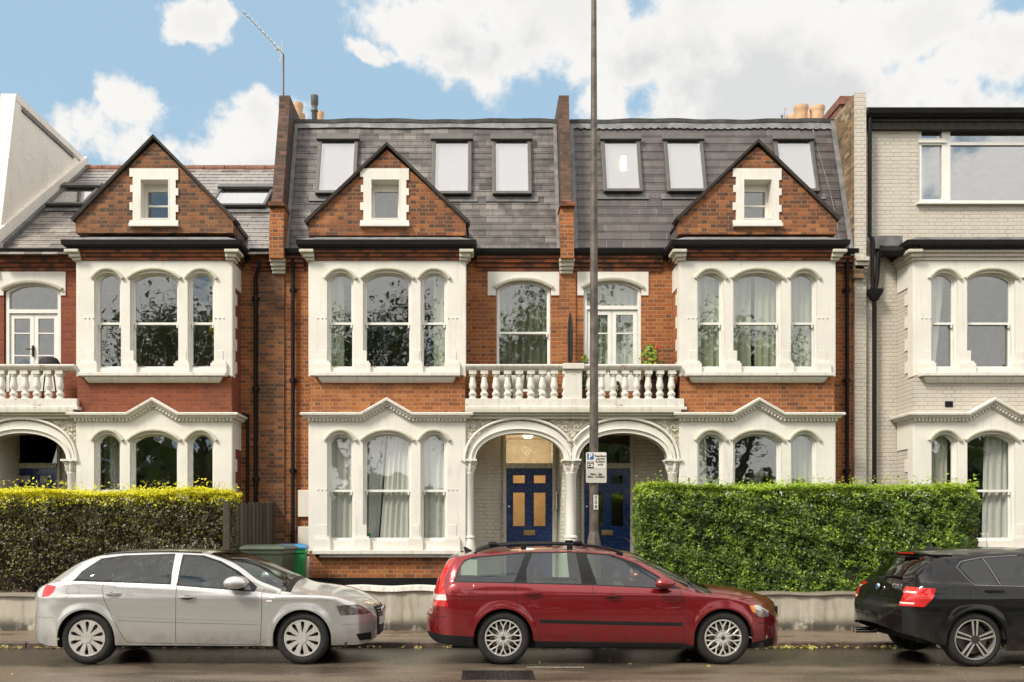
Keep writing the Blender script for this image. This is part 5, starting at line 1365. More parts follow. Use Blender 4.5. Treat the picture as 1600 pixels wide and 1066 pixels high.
d1 = [s_(664, 80), s_(663, 195), s_(663, 330), s_(662, 448)]
d2 = [s_(375, 182), s_(352, 205), s_(348, 222), s_(362, 270), s_(400, 350), s_(440, 425), s_(458, 446)]
d3 = [s_(1026, 222), s_(1028, 300), s_(1024, 400), s_(1018, 456)]
sill = [s_(458, 447), s_(1018, 457)]
mold = [('side_moulding', 'p_silver', P, *ALL) for P in ()]
for q in (stripz(d1)+stripz(d2)+stripz(d3)+stripz(sill)): zA.append(('panel_gap', 'seam', q, *ALL))
for q in stripz([s_(410, 336), s_(660, 346), s_(1020, 356)], .004)+stripz([s_(413, 352), s_(660, 361), s_(1018, 370)], .008): zA.append(('panel_gap', 'shade_silver', q, *ALL))  # moulding edge lines; the lower one paints the shadow under the moulding
for q in stripz(circ_(*s_(224, 222), .075, 18)+[(s_(224, 222)[0]+.075, s_(224, 222)[1])], .005): zA.append(('panel_gap', 'shade_silver', q, *ALL))
for q in stripz([s_(62, 338), s_(105, 342), s_(140, 338)], .006)+stripz([s_(1360, 372), s_(1500, 375)], .006): zA.append(('panel_gap', 'shade_silver', q, *ALL))
dr = [s_(664, 74), s_(663, 448), s_(1018, 456), s_(1026, 300), s_(1026, 222), u(1000, 205), u(915, 142), u(840, 100), u(765, 76)]
zA.append(('door', 'p_silver', dr, *ALL))
dr2 = [s_(348, 222), s_(352, 205), s_(375, 182), u(430, 100), u(450, 74), s_(663, 74), s_(662, 448), s_(458, 446), s_(440, 425), s_(400, 350), s_(362, 270)]
zA.append(('door', 'p_silver', dr2, *ALL))
M['shade_silver'] = simple('silver joint and shade line', (.12, .115, .11), .6)
M['headl'] = simple('smoked headlight', (.16, .15, .14), .08, .6, var=.5, nscale=18, coat=1)
def xlt(v): return lambda c_: 0
def extraA(c, root, B):
    handle(c, B, root, *s_(394, 238), 'p_silver'); handle(c, B, root, *s_(712, 252), 'p_silver')
    mirror(c, B, s_(930, 192)[0], s_(930, 192)[1], 'p_silver', 1.25)
    for sg in (-1, 1):                                                # roof edge strip
        mb = MB(); pts = []
        for k in range(26):
            x = u(335, 0)[0]+(u(755, 0)[0]-u(335, 0)[0])*k/25; w_ = c.f_wr(x); o, nS, nG, nT = c.section(x); ww, zz = o[nS+nG+2]; pts.append((x, sg*ww, zz+.008))
        mb.tube(pts, .011, 6); B(mb, 'roof_trim', M['trimblk'], smooth=True)
    # nose: grille with rings, plate, intake
    n = 12
    def nose(y, z):
        lo, hi = 0.0, x1A
        x = x1A-.001
        for k in range(120):
            x = x1A-.6*k/120; o, *_ = c.section(x); ws = [w for w, zz in o if zz <= z+.02 and zz >= z-.03]
            if ws and max(ws) >= abs(y) and o[-1][1] >= z-.01: return x
        return x
    def patch(name, m_, y0, y1, z0, z1, off, par=root, nn_=8):
        mb = MB(); rowsF = []; rowsB = []
        for j in range(nn_+1):
            z = z0+(z1-z0)*j/nn_; rowsF.append([(nose(y0+(y1-y0)*i/nn_, z)+off, y0+(y1-y0)*i/nn_, z) for i in range(nn_+1)])
        vs = [p for r_ in rowsF for p in r_]; N_ = len(vs); vs += [(p[0]-.03, p[1], p[2]) for p in vs]; m2 = nn_+1; fs = []
        for j in range(nn_):
            for i in range(nn_): fs.append((j*m2+i, j*m2+i+1, (j+1)*m2+i+1, (j+1)*m2+i)); fs.append((N_+j*m2+i, N_+j*m2+i+1, N_+(j+1)*m2+i+1, N_+(j+1)*m2+i))
        for k in range(nn_):
            for a_, b_ in ((k, k+1), (nn_*m2+k, nn_*m2+k+1), (k*m2, (k+1)*m2), (k*m2+nn_, (k+1)*m2+nn_)): fs.append((a_, b_, N_+b_, N_+a_))
        mb.add(vs, fs); return B(mb, name, M[m_], par)
    patch('grille', 'trimblk', -.30, .30, .30, .66, .012); 
    for k in range(4): patch('grille_bar', 'chrome', -.28, .28, .52+.035*k, .526+.035*k, .020, nn_=6)
    patch('number_plate', 'plate', -.26, .26, .43, .53, .026, nn_=4)
    for k in range(4):
        yy = -.135+.09*k; mb = MB(); a_ = [(nose(yy, .60)+.03, yy+.055*math.cos(t), .60+.05*math.sin(t)) for t in [2*math.pi*q/16 for q in range(17)]]; mb.tube(a_, .008, 6); B(mb, 'ring_badge', M['chrome'], smooth=True)
    y_ = c.w_at(*s_(1058, 270)); mb = MB(); x_, z_ = s_(1058, 270)
    for sg in (-1, 1): mb.box(x_-.035, x_+.035, *sorted((sg*(y_-.01), sg*(y_+.004))), z_-.012, z_+.012)
    B(mb, 'side_indicator', M['whitelamp'], bevel=.003)
def front_glass(lo, hi): return None
S_A = dict(name='parked_car', X=XA, Y=YN+.86, W=1.72, x0=x0A, x1=x1A, zt=ztA, zr=zrA, zs=zsA, zb=zbA, wr=[(x0A, .52), (x0A+.7, .55), (x0A+1.5, .57), (x0A+2.5, .56), (x0A+3.4, .70), (x1A, .8)],
           rear_round=.62, front_round=.85, axles=axA, arch_r=.345, wheel_r=.318, rim_r=.222, rim_mat='alloy', spokes=spokes_cover, spoke_mats=['alloy'], cap_mat='alloy', zfloor=.20,
           zones=zA, topzones=[('windscreen', 'glass_car', cc(349, 0)[0], cc(466, 0)[0], .93), ('cowl', 'trimblk', cc(466, 0)[0], cc(474, 0)[0], .95), ('rear_window', 'glass_car', x0A+.22, x0A+.70, .9)], seats=(axA[0]+.55, axA[1]-1.05), dash=axA[1]-.62, zs_dash=.86, crease=.80, extra=extraA)

# ---- dark red estate
XV = Pl(YN).x(958.5); M['mold'] = M['trimblk']
v_ = conv(640, 830, 2.667, XV, 0); vg = conv(640, 830, 2.667, XV, .12); vc = conv(640, 830, 2.667, XV, .86)
axV = (Pl(YN).x(786.5)-XV, Pl(YN).x(1131)-XV); x0V, x1V = axV[0]-.965, axV[1]+.86
ztV = [(x0V, .56), (x0V+.04, .615), (x0V+.085, .63), (x0V+.10, .72), (x0V+.115, .86), (x0V+.145, .98), (x0V+.20, 1.10), (x0V+.265, 1.215), (x0V+.34, 1.295), (x0V+.43, 1.32), (vc(300, 85)[0], 1.36), (vc(420, 76)[0], 1.392), (vc(640, 73)[0], 1.412), (vc(800, 83)[0], 1.39), (vc(900, 96)[0], 1.345), (vc(1000, 0)[0], 1.22), (vc(1100, 0)[0], 1.08), (vc(1205, 236)[0], .935), (vc(1300, 248)[0], .905), (vc(1400, 270)[0], .845), (vc(1480, 298)[0], .765), (vc(1525, 320)[0], .69), (x1V-.01, .56)]
belt = lambda x: None
_zv = pchip(ztV)
zrV = [(x0V, .5)]+[(x0V+q, _zv(x0V+q)-.03) for q in (.12, .16, .21, .27, .35, .43)]+[(vg(262, 105)[0]+.05, vg(0, 96)[1]), (vg(490, 88)[0], vg(490, 86)[1]), (vg(735, 88)[0], vg(735, 86)[1]), (vg(850, 100)[0], vg(850, 97)[1]), (vg(960, 140)[0], vg(960, 131)[1]), (vg(1125, 240)[0], vg(1125, 222)[1]), (vg(1200, 0)[0], .84), (x1V, .5)]
zsV = [(x0V, .53), (x0V+.10, .60), (x0V+.18, .84), (vg(190, 0)[0], vg(0, 216)[1]), (vg(440, 0)[0], vg(0, 219)[1]), (vg(770, 0)[0], vg(0, 229)[1]), (vg(1120, 0)[0], vg(0, 244)[1]), (vg(1200, 0)[0], .845), (vg(1350, 0)[0], .79), (vg(1450, 0)[0], .71), (vg(1510, 0)[0], .62), (x1V, .47)]
zbV = [(x0V, .42), (x0V+.06, .32), (x0V+.2, .25), (x0V+.45, .225), (axV[0]+.4, .215), (axV[1]-.4, .205), (axV[1]+.36, .20), (x1V-.3, .19), (x1V-.08, .22), (x1V, .30)]
zV = []
for P in ([vg(191, 208), vg(205, 165), vg(228, 128), vg(262, 115), vg(484, 95), vg(436, 212)], [vg(487, 214), vg(487, 160), vg(513, 94), vg(698, 93), vg(716, 219)], [vg(779, 222), vg(741, 97), vg(830, 103), vg(925, 137), vg(1028, 190), vg(1040, 200), vg(1034, 233)]): zV.append(('side_window', 'glass_car', roundpoly(P, .018, 2), *ALL))
zV.append(('window_trim', 'trimblk', [vg(184, 212), vg(200, 160), vg(226, 122), vg(262, 108), vg(490, 88), vg(735, 89), vg(850, 99), vg(950, 134), vg(1128, 240), vg(1036, 238), vg(775, 226), vg(440, 217)], *ALL))
zV.append(('tail_light', 'whitelamp', [v_(80, 291), v_(80, 268), v_(150, 266), v_(153, 290)], .42, 9))
zV.append(('tail_light', 'redlamp', [v_(82, 316), v_(84, 240), v_(112, 185), v_(150, 128), v_(180, 102), v_(196, 104), v_(163, 155), v_(143, 205), v_(142, 235), v_(160, 316)], .42, 9))
zV.append(('headlight', 'amber', [v_(1421, 312), v_(1446, 311), v_(1452, 345), v_(1436, 338)], .40, 9))
zV.append(('headlight', 'headv', roundpoly([v_(1446, 311), v_(1503, 310), v_(1518, 335), v_(1519, 362), v_(1468, 362), v_(1452, 345)], .012, 2), .40, 9))
zV.append(('side_moulding', 'trimblk', [v_(543, 384), v_(543, 368), v_(770, 374), v_(1138, 381), v_(1138, 397), v_(770, 390)], *ALL))
e1 = [v_(735, 92), v_(762, 224), v_(775, 300), v_(775, 464)]; e2 = [v_(497, 92), v_(441, 217), v_(440, 290), v_(455, 315), v_(503, 350), v_(535, 405), v_(545, 462)]; e3 = [v_(1128, 240), v_(1142, 285), v_(1147, 330), v_(1143, 468)]
for q in stripz(e1)+stripz(e2)+stripz(e3)+stripz([v_(545, 460), v_(1143, 466)], .008)+stripz([v_(1152, 352), v_(1200, 338), v_(1300, 330), v_(1425, 355), v_(1530, 368)][3:], .006): zV.append(('panel_gap', 'seam', q, *ALL))
ff = [v_(252, 250), v_(258, 246), v_(318, 246), v_(322, 252), v_(322, 286), v_(316, 291), v_(256, 291), v_(252, 286)]
for q in stripz(ff+ff[:1], .005)+stripz([v_(62, 360), v_(110, 362), v_(150, 358)], .006)+stripz([v_(1465, 388), v_(1538, 390)], .007): zV.append(('panel_gap', 'seam', q, *ALL))
zV.append(('lower_sill', 'trimblk', [v_(560, 462), v_(1143, 469), v_(1200, 480), v_(1200, 560), v_(500, 560), v_(500, 455)], *ALL))
zV.append(('lower_bumper', 'trimblk', [v_(40, 425), v_(100, 432), v_(270, 440), v_(270, 560), v_(40, 560)], *ALL))
zV.append(('lower_bumper', 'trimblk', [v_(1410, 470), v_(1480, 462), v_(1545, 452), v_(1560, 560), v_(1400, 560)], *ALL))
zV.append(('door', 'p_red', [v_(775, 464), v_(775, 300), v_(762, 224), v_(735, 84), v_(850, 92), v_(950, 125), v_(1128, 238), v_(1142, 285), v_(1147, 330), v_(1143, 468)], *ALL))
zV.append(('door', 'p_red', [v_(545, 460), v_(535, 405), v_(503, 350), v_(455, 315), v_(440, 290), v_(441, 217), v_(497, 84), v_(735, 84), v_(762, 224), v_(775, 300), v_(775, 464)], *ALL))
M['headv'] = simple('clear headlight', (.42, .41, .38), .06, .7, var=.5, nscale=15, coat=1)
def extraV(c, root, B):
    handle(c, B, root, *v_(512, 260), 'p_red', .21); handle(c, B, root, *v_(846, 269), 'p_red', .21)
    mirror(c, B, v_(1058, 216)[0]+.02, v_(1058, 218)[1], 'p_red', 1.1)
    for sg in (-1, 1):
        P = [vg(268, 92), vg(285, 78), vg(312, 68), vg(360, 59), vg(440, 52), vg(560, 50), vg(680, 52), vg(780, 60), vg(850, 74), vg(900, 92)]
        mb = MB(); pts = []
        f_ = pchip([(a, b) for a, b in P])
        for k in range(40):
            x = P[0][0]+(P[-1][0]-P[0][0])*k/39; w_ = c.wl(x)-.035; pts.append((x, sg*w_, f_(x)-.012))
        mb.tube(pts, .017, 8)
        for q in (.01, .34, .66, .985):
            p = pts[int(q*39)]; mb.box(p[0]-.035, p[0]+.035, p[1]-.014, p[1]+.014, p[2]-.07, p[2])
        B(mb, 'roof_rail', M['trimblk'], smooth=True)
        for q in (.13, .70):
            p = pts[int(q*39)]; mb = MB(); mb.box(p[0]-.05, p[0]+.06, p[1]-.03, p[1]+.03, p[2]+.005, p[2]+.045); B(mb, 'crossbar_foot', M['trimblk'], bevel=.012)
    mb = MB(); x_ = x0V+.50; mb.loft([[(x_, -.02, 1.31), (x_+.14, -.02, 1.32), (x_+.14, .02, 1.32), (x_, .02, 1.31)], [(x_-.03, -.004, 1.40), (x_, -.004, 1.40), (x_, .004, 1.40), (x_-.03, .004, 1.40)]]); B(mb, 'roof_aerial', M['trimblk'])
    mb = MB(); mb.box(x0V+.10, x0V+.15, -.26, .26, .78, .88); B(mb, 'number_plate', M['plate'], bevel=.004)
    mb = MB(); mb.box(x1V-.09, x1V-.035, -.24, .24, .36, .47); B(mb, 'number_plate', M['plate'], bevel=.004)
    mb = MB(); mb.box(x1V-.16, x1V-.035, -.30, .30, .52, .66); B(mb, 'grille', M['trimblk'], bevel=.01)
    for sg in (-1, 1):
        y_ = c.w_at(*v_(1506, 446)); mb = MB(); x_, z_ = v_(1498, 447); mb.lathe([(.001, sg*(y_+.004)), (.034, sg*(y_+.002)), (.04, sg*(y_-.02))], (x_, 0, z_), 16, 'y'); B(mb, 'fog_light', M['headv'], smooth=True)
S_V = dict(name='parked_car', X=XV, Y=YN+.86, W=1.72, x0=x0V, x1=x1V, zt=ztV, zr=zrV, zs=zsV, zb=zbV, wr=[(x0V, .60), (x0V+.7, .60), (x0V+1.5, .60), (x0V+2.5, .58), (x0V+3.4, .72), (x1V, .8)],
           rear_round=.50, front_round=.95, axles=axV, arch_r=.355, wheel_r=.320, rim_r=.224, rim_mat='alloy', spokes=spokes_y, spoke_mats=['alloy'], cap_mat='alloy_dark', zfloor=.19,
           zones=zV, topzones=[('windscreen', 'glass_car', vc(905, 0)[0], vc(1200, 0)[0], .95), ('rear_window', 'glass_dark', x0V+.22, x0V+.42, .9)], seats=(axV[0]+.62, axV[1]-1.02), dash=axV[1]-.66, zs_dash=.86, crease=.84, crease_d=.010, extra=extraV)
# ---- black hatchback, rear end in view
YB2 = 10.88; XB = Pl(YB2).x(1526)+1.2
def b_(u, v, dy=0): P = Pl(YB2+dy); return (P.x(1200+u/4)-XB, P.z(840+v/4))
bg_ = lambda u, v: b_(u, v, .12)
axB = (-1.2, 1.49); x0B, x1B = -2.12, 2.22
ztB = [(x0B, .50), (x0B+.02, .64), (x0B+.05, .69), (x0B+.145, .735), (x0B+.16, .86), (x0B+.20, .97), (x0B+.26, 1.04), (x0B+.40, 1.17), (x0B+.545, 1.295), (x0B+.56, 1.335), (x0B+.62, 1.352), (x0B+.9, 1.375), (x0B+1.5, 1.40), (x0B+2.1, 1.385), (x0B+2.5, 1.31), (x0B+3.2, .99), (x0B+3.4, .95), (x0B+3.9, .86), (x1B-.10, .70), (x1B, .5)]
zsB = [(x0B, .48), (x0B+.05, .60), (x0B+.16, .80), (x0B+.28, .93), (b_(1000, 0)[0], .985), (b_(1280, 0)[0], b_(0, 294)[1]), (b_(1600, 0)[0], b_(0, 299)[1]), (0, .93), (1.1, .90), (1.3, .86), (1.9, .75), (x1B, .45)]
zrB = [(x0B, .45), (x0B+.28, .99), (x0B+.40, 1.09), (x0B+.56, 1.25), (x0B+.70, 1.285), (bg_(1230, 0)[0], bg_(0, 125)[1]), (bg_(1370, 0)[0], bg_(0, 106)[1]), (bg_(1600, 0)[0], bg_(0, 97)[1]), (0, 1.335), (.5, 1.27), (1.2, .93), (1.4, .85), (x1B, .45)]
zbB = [(x0B, .46), (x0B+.08, .40), (x0B+.25, .35), (x0B+.50, .27), (-.8, .19), (1.1, .19), (1.9, .18), (x1B-.06, .22), (x1B, .3)]
zB = []
zB.append(('side_window', 'glass_dark', roundpoly([bg_(1212, 188), bg_(1245, 160), bg_(1368, 135), bg_(1422, 292), bg_(1282, 289)], .03, 3), *ALL))
zB.append(('side_window', 'glass_dark', roundpoly([bg_(1384, 132), bg_(1600, 119), (bg_(2000, 0)[0], 1.30), (bg_(2000, 0)[0], bg_(0, 308)[1]), bg_(1448, 294)], .02, 2), *ALL))
zB.append(('side_window', 'glass_dark', roundpoly([(bg_(2060, 0)[0], bg_(0, 310)[1]), (bg_(2040, 0)[0], 1.30), (.35, 1.25), (1.02, .985), (1.05, .95)], .02, 2), *ALL))
zB.append(('window_trim', 'trimblk', [bg_(1196, 186), bg_(1235, 152), bg_(1370, 126), bg_(1600, 112), (0, 1.315), (.4, 1.26), (1.12, .94), (0, .945), bg_(1600, 303), bg_(1276, 295)], *ALL))
zB.append(('tail_light', 'redlamp', roundpoly([b_(700, 318), b_(900, 312), b_(1056, 320), b_(1040, 370), b_(985, 436), b_(700, 432)], .015, 2), .42, 9))
M['brightline'] = simple('satin window strip', (.17, .165, .16), .35, .5)
for q in stripz([bg_(1600, 303), bg_(1276, 295), bg_(1236, 250), bg_(1196, 186), bg_(1235, 152), bg_(1370, 126), bg_(1600, 112)], .008): zB.insert(0, ('window_strip', 'brightline', q, *ALL))
for q in stripz([bg_(1376, 132), bg_(1436, 292)], .014): zB.insert(0, ('window_trim', 'brightline', q, *ALL))
g1 = [b_(1276, 300), b_(1330, 345), b_(1375, 388), b_(1460, 490), b_(1500, 560), b_(1515, 640)]
for q in stripz(g1)+stripz(circ_(*b_(1218, 345), .105, 20)+[(b_(1218, 345)[0]+.105, b_(1218, 345)[1])], .005)+stripz([(.02, .95), (.05, .25)])+stripz([b_(960, 285), b_(962, 312)], .005)+stripz([b_(640, 480), b_(900, 490), b_(1000, 470)], .006): zB.append(('panel_gap', 'seam', q, *ALL))
zB.append(('door', 'p_black', [b_(1276, 300), b_(1330, 345), b_(1375, 388), b_(1460, 490), b_(1500, 560), b_(1515, 640), (.05, .25), (.02, .95), (.0, 1.36), b_(1400, 90), b_(1180, 180)], *ALL))
rearB = [('tail_light', 'whitelamp', [(.62, .865), (.80, .865), (.80, .885), (.62, .885)], x0B, x0B+.35), ('tail_light', 'whitelamp', [(.62, .735), (.80, .735), (.80, .755), (.62, .755)], x0B, x0B+.28),
         ('tail_light', 'redlamp', [(.63, .712), (.93, .712), (.93, .930), (.63, .930)], x0B, x0B+.26),
         ('rear_recess', 'trimblk', [(0, .60), (.30, .60), (.32, .78), (0, .78)], x0B, x0B+.2)]
def extraB(c, root, B):
    handle(c, B, root, *b_(1425, 337), 'p_black', .22)
    mirror(c, B, 1.0, .98, 'p_black', 1.1)
    # spoiler lip, rear wiper, badge, lettering, exhaust, fin
    mb = MB(); secs = []
    for k in range(17):
        y = -.56+1.12*k/16; e = 1-.10*abs(y/.56)**3; secs.append([(x0B+.50+.10*(abs(y)/.56)**2, y, 1.335-.02*(y/.56)**2), (x0B+.50+.10*(abs(y)/.56)**2, y, 1.315-.02*(y/.56)**2), (x0B+.80, y, 1.30), (x0B+.80, y, 1.362-.045*(abs(y)/.56)**2.5)])
    mb.loft(secs); B(mb, 'spoiler', M['p_black'], smooth=True)
    mb = MB(); mb.box(x0B+.49, x0B+.505, -.2, .2, 1.315, 1.330); B(mb, 'brake_lamp', M['redlamp'])
    mb = MB(); mb.tube([(x0B+.235, .0, 1.02), (x0B+.245, -.2, 1.045), (x0B+.26, -.38, 1.04)], .012, 6); mb.lathe([(.001, .03), (.03, .02), (.035, -.01)], (x0B+.22, 0, 1.01), 12); B(mb, 'rear_wiper', M['trimblk'], smooth=True)
    xr = x0B+.128
    mb = MB(); mb.lathe([(.001, -.016), (.036, -.014), (.042, 0), (.042, .01)], (xr+.01, 0, .90), 24, 'x'); bd = B(mb, 'badge', M['chrome'], smooth=True)
    mb = MB()
    for q in (0, 2):
        a0 = q*math.pi/2; mb.prism([(0, .90)]+[(.028*math.cos(a0+math.pi/2*k/6), .90+.028*math.sin(a0+math.pi/2*k/6)) for k in range(7)], [], xr-.0085, xr-.004, 'x')
    B(mb, 'badge_quarter', M['badgeblue'], bd)
    t = text3d(root, '120d', (xr+.055, -.44, .925), .085, 'chrome', (math.pi/2, 0, -math.pi/2+.28), name='lettering', th=.003); 
    for yy in (.42, .52):
        mb = MB(); mb.tube([(x0B+.30, yy, .30), (x0B+.02, yy, .30)], .035, 14); B(mb, 'exhaust_pipe', M['chrome'], smooth=True)
    mb = MB(); mb.loft([[(x0B+.74, -.03, 1.355), (x0B+.98, -.03, 1.37), (x0B+.98, .03, 1.37), (x0B+.74, .03, 1.355)], [(x0B+.76, -.012, 1.41), (x0B+.84, -.012, 1.40), (x0B+.84, .012, 1.40), (x0B+.76, .012, 1.41)]]); B(mb, 'roof_fin', M['p_black'], bevel=.006)
M['badgeblue'] = simple('enamel blue', (.03, .12, .42), .2)
S_B = dict(name='parked_car', X=XB, Y=YB2+.88, W=1.76, x0=x0B, x1=x1B, zt=ztB, zr=zrB, zs=zsB, zb=zbB, wr=[(x0B, .62), (x0B+.6, .60), (x0B+1.5, .60), (0.4, .60), (1.2, .75), (x1B, .8)],
           rear_round=.50, front_round=.8, nr=2.6, axles=axB, arch_r=.352, wheel_r=.322, rim_r=.243, rim_mat='alloy_cut', spokes=spokes_double, spoke_mats=['alloy_dark', 'alloy_cut'], cap_mat='alloy_dark', zfloor=.27,
           zones=zB, rearzones=rearB, topzones=[('windscreen', 'glass_car', .42, 1.12, .95), ('rear_window', 'glass_dark', x0B+.25, x0B+.53, .90)], seats=(axB[0]+.55, axB[1]-1.05), dash=axB[1]-.62, zs_dash=.88, crease=.80, crease_d=.018, extra=extraB)
GC = 'cars parked along the kerb'
carA = build_car(S_A, 'silver five door hatchback parked along the kerb in front of the green bins', 'car', 'p_silver')
carV = build_car(S_V, 'dark red estate car with black roof rails parked before the twin porches', 'car', 'p_red')
carB = build_car(S_B, 'black hatchback with red tail lights and five double spoke wheels', 'car', 'p_black')
for c_ in (carA, carV, carB): c_['group'] = GC
# ------------------------------------------------------------ foliage
def foliage_mat(name, cols, trans=.25, rough=.45, clump=.5, cs=1.6):
    m_, h = mat(name); g = h.n('ShaderNodeNewGeometry'); r_ = g.outputs['Random Per Island']
    f = h.m('ADD', h.m('MULTIPLY', r_, .7), h.m('MULTIPLY', h.m('SUBTRACT', h.noise(h.obj, cs, 3), .5-.5*.5/max(clump, .01)), clump), clamp=True)
    h.put(h.b.inputs['Base Color'], h.ramp(f, cols)); h.b.inputs['Roughness'].default_value = rough
    tl = h.n('ShaderNodeBsdfTranslucent'); h.put(tl.inputs[0], h.ramp(f, [(p, tuple(q*1.3 for q in c)) for p, c in cols])); mx = h.n('ShaderNodeMixShader'); mx.inputs[0].default_value = trans
    out = [n for n in h.nt.nodes if n.type == 'OUTPUT_MATERIAL'][0]
    h.nt.links.new(h.b.outputs[0], mx.inputs[1]); h.nt.links.new(tl.outputs[0], mx.inputs[2]); h.nt.links.new(mx.outputs[0], out.inputs[0]); return m_
M['leaf_new'] = foliage_mat('bright new leaves', [(0, (.32, .36, .010)), (.5, (.62, .60, .015)), (1, (.85, .78, .02))], .35)
M['leaf_dull'] = foliage_mat('brownish hedge leaves', [(0, (.018, .010, .006)), (.45, (.036, .028, .008)), (.72, (.07, .075, .010)), (1, (.22, .22, .025))])
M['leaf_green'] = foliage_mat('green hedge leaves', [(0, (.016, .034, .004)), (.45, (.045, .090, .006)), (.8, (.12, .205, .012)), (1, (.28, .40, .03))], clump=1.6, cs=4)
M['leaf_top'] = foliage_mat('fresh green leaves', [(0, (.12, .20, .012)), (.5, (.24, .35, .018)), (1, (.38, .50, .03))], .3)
M['leaf_tree'] = foliage_mat('tree leaves', [(0, (.02, .04, .008)), (.5, (.045, .08, .014)), (1, (.09, .13, .03))])
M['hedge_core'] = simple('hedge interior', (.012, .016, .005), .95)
M['bark'] = simple('bark', (.075, .055, .04), .9, var=.4, nscale=8, bmp=.7, bs=12)
M['twig'] = simple('twig', (.085, .055, .035), .9)
def leaf_mesh(P, Nn, size, mats, mi, name, asp=.55):
    """P points, Nn facing directions -> one two-fold leaf each"""
    n = len(P); Nn = Nn/np.linalg.norm(Nn, axis=1)[:, None]
    t = rng.normal(size=(n, 3)); t -= (t*Nn).sum(1)[:, None]*Nn; t /= np.linalg.norm(t, axis=1)[:, None]; b = np.cross(Nn, t)
    s_ = size[:, None]
    V = np.stack([P-t*s_*.5, P+b*s_*asp*.5-Nn*s_*.06+t*s_*.05, P+t*s_*.5, P-b*s_*asp*.5-Nn*s_*.06+t*s_*.05], 1).reshape(-1, 3)
    me = bpy.data.meshes.new(name); me.vertices.add(4*n); me.vertices.foreach_set('co', V.ravel())
    me.loops.add(4*n); me.loops.foreach_set('vertex_index', np.arange(4*n)); me.polygons.add(n)
    me.polygons.foreach_set('loop_start', np.arange(n)*4); me.polygons.foreach_set('loop_total', np.full(n, 4))
    for m_ in mats: me.materials.append(M[m_])
    me.polygons.foreach_set('material_index', mi.astype(np.int32)); me.update(); me.validate(); return me
def lump(x, z, s=1.0): return (np.sin(x*3.1*s+z*1.7)+np.sin(x*7.3*s-z*4.1)*.5+np.sin(x*1.3+z*6.3*s)*.6)*.5
def link(me, parent=None, kind=None):
    o = bpy.data.objects.new(me.name, me); col.objects.link(o); o.parent = parent
    if kind: o['kind'] = kind
    return o
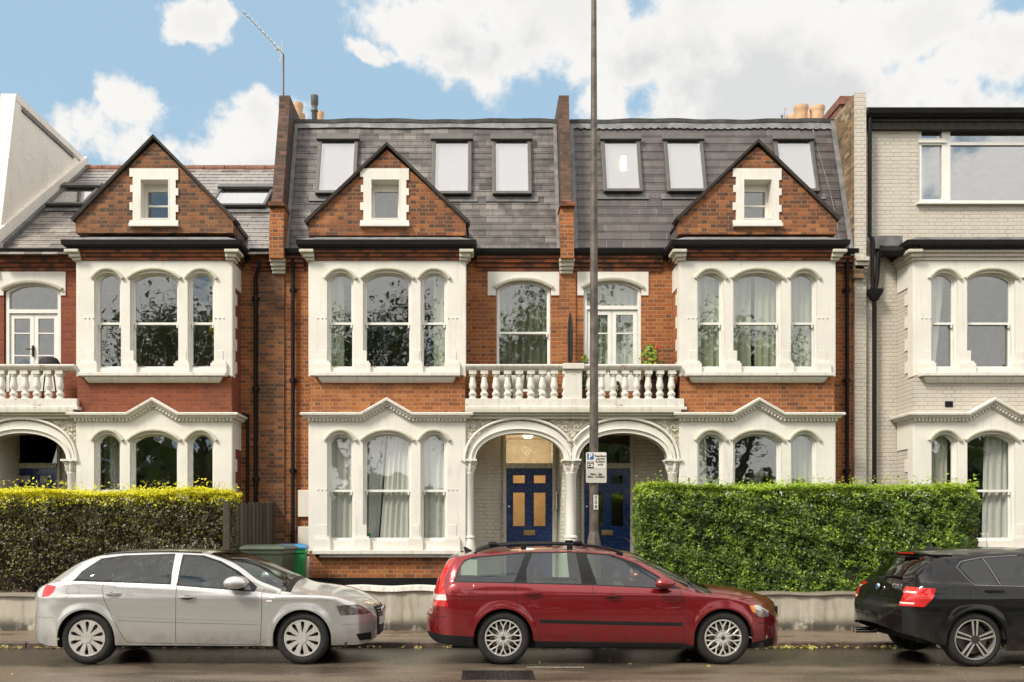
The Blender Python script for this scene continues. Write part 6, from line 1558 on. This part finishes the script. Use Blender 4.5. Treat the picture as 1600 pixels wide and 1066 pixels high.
def hedge(label, x0, x1, y0, y1, z0, z1, nf, nt_, front, top, size=.042, thin=0.0, topband=.10, core=True, ntw=0, round_r=0):
    root = thing('hedge', label, 'hedge', ((x0+x1)/2, (y0+y1)/2, .3)); base = np.array(root['_o'])
    n = nf; x = rng.uniform(x0, x1, n); z = z0+(z1-z0)*rng.random(n)**(.75 if thin else .95)
    dep = rng.exponential(.10 if not thin else .16, n); dep = np.clip(dep, 0, (y1-y0)*.7)
    ins = np.clip((z-(z1-.16))/.16, 0, 1)**2*.10
    y = y0+.08*lump(x, z)+.075*lump(x*2.7+1, z*2.9)+.045*lump(x*6.1+2, z*6.3)+dep+ins+rng.normal(0, .012, n)
    N1 = np.stack([rng.normal(0, .5, n), -1+rng.normal(0, .3, n), .35+rng.normal(0, .5, n)], 1)
    if thin:
        keep = rng.random(n) < np.clip(.26+1.1*(z-z0)/(z1-z0)+.16*lump(x*1.9, z*3), .12, 1); x, y, z, N1 = x[keep], y[keep], z[keep], N1[keep]
    m = nt_; tx = rng.uniform(x0, x1, m); ty = y0+rng.random(m)**1.3*(y1-y0); tz = z1+.06*lump(tx*.8, ty*2)+np.abs(rng.normal(0, .03, m))*1.0-.02
    sp_ = rng.random(m) < .07; tz[sp_] += rng.random(sp_.sum())**2*.18
    N2 = np.stack([rng.normal(0, .6, m), rng.normal(-.4, .6, m), np.abs(rng.normal(1, .4, m))], 1)
    e = int(nf*.16); ex = []; 
    for xe, sg in ((x0, -1), (x1, 1)):
        yy = rng.uniform(y0, y1, e); zz = rng.uniform(z0, z1, e); xx = xe-sg*(rng.exponential(.08, e)+np.clip((zz-(z1-.2))/.2, 0, 1)**2*.10)+.05*lump(yy*2, zz)*sg
        ex.append((xx, yy, zz, np.stack([sg+rng.normal(0, .4, e), rng.normal(-.5, .5, e), rng.normal(.3, .5, e)], 1)))
    P = np.concatenate([np.stack([x, y, z], 1), np.stack([tx, ty, tz], 1)]+[np.stack(q[:3], 1) for q in ex]); Nn = np.concatenate([N1, N2]+[q[3] for q in ex])
    if round_r:
        d = np.clip(P[:, 0]-(x1-round_r), 0, None)/round_r; P[:, 1] += d**2*.35
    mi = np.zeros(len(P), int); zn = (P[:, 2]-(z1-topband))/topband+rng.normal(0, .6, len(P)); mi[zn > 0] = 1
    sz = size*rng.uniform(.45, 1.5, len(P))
    me = leaf_mesh(P-base, Nn, sz, [front, top], mi, 'foliage'); link(me, root)
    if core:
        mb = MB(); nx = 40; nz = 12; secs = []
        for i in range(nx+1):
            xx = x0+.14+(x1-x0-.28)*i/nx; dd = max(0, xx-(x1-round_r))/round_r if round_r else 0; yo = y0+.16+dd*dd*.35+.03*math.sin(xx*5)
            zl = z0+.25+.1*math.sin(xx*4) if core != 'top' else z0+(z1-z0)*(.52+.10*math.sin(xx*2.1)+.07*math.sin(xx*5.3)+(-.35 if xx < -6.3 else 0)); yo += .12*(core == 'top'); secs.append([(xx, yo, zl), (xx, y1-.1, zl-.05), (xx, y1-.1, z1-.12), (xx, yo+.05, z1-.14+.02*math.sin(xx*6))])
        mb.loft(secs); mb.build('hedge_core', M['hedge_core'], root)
    if ntw:
        V = []; Fc = []
        for i in range(ntw):
            bx = rng.uniform(x0+.05, x1-.05); by = rng.uniform(y0+.08, y1-.05); bz = z0+rng.uniform(-.1, .9)*(z1-z0)*.8
            L = rng.uniform(.25, .7); d = np.array([rng.normal(0, .45), rng.normal(-.1, .25), 1.0]); d /= np.linalg.norm(d); r_ = rng.uniform(.003, .008); p = np.array([bx, by, bz])
            q = p+d*L*.5+rng.normal(0, .04, 3); t = q+d*L*.5+rng.normal(0, .06, 3); o = len(V)
            for c_, rr in ((p, r_), (q, r_*.8), (t, r_*.4)):
                for k in range(3): a = 2.094*k; V.append(tuple(c_+np.array([math.cos(a)*rr, math.sin(a)*rr, 0])-base))
            for j in (0, 3):
                for k in range(3): Fc.append((o+j+k, o+j+(k+1) % 3, o+j+3+(k+1) % 3, o+j+3+k))
        me = bpy.data.meshes.new('twigs'); me.from_pydata(V, [], Fc); me.materials.append(M['twig']); link(me, root)
    return root
PH = Pl(14.95)
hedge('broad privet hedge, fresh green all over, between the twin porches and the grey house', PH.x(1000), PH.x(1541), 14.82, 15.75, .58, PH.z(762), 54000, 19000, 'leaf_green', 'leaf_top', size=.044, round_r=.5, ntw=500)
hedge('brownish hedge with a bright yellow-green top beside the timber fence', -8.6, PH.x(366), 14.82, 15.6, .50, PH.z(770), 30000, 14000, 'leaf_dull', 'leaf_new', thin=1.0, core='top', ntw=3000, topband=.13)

# ------------------------------------------------------------ garden walls
def gwall(label, xa, xb, ztop, cop, cmat, y=14.5):
    root = thing('garden_wall', label, 'wall', ((xa+xb)/2, y+.12, .07)); n = 50
    mb = MB(); secs = [[(xa+(xb-xa)*i/n, y+.02+.006*math.sin(i*1.7), -.1), (xa+(xb-xa)*i/n, y+.24, -.1), (xa+(xb-xa)*i/n, y+.24, ztop-cop+.01*math.sin(i*.7)), (xa+(xb-xa)*i/n, y+.02+.006*math.sin(i*1.7), ztop-cop+.01*math.sin(i*.7))] for i in range(n+1)]
    mb.loft(secs); mb.build('wall', M['wallpaint'], root)
    mb = MB(); secs = [[(xa+(xb-xa)*i/n, y-.025+.008*math.sin(i*2.1), ztop-cop+.004+.01*math.sin(i*.7)), (xa+(xb-xa)*i/n, y+.28, ztop-cop+.004+.01*math.sin(i*.7)), (xa+(xb-xa)*i/n, y+.28, ztop+.01*math.sin(i*.7)), (xa+(xb-xa)*i/n, y-.01+.008*math.sin(i*2.1), ztop+.01*math.sin(i*.7))] for i in range(n+1)]
    mb.loft(secs); mb.build('coping', M[cmat], root, bevel=.008); return root
def stain():
    m_, h = mat('damp stained render'); x, y, z = h.sep(h.n('ShaderNodeNewGeometry').outputs['Position'])[:3]
    c = h.mix(h.ss(h.noise(h.obj, 2.5, 5), .3, .7), (.47, .43, .36), (.40, .36, .29))
    st = h.noise(h.vm('MULTIPLY', h.obj, (5, 5, .8)), 1.6, 7, .7)
    c = h.mix(h.ss(st, .46, .74, 0, .55), c, (.16, .13, .08))
    low = h.m('MULTIPLY', h.ss(z, .30, .10), h.ss(h.noise(h.obj, 5, 6, .7), .33, .55)); c = h.mix(h.m('MULTIPLY', low, .9), c, (.035, .03, .02))
    chip = h.ss(h.noise(h.vm('MULTIPLY', h.obj, (1, 1, 1.5)), 6, 9, .75), .67, .70); c = h.mix(h.m('MULTIPLY', chip, .8), c, (.08, .06, .045))
    h.put(h.b.inputs['Base Color'], c); h.b.inputs['Roughness'].default_value = .75
    bump(h, h.m('ADD', h.noise(h.obj, 30, 5), h.m('MULTIPLY', h.noise(h.obj, 4, 4), 3)), .5, .006); return m_
M['wallpaint'] = stain()
gwall('low rendered wall with a dark mossy coping under the brownish hedge', -12, -3.96, .62, .055, 'coping_dark')
gwall('low rendered wall with a thick peeling white coping', -3.94, 1.15, .74, .085, 'rail')
gwall('low stained wall with a thin dark coping under the fresh green hedge', 2.35, 8.1, .64, .045, 'coping_dark')
gwall('low rendered wall in front of the grey painted house', 8.95, 13.2, .64, .045, 'coping_dark')

# ------------------------------------------------------------ fence, bins
def plankmat():
    m_, h = mat('weathered fence board'); g = h.n('ShaderNodeNewGeometry')
    f = h.noise(h.vm('MULTIPLY', h.obj, (9, 9, .8)), 4, 6, .65)
    c = h.ramp(h.m('ADD', h.m('MULTIPLY', g.outputs['Random Per Island'], .4), h.m('MULTIPLY', f, .7)), [(.2, (.022, .017, .012)), (.5, (.060, .048, .032)), (.85, (.12, .10, .07))])
    h.put(h.b.inputs['Base Color'], c); h.b.inputs['Roughness'].default_value = .9; bump(h, f, .5, .004); return m_
M['plank'] = plankmat()
fe = thing('fence', 'weathered vertical board fence dividing the gardens beside the bins', 'fence', (-3.9, 15.8, .3))
mb = MB(); p0, p1 = Vector((-4.02, 14.80)), Vector((-3.76, 16.95)); n = 24; d = (p1-p0)/n; u_ = d.normalized(); nn_ = Vector((u_.y, -u_.x))
for i in range(n):
    a = p0+d*i+nn_*(.012 if i % 2 else 0); b = a+d*.97; zt2 = 2.04+.09*i/n+.012*math.sin(i*2.3)
    q = [(a.x, a.y), (b.x, b.y), (b.x+nn_.x*.016, b.y+nn_.y*.016), (a.x+nn_.x*.016, a.y+nn_.y*.016)]
    mb.loft([[(x_, y_, z_) for x_, y_ in q] for z_ in (.3, zt2)])
tag(mb.build('fence_boards', M['plank'], fe))
for t in (0, .93):
    c_ = p0+(p1-p0)*t; mb = MB(); mb.box(c_.x-.07, c_.x+.035, c_.y-.05, c_.y+.05, .3, 2.08+.05*t); mb.build('fence_post', M['plank'], fe, bevel=.008)
def bin_(label, x, y, w_, d_, h_, bm1, lid, rz, z0=.3, tilt=0):
    o = thing('wheelie_bin', label, 'bin', (x, y, z0)); o.rotation_euler[2] = rz; o['_o'] = (0, 0, 0); o['group'] = 'wheelie bins behind the garden wall'
    B = lambda mb, nm, m_, **k: mb.build(nm, M[m_], o, **k)
    mb = MB(); mb.loft([[(-a*w_/2, -b*d_/2, z_), (a*w_/2, -b*d_/2, z_), (a*w_/2, b*d_/2, z_), (-a*w_/2, b*d_/2, z_)] for z_, a, b in ((.08, .74, .70), (.10, .78, .74), (h_*.80, .95, .95), (h_*.86, .96, .96), (h_*.865, 1.02, 1.02), (h_*.93, 1.02, 1.02))]); B(mb, 'body', bm1, bevel=.015)
    mb = MB(); mb.loft([[(-a*w_/2, -b*d_/2, z_), (a*w_/2, -b*d_/2, z_), (a*w_/2, b*d_/2+.04, z_+tilt), (-a*w_/2, b*d_/2+.04, z_+tilt)] for z_, a, b in ((h_*.925, 1.08, 1.08), (h_*.96, 1.08, 1.08), (h_*.985, .96, .94), (h_*1.0, .86, .80))]); B(mb, 'lid', lid, bevel=.012)
    mb = MB(); mb.tube([(-w_*.35, d_/2+.09, h_*.95), (w_*.35, d_/2+.09, h_*.95)], .014, 8)
    for s_ in (-1, 1): mb.box(s_*w_*.33-.02, s_*w_*.33+.02, d_/2, d_/2+.10, h_*.90, h_*.96)
    B(mb, 'handle', bm1)
    for s_ in (-1, 1): mb = MB(); mb.lathe([(.03, -.025), (.095, -.025), (.10, 0), (.095, .025), (.03, .025)], (s_*w_*.42, d_*.38, .10), 20, 'x'); B(mb, 'wheel', 'trimblk', smooth=True)
    return o
M['bin_dark'] = simple('dark green bin plastic', (.030, .042, .024), .5, var=.3, nscale=5)
M['bin_green'] = simple('bright green bin plastic', (.012, .20, .050), .4, var=.15)
M['bin_blue'] = simple('blue bin lid', (.03, .20, .40), .45, var=.15)
M['bin_lid'] = simple('faded green lid', (.055, .070, .048), .45, var=.3, nscale=4)
bin_('wide dark green wheelie bin with a faded green lid beside the board fence', -3.42, 15.05, .70, .62, 1.08, 'bin_dark', 'bin_lid', -.12)
bin_('bright green wheelie bin with a blue lid behind the dark one', -3.20, 15.75, .50, .55, 1.08, 'bin_green', 'bin_blue', .1)

# ------------------------------------------------------------ lamp post, parking sign, number plate
YL = 13.35; PLp = Pl(YL); xp = PLp.x(928)
lp = thing('lamp_post', 'tall weathered grey lamp post standing on the pavement before the twin porches', 'lamp post', (xp, YL, .075))
mb = MB(); mb.lathe([(.066, 1.45), (.064, 3), (.050, 6.5), (.036, 9.4), (.032, 10.4)], (xp, YL, .075), 20); mb.build('pole', M['post'], lp, smooth=True)
mb = MB(); mb.lathe([(.11, 0), (.105, .02), (.105, 1.30), (.098, 1.36), (.072, 1.50), (.066, 1.52)], (xp, YL, .075), 8); mb.box(xp-.045, xp+.045, YL-.112, YL-.09, .35, .95); mb.build('base_box', M['post'], lp, bevel=.004)
mb = MB(); mb.tube([(xp, YL, 10.42), (xp, YL-.25, 10.75), (xp, YL-.9, 10.9)], .028, 10); mb.build('arm', M['post'], lp, smooth=True)
mb = MB(); mb.loft([[(xp-a, YL-1.5, 10.84), (xp+a, YL-1.5, 10.84), (xp+a, YL-.85, 10.9), (xp-a, YL-.85, 10.9)] if k == 0 else [(xp-a, YL-1.45, 10.95), (xp+a, YL-1.45, 10.95), (xp+a, YL-.8, 11.0), (xp-a, YL-.8, 11.0)] for k, a in enumerate((.14, .10))]); mb.build('lantern', M['post'], lp, bevel=.02)
M['signgrey'] = simple('sign face grey', (.50, .48, .42), .35, var=.04); M['signwhite'] = simple('sign face white', (.68, .66, .60), .35, var=.04)
M['signblue'] = simple('sign blue', (.012, .10, .30), .35, var=.05); M['ink'] = simple('black ink', (.012, .012, .012), .5); M['inkw'] = simple('white ink', (.80, .79, .75), .5, var=.03)
x0, x1, z0, z1 = PLp.x(914.5), PLp.x(946.5), PLp.z(755), PLp.z(707.5); ysn = YL-.085
sg = thing('parking_sign', 'square permit parking sign with a blue P fixed to the lamp post', 'sign', ((x0+x1)/2, ysn, z0))
mb = MB(); mb.prism(roundpoly(rect(x0, x1, z0, z1), .022, 4), [], ysn, ysn+.006); mb.build('sign_plate', M['signgrey'], sg)
mb = MB(); mb.prism(roundpoly(rect(x0+.008, x1-.008, z0+(z1-z0)*.48, z1-.008), .018, 3), [], ysn-.002, ysn-.0002); mb.build('upper_panel', M['signwhite'], sg)
mb = MB(); mb.box(x0-.0, x1+.0, ysn+.008, ysn+.02, z0+.06, z0+.08) ; mb.box((x0+x1)/2-.06, (x0+x1)/2+.06, ysn+.0065, ysn+.05, z1-.11, z1-.09); mb.box((x0+x1)/2-.06, (x0+x1)/2+.06, ysn+.021, ysn+.05, z0+.06, z0+.08); mb.build('bracket', M['steel'], sg)
W_ = x1-x0; H_ = z1-z0
bx0, bx1 = x0+.018, x0+.018+W_*.31; mb = MB(); mb.box(bx0, bx1, ysn-.004, ysn-.0022, z1-.018-H_*.20, z1-.018); mb.build('blue_square', M['signblue'], sg)
mb = MB(); mb.box(bx0, bx1, ysn-.004, ysn-.0022, z1-.045-H_*.42, z1-.045-H_*.20); mb.build('black_square', M['ink'], sg)
text3d(sg, 'P', ((bx0+bx1)/2, ysn-.006, z1-.018-H_*.10), .105, 'inkw', bold=.002)
text3d(sg, 'CB', ((bx0+bx1)/2, ysn-.006, z1-.045-H_*.335), .062, 'inkw', bold=.0015); text3d(sg, 'ZONE', ((bx0+bx1)/2, ysn-.006, z1-.045-H_*.235), .024, 'inkw', bold=.0005)
text3d(sg, 'Resident\npermit\nholders\nonly', (bx1+.012+(x1-bx1-.015)/2, ysn-.004, z1-.012-H_*.235), .047, 'ink', bold=.0006)
text3d(sg, 'Mon - Sat\n8am - 6.30pm', ((x0+x1)/2, ysn-.002, z0+H_*.24), .043, 'ink', bold=.0008)
nx, nz0, nz1 = PLp.x(930), PLp.z(796.5), PLp.z(774)
ns = thing('number_plate_sign', 'small vertical white number plate 008 low on the lamp post', 'sign', (nx, YL-.07, nz0))
mb = MB(); mb.prism(rect(nx-.032, nx+.032, nz0, nz1), [], YL-.078, YL-.070); mb.build('plate', M['signwhite'], ns)
for i, ch in enumerate('008'): text3d(ns, ch, (nx, YL-.080, nz1-(nz1-nz0)*(.18+.32*i)), .075, 'ink', bold=.001, th=.0008)

# ------------------------------------------------------------ things on the balconies and in the windows
bz = PB.z(632)+.012
M['pot_white'] = simple('white planter', (.72, .70, .64), .5, var=.06); M['canvas_black'] = simple('black canvas', (.012, .011, .012), .8); M['potbrown'] = simple('brown pot', (.16, .055, .03), .7)
M['petal'] = foliage_mat('red petals', [(0, (.45, .01, .01)), (1, (.70, .03, .03))])
for i, px_ in enumerate((786, 809, 833, 853)):
    P = Pl(16.72); x_ = P.x(px_); z_ = P.z(604); mb = MB()
    mb.loft([[(x_-a*.11, 16.64-.0, z), (x_+a*.11, 16.64, z), (x_+a*.11, 16.82, z), (x_-a*.11, 16.82, z)] for z, a in ((z_-.0, .85), (z_+.02, .95), (z_+.16, 1.0), (z_+.165, 1.08), (z_+.19, 1.08))])
    mb.box(x_-.09, x_+.09, 16.66, 16.80, bz, z_)
    mb.build('planter', M['pot_white'], None, bevel=.006)
    tag(bpy.data.objects[-1] if False else [o for o in bpy.data.objects if o.name.startswith('planter')][-1], 'white box planter on a stand behind the balusters under the sash window', 'planter', 'white box planters on the balcony')
P = Pl(16.80); xq = P.x(891); par = thing('parasol', 'closed black parasol standing on the balcony against the party wall', 'parasol', (xq, 16.8, bz))
mb = MB(); mb.lathe([(.02, P.z(575)), (.045, P.z(560)), (.05, P.z(520)), (.04, P.z(503)), (.022, P.z(492)), (.006, P.z(489))], (xq, 16.8, 0), 12, wob=lambda a, h_: 1+.2*math.sin(5*a)); mb.build('canopy', M['canvas_black'], par, smooth=True)
mb = MB(); mb.lathe([(.2, bz), (.2, bz+.05), (.02, bz+.07), (.017, P.z(575))], (xq, 16.8, 0), 14); mb.build('pole', M['canvas_black'], par, smooth=True)
def potplant(label, px, ztop_px, Y, r, nleaf, flowers=0, potm='potbrown', mats=('leaf_green', 'leaf_top'), spread=1.0, ph=.26):
    P = Pl(Y); x_ = P.x(px); root = thing('potted_plant', label, 'potted plant', (x_, Y, bz))
    mb = MB(); mb.lathe([(.09, bz), (.13, bz+ph-.04), (.145, bz+ph-.035), (.145, bz+ph), (.12, bz+ph), (.11, bz+ph-.03)], (x_, Y, 0), 16); mb.build('pot', M[potm], root, smooth=True)
    zt3 = P.z(ztop_px); z00 = bz+ph; base = np.array(root['_o'])
    mb = MB()
    for k in range(7): a = k*.9; mb.tube([(x_, Y, z00-.02), (x_+.05*math.cos(a), Y+.05*math.sin(a), (z00+zt3)/2), (x_+r*.7*math.cos(a), Y+r*.7*math.sin(a), zt3-.08*(k % 3)-.05)], .006, 5)
    mb.build('stem', M['twig'], root)
    u = rng.random(nleaf); th = rng.uniform(0, 6.28, nleaf); zz = z00+.02+(zt3-z00)*u; rr = r*np.sqrt(rng.random(nleaf))*np.sin(np.clip(.35+u*2.5, 0, 3.0))*spread
    Pn = np.stack([x_+rr*np.cos(th), Y+rr*np.sin(th), zz], 1); Nn = np.stack([np.cos(th), np.sin(th)-.5, rng.normal(.5, .5, nleaf)], 1)
    link(leaf_mesh(Pn-base, Nn, rng.uniform(.04, .08, nleaf), mats, (rng.random(nleaf) < .35).astype(int), 'foliage', .7), root)
    if flowers:
        Q = []
        for k in range(flowers):
            a = rng.uniform(0, 6.28); c_ = np.array([x_+r*.8*math.cos(a)*rng.random(), Y-.05+r*.3*math.sin(a), zt3-.02-.28*rng.random()*(k > 1)])
            if k == 0: c_ = np.array([x_+.10, Y-.08, zt3-.04])
            for _ in range(22): Q.append(c_+rng.normal(0, .018, 3))
        Q = np.array(Q); link(leaf_mesh(Q-base, rng.normal(size=Q.shape)+np.array([0, -1, .3]), np.full(len(Q), .035), ['petal'], np.zeros(len(Q), int), 'flowers', .9), root)
potplant('bushy yellow-green pot plant with red flowers above the balcony rail', 1016, 541, 16.72, .23, 520, 4, ph=.34)
potplant('leafy plant in a brown pot just right of the pedestal', 913, 556, 16.62, .11, 160, 0)
potplant('small flowering plant in a white pot behind the balusters near the lamp post', 964, 598, 16.68, .15, 130, 2, 'pot_white', ph=.14)
M['chest'] = simple('brown wooden chest', (.085, .032, .018), .6, var=.3, nscale=12)
P = Pl(16.7); mb = MB(); mb.box(P.x(1000), P.x(1050), 16.5, 16.9, bz, P.z(600)); mb.box(P.x(998), P.x(1052), 16.48, 16.92, P.z(600)+.001, P.z(596)); mb.box(P.x(1003), P.x(1047), 16.55, 16.85, P.z(596)+.001, P.z(583)); o = mb.build('storage_chest', M['chest'], None, bevel=.01)
tag(o, 'dark brown wooden storage chest behind the end of the balustrade', 'chest')
P = Pl(16.6); xq = P.x(77); bq = thing('barbecue', 'black lidded barbecue on the balcony by the french window', 'barbecue', (xq, 16.6, bz))
mb = MB(); secs = [[(xq+.19*w_*math.cos(a), 16.6+.16*w_*math.sin(a), z_) for a in [2*math.pi*k/16 for k in range(16)]] for z_, w_ in ((P.z(584), .6), (P.z(577), .95), (P.z(571), 1.0), (P.z(566), .95), (P.z(560), .7), (P.z(557.5), .2))]; mb.loft(secs); mb.build('lid', M['canvas_black'], bq, smooth=True)
for dx in (-.12, .12): mb = MB(); mb.tube([(xq+dx*.6, 16.6, P.z(582)), (xq+dx*1.2, 16.62, bz)], .012, 6); mb.build('leg', M['canvas_black'], bq)
# yellow lampshade, green sticker
xl_, yl_ = PB.x(317), YB+.95; P = Pl(yl_); zl_ = P.z(521)
lsd = thing('pendant_lamp', 'yellow drum lampshade hanging in the narrow upper window of the red painted house', 'lamp', (xl_, yl_, zl_))
M['yellow'] = simple('yellow lampshade', (.75, .52, .02), .7)
mb = MB(); mb.lathe([(.14, 0), (.17, 0), (.17, .24), (.15, .24)], (xl_, yl_, zl_), 24, loop=True); mb.build('lamp_shade', M['yellow'], lsd, smooth=True); mb = MB(); mb.tube([(xl_, yl_, zl_+.2), (xl_, yl_, 6.5)], .006, 6); mb.box(xl_-.15, xl_+.15, yl_-.005, yl_+.005, zl_+.2, zl_+.21); mb.build('cord', M['ink'], lsd)
mb = MB(); x_, z_ = PB.x(575), PB.z(837); mb.box(x_-.03, x_+.03, YB+.142, YB+.144, z_-.04, z_+.04); tag(mb.build('window_sticker', M['bin_green']), 'small green sticker in the bottom corner of the wide ground floor window', 'sticker')

# ------------------------------------------------------------ aerials
def aerial(label, px, pbot, ptop, Y, boom, n=11):
    P = Pl(Y); x_ = P.x(px); root = thing('tv_aerial', label, 'aerial', (x_, Y, P.z(pbot)))
    mb = MB(); mb.tube([(x_, Y, P.z(pbot)-.1), (x_, Y, P.z(ptop))], .015, 6); mb.build('mast', M['terra_red'], root)
    (ax_, ay_), (bx_, by_) = boom; mb = MB(); a = Vector((P.x(ax_), Y, P.z(ay_))); b = Vector((P.x(bx_), Y-.5, P.z(by_))); mb.tube([a, b], .011, 6)
    for k in range(n):
        p = a+(b-a)*((k+.5)/n); L = .075; mb.tube([(p.x, p.y, p.z-L), (p.x, p.y, p.z+L)], .004, 4)
    p = a+(b-a)*.08; mb.tube([(p.x-.03, p.y, p.z-.22), (p.x+.03, p.y, p.z+.24)], .012, 5); mb.box(p.x-.09, p.x-.03, p.y-.03, p.y+.03, p.z+.03, p.z+.07)
    mb.build('boom', M['steel'], root); return root
aerial('long tilted television aerial on the party wall beside the mossy slate roof', 443, 160, 84, 17.65, ((444, 86), (390, 41)))
aerial('tiny aerial showing over the dark slate mansard beside the chimney pots', 1222, 195, 183, 21.0, ((1226, 185), (1216, 184)), 4)

# ------------------------------------------------------------ drain cover, fallen leaves
dc = thing('drain_cover', 'rectangular cast iron drain cover set in the road before the red car', 'drain cover', (.2, 10.35, 0))
M['iron'] = simple('cast iron', (.035, .031, .028), .4, .6, var=.4, nscale=15)
mb = MB(); mb.box(-.20, .60, 9.98, 10.64, -.02, .004); mb.build('frame', M['iron'], dc)
mb = MB()
for i in range(13):
    for j in range(10):
        if (i+j) % 2 == 0: mb.box(-.16+i*.056, -.16+i*.056+.045, 10.02+j*.058, 10.02+j*.058+.045, .0045, .009)
mb.build('tread_pattern', M['iron'], dc)
M['litter'] = foliage_mat('fallen leaves', [(0, (.07, .04, .012)), (.35, (.20, .14, .04)), (.7, (.36, .30, .08)), (1, (.34, .38, .07))], .1)
n = 2800; x = rng.uniform(-9, 9, n); x = x+.5*np.sin(x*5); y = 12.87-np.abs(rng.normal(0, .075, n)); z = -.012+np.abs(rng.normal(0, .012, n))+.004
d2 = np.clip((np.sin(x*1.9)+np.sin(x*4.7+1)*.8+np.sin(x*11.3)*.7)*.7+.25, .04, 1); k = rng.random(n) < d2; x, y, z = x[k], y[k], z[k]
nb = 26; x = np.concatenate([x, rng.uniform(-6.5, 8, nb)]); y = np.concatenate([y, rng.uniform(13.2, 14.4, nb)]); z = np.concatenate([z, np.full(nb, .056)])
nb = 16; x = np.concatenate([x, rng.uniform(-6.5, 8, nb)]); y = np.concatenate([y, rng.uniform(10.2, 11.6, nb)]); z = np.concatenate([z, np.full(nb, .008)])
Nn = np.stack([rng.normal(0, .3, len(x)), rng.normal(-.2, .3, len(x)), np.ones(len(x))], 1)
o = link(leaf_mesh(np.stack([x, y, z], 1), Nn, rng.uniform(.03, .085, len(x)), ['litter'], np.zeros(len(x), int), 'fallen_leaves', .8)); tag(o, 'yellow and brown fallen leaves lying along the gutter', 'fallen leaves', kind='stuff')

# ------------------------------------------------------------ trees across the road (they show in the windows and car paint)
def make_tree(loc, label):
    root = thing('tree', label, 'tree', loc, 'trees across the road'); root['_o'] = (0, 0, 0)
    mb = MB(); tips = []
    def br(p, d, L, r, depth):
        pts = [p]; q = Vector(p)
        for k in range(4): d = (d+Vector((random.gauss(0, .10), random.gauss(0, .10), .03))).normalized(); q = q+d*L/4; pts.append(q.copy())
        mb.tube(pts, r, 7, r*.6)
        if depth >= 3: tips.append(q); return
        for k in range(3 if depth else 5):
            a = random.uniform(0, 6.28); v = Vector((math.cos(a), math.sin(a), random.uniform(.2, .9))); br(q if k < 2 else pts[3], (d*.55+v*.75).normalized(), L*random.uniform(.6, .8), r*.58, depth+1)
        tips.append(q)
    br(Vector((0, 0, 0)), Vector((.06, 0, 1)), 4.6, .26, 0)
    mb.build('trunk', M['bark'], root, smooth=True)
    T = np.array([tuple(t) for t in tips]); n = 15000; c = T[rng.integers(0, len(T), n)]+rng.normal(0, .55, (n, 3))
    Nn = rng.normal(size=(n, 3))+np.array([0, 0, .6])
    link(leaf_mesh(c, Nn, rng.uniform(.10, .20, n), ['leaf_tree'], np.zeros(n, int), 'crown', .8), root); return root
t0 = make_tree((-5.2, -7.5, -.1), 'leafy street tree across the road')
for (x_, y_, r_, s_) in ((3.4, -9.5, 1.3, 1.1), (11.5, -8.2, 2.6, .95), (-13.5, -9.0, 4.0, 1.05)): dup(t0, (x_, y_, -.1), None, rz=r_, scale=s_)
n = 16000; x = rng.uniform(-90, 90, n); y = -42+rng.normal(0, 3, n); z = rng.random(n)**.8*(7.0+2.2*np.sin(x*.21)+1.3*np.sin(x*.63))
o = link(leaf_mesh(np.stack([x, y, z], 1), rng.normal(size=(n, 3))+np.array([0, 1, .4]), rng.uniform(.8, 1.7, n), ['leaf_tree'], np.zeros(n, int), 'distant_trees', .8)); tag(o, 'far belt of trees across the common', 'trees', kind='stuff')
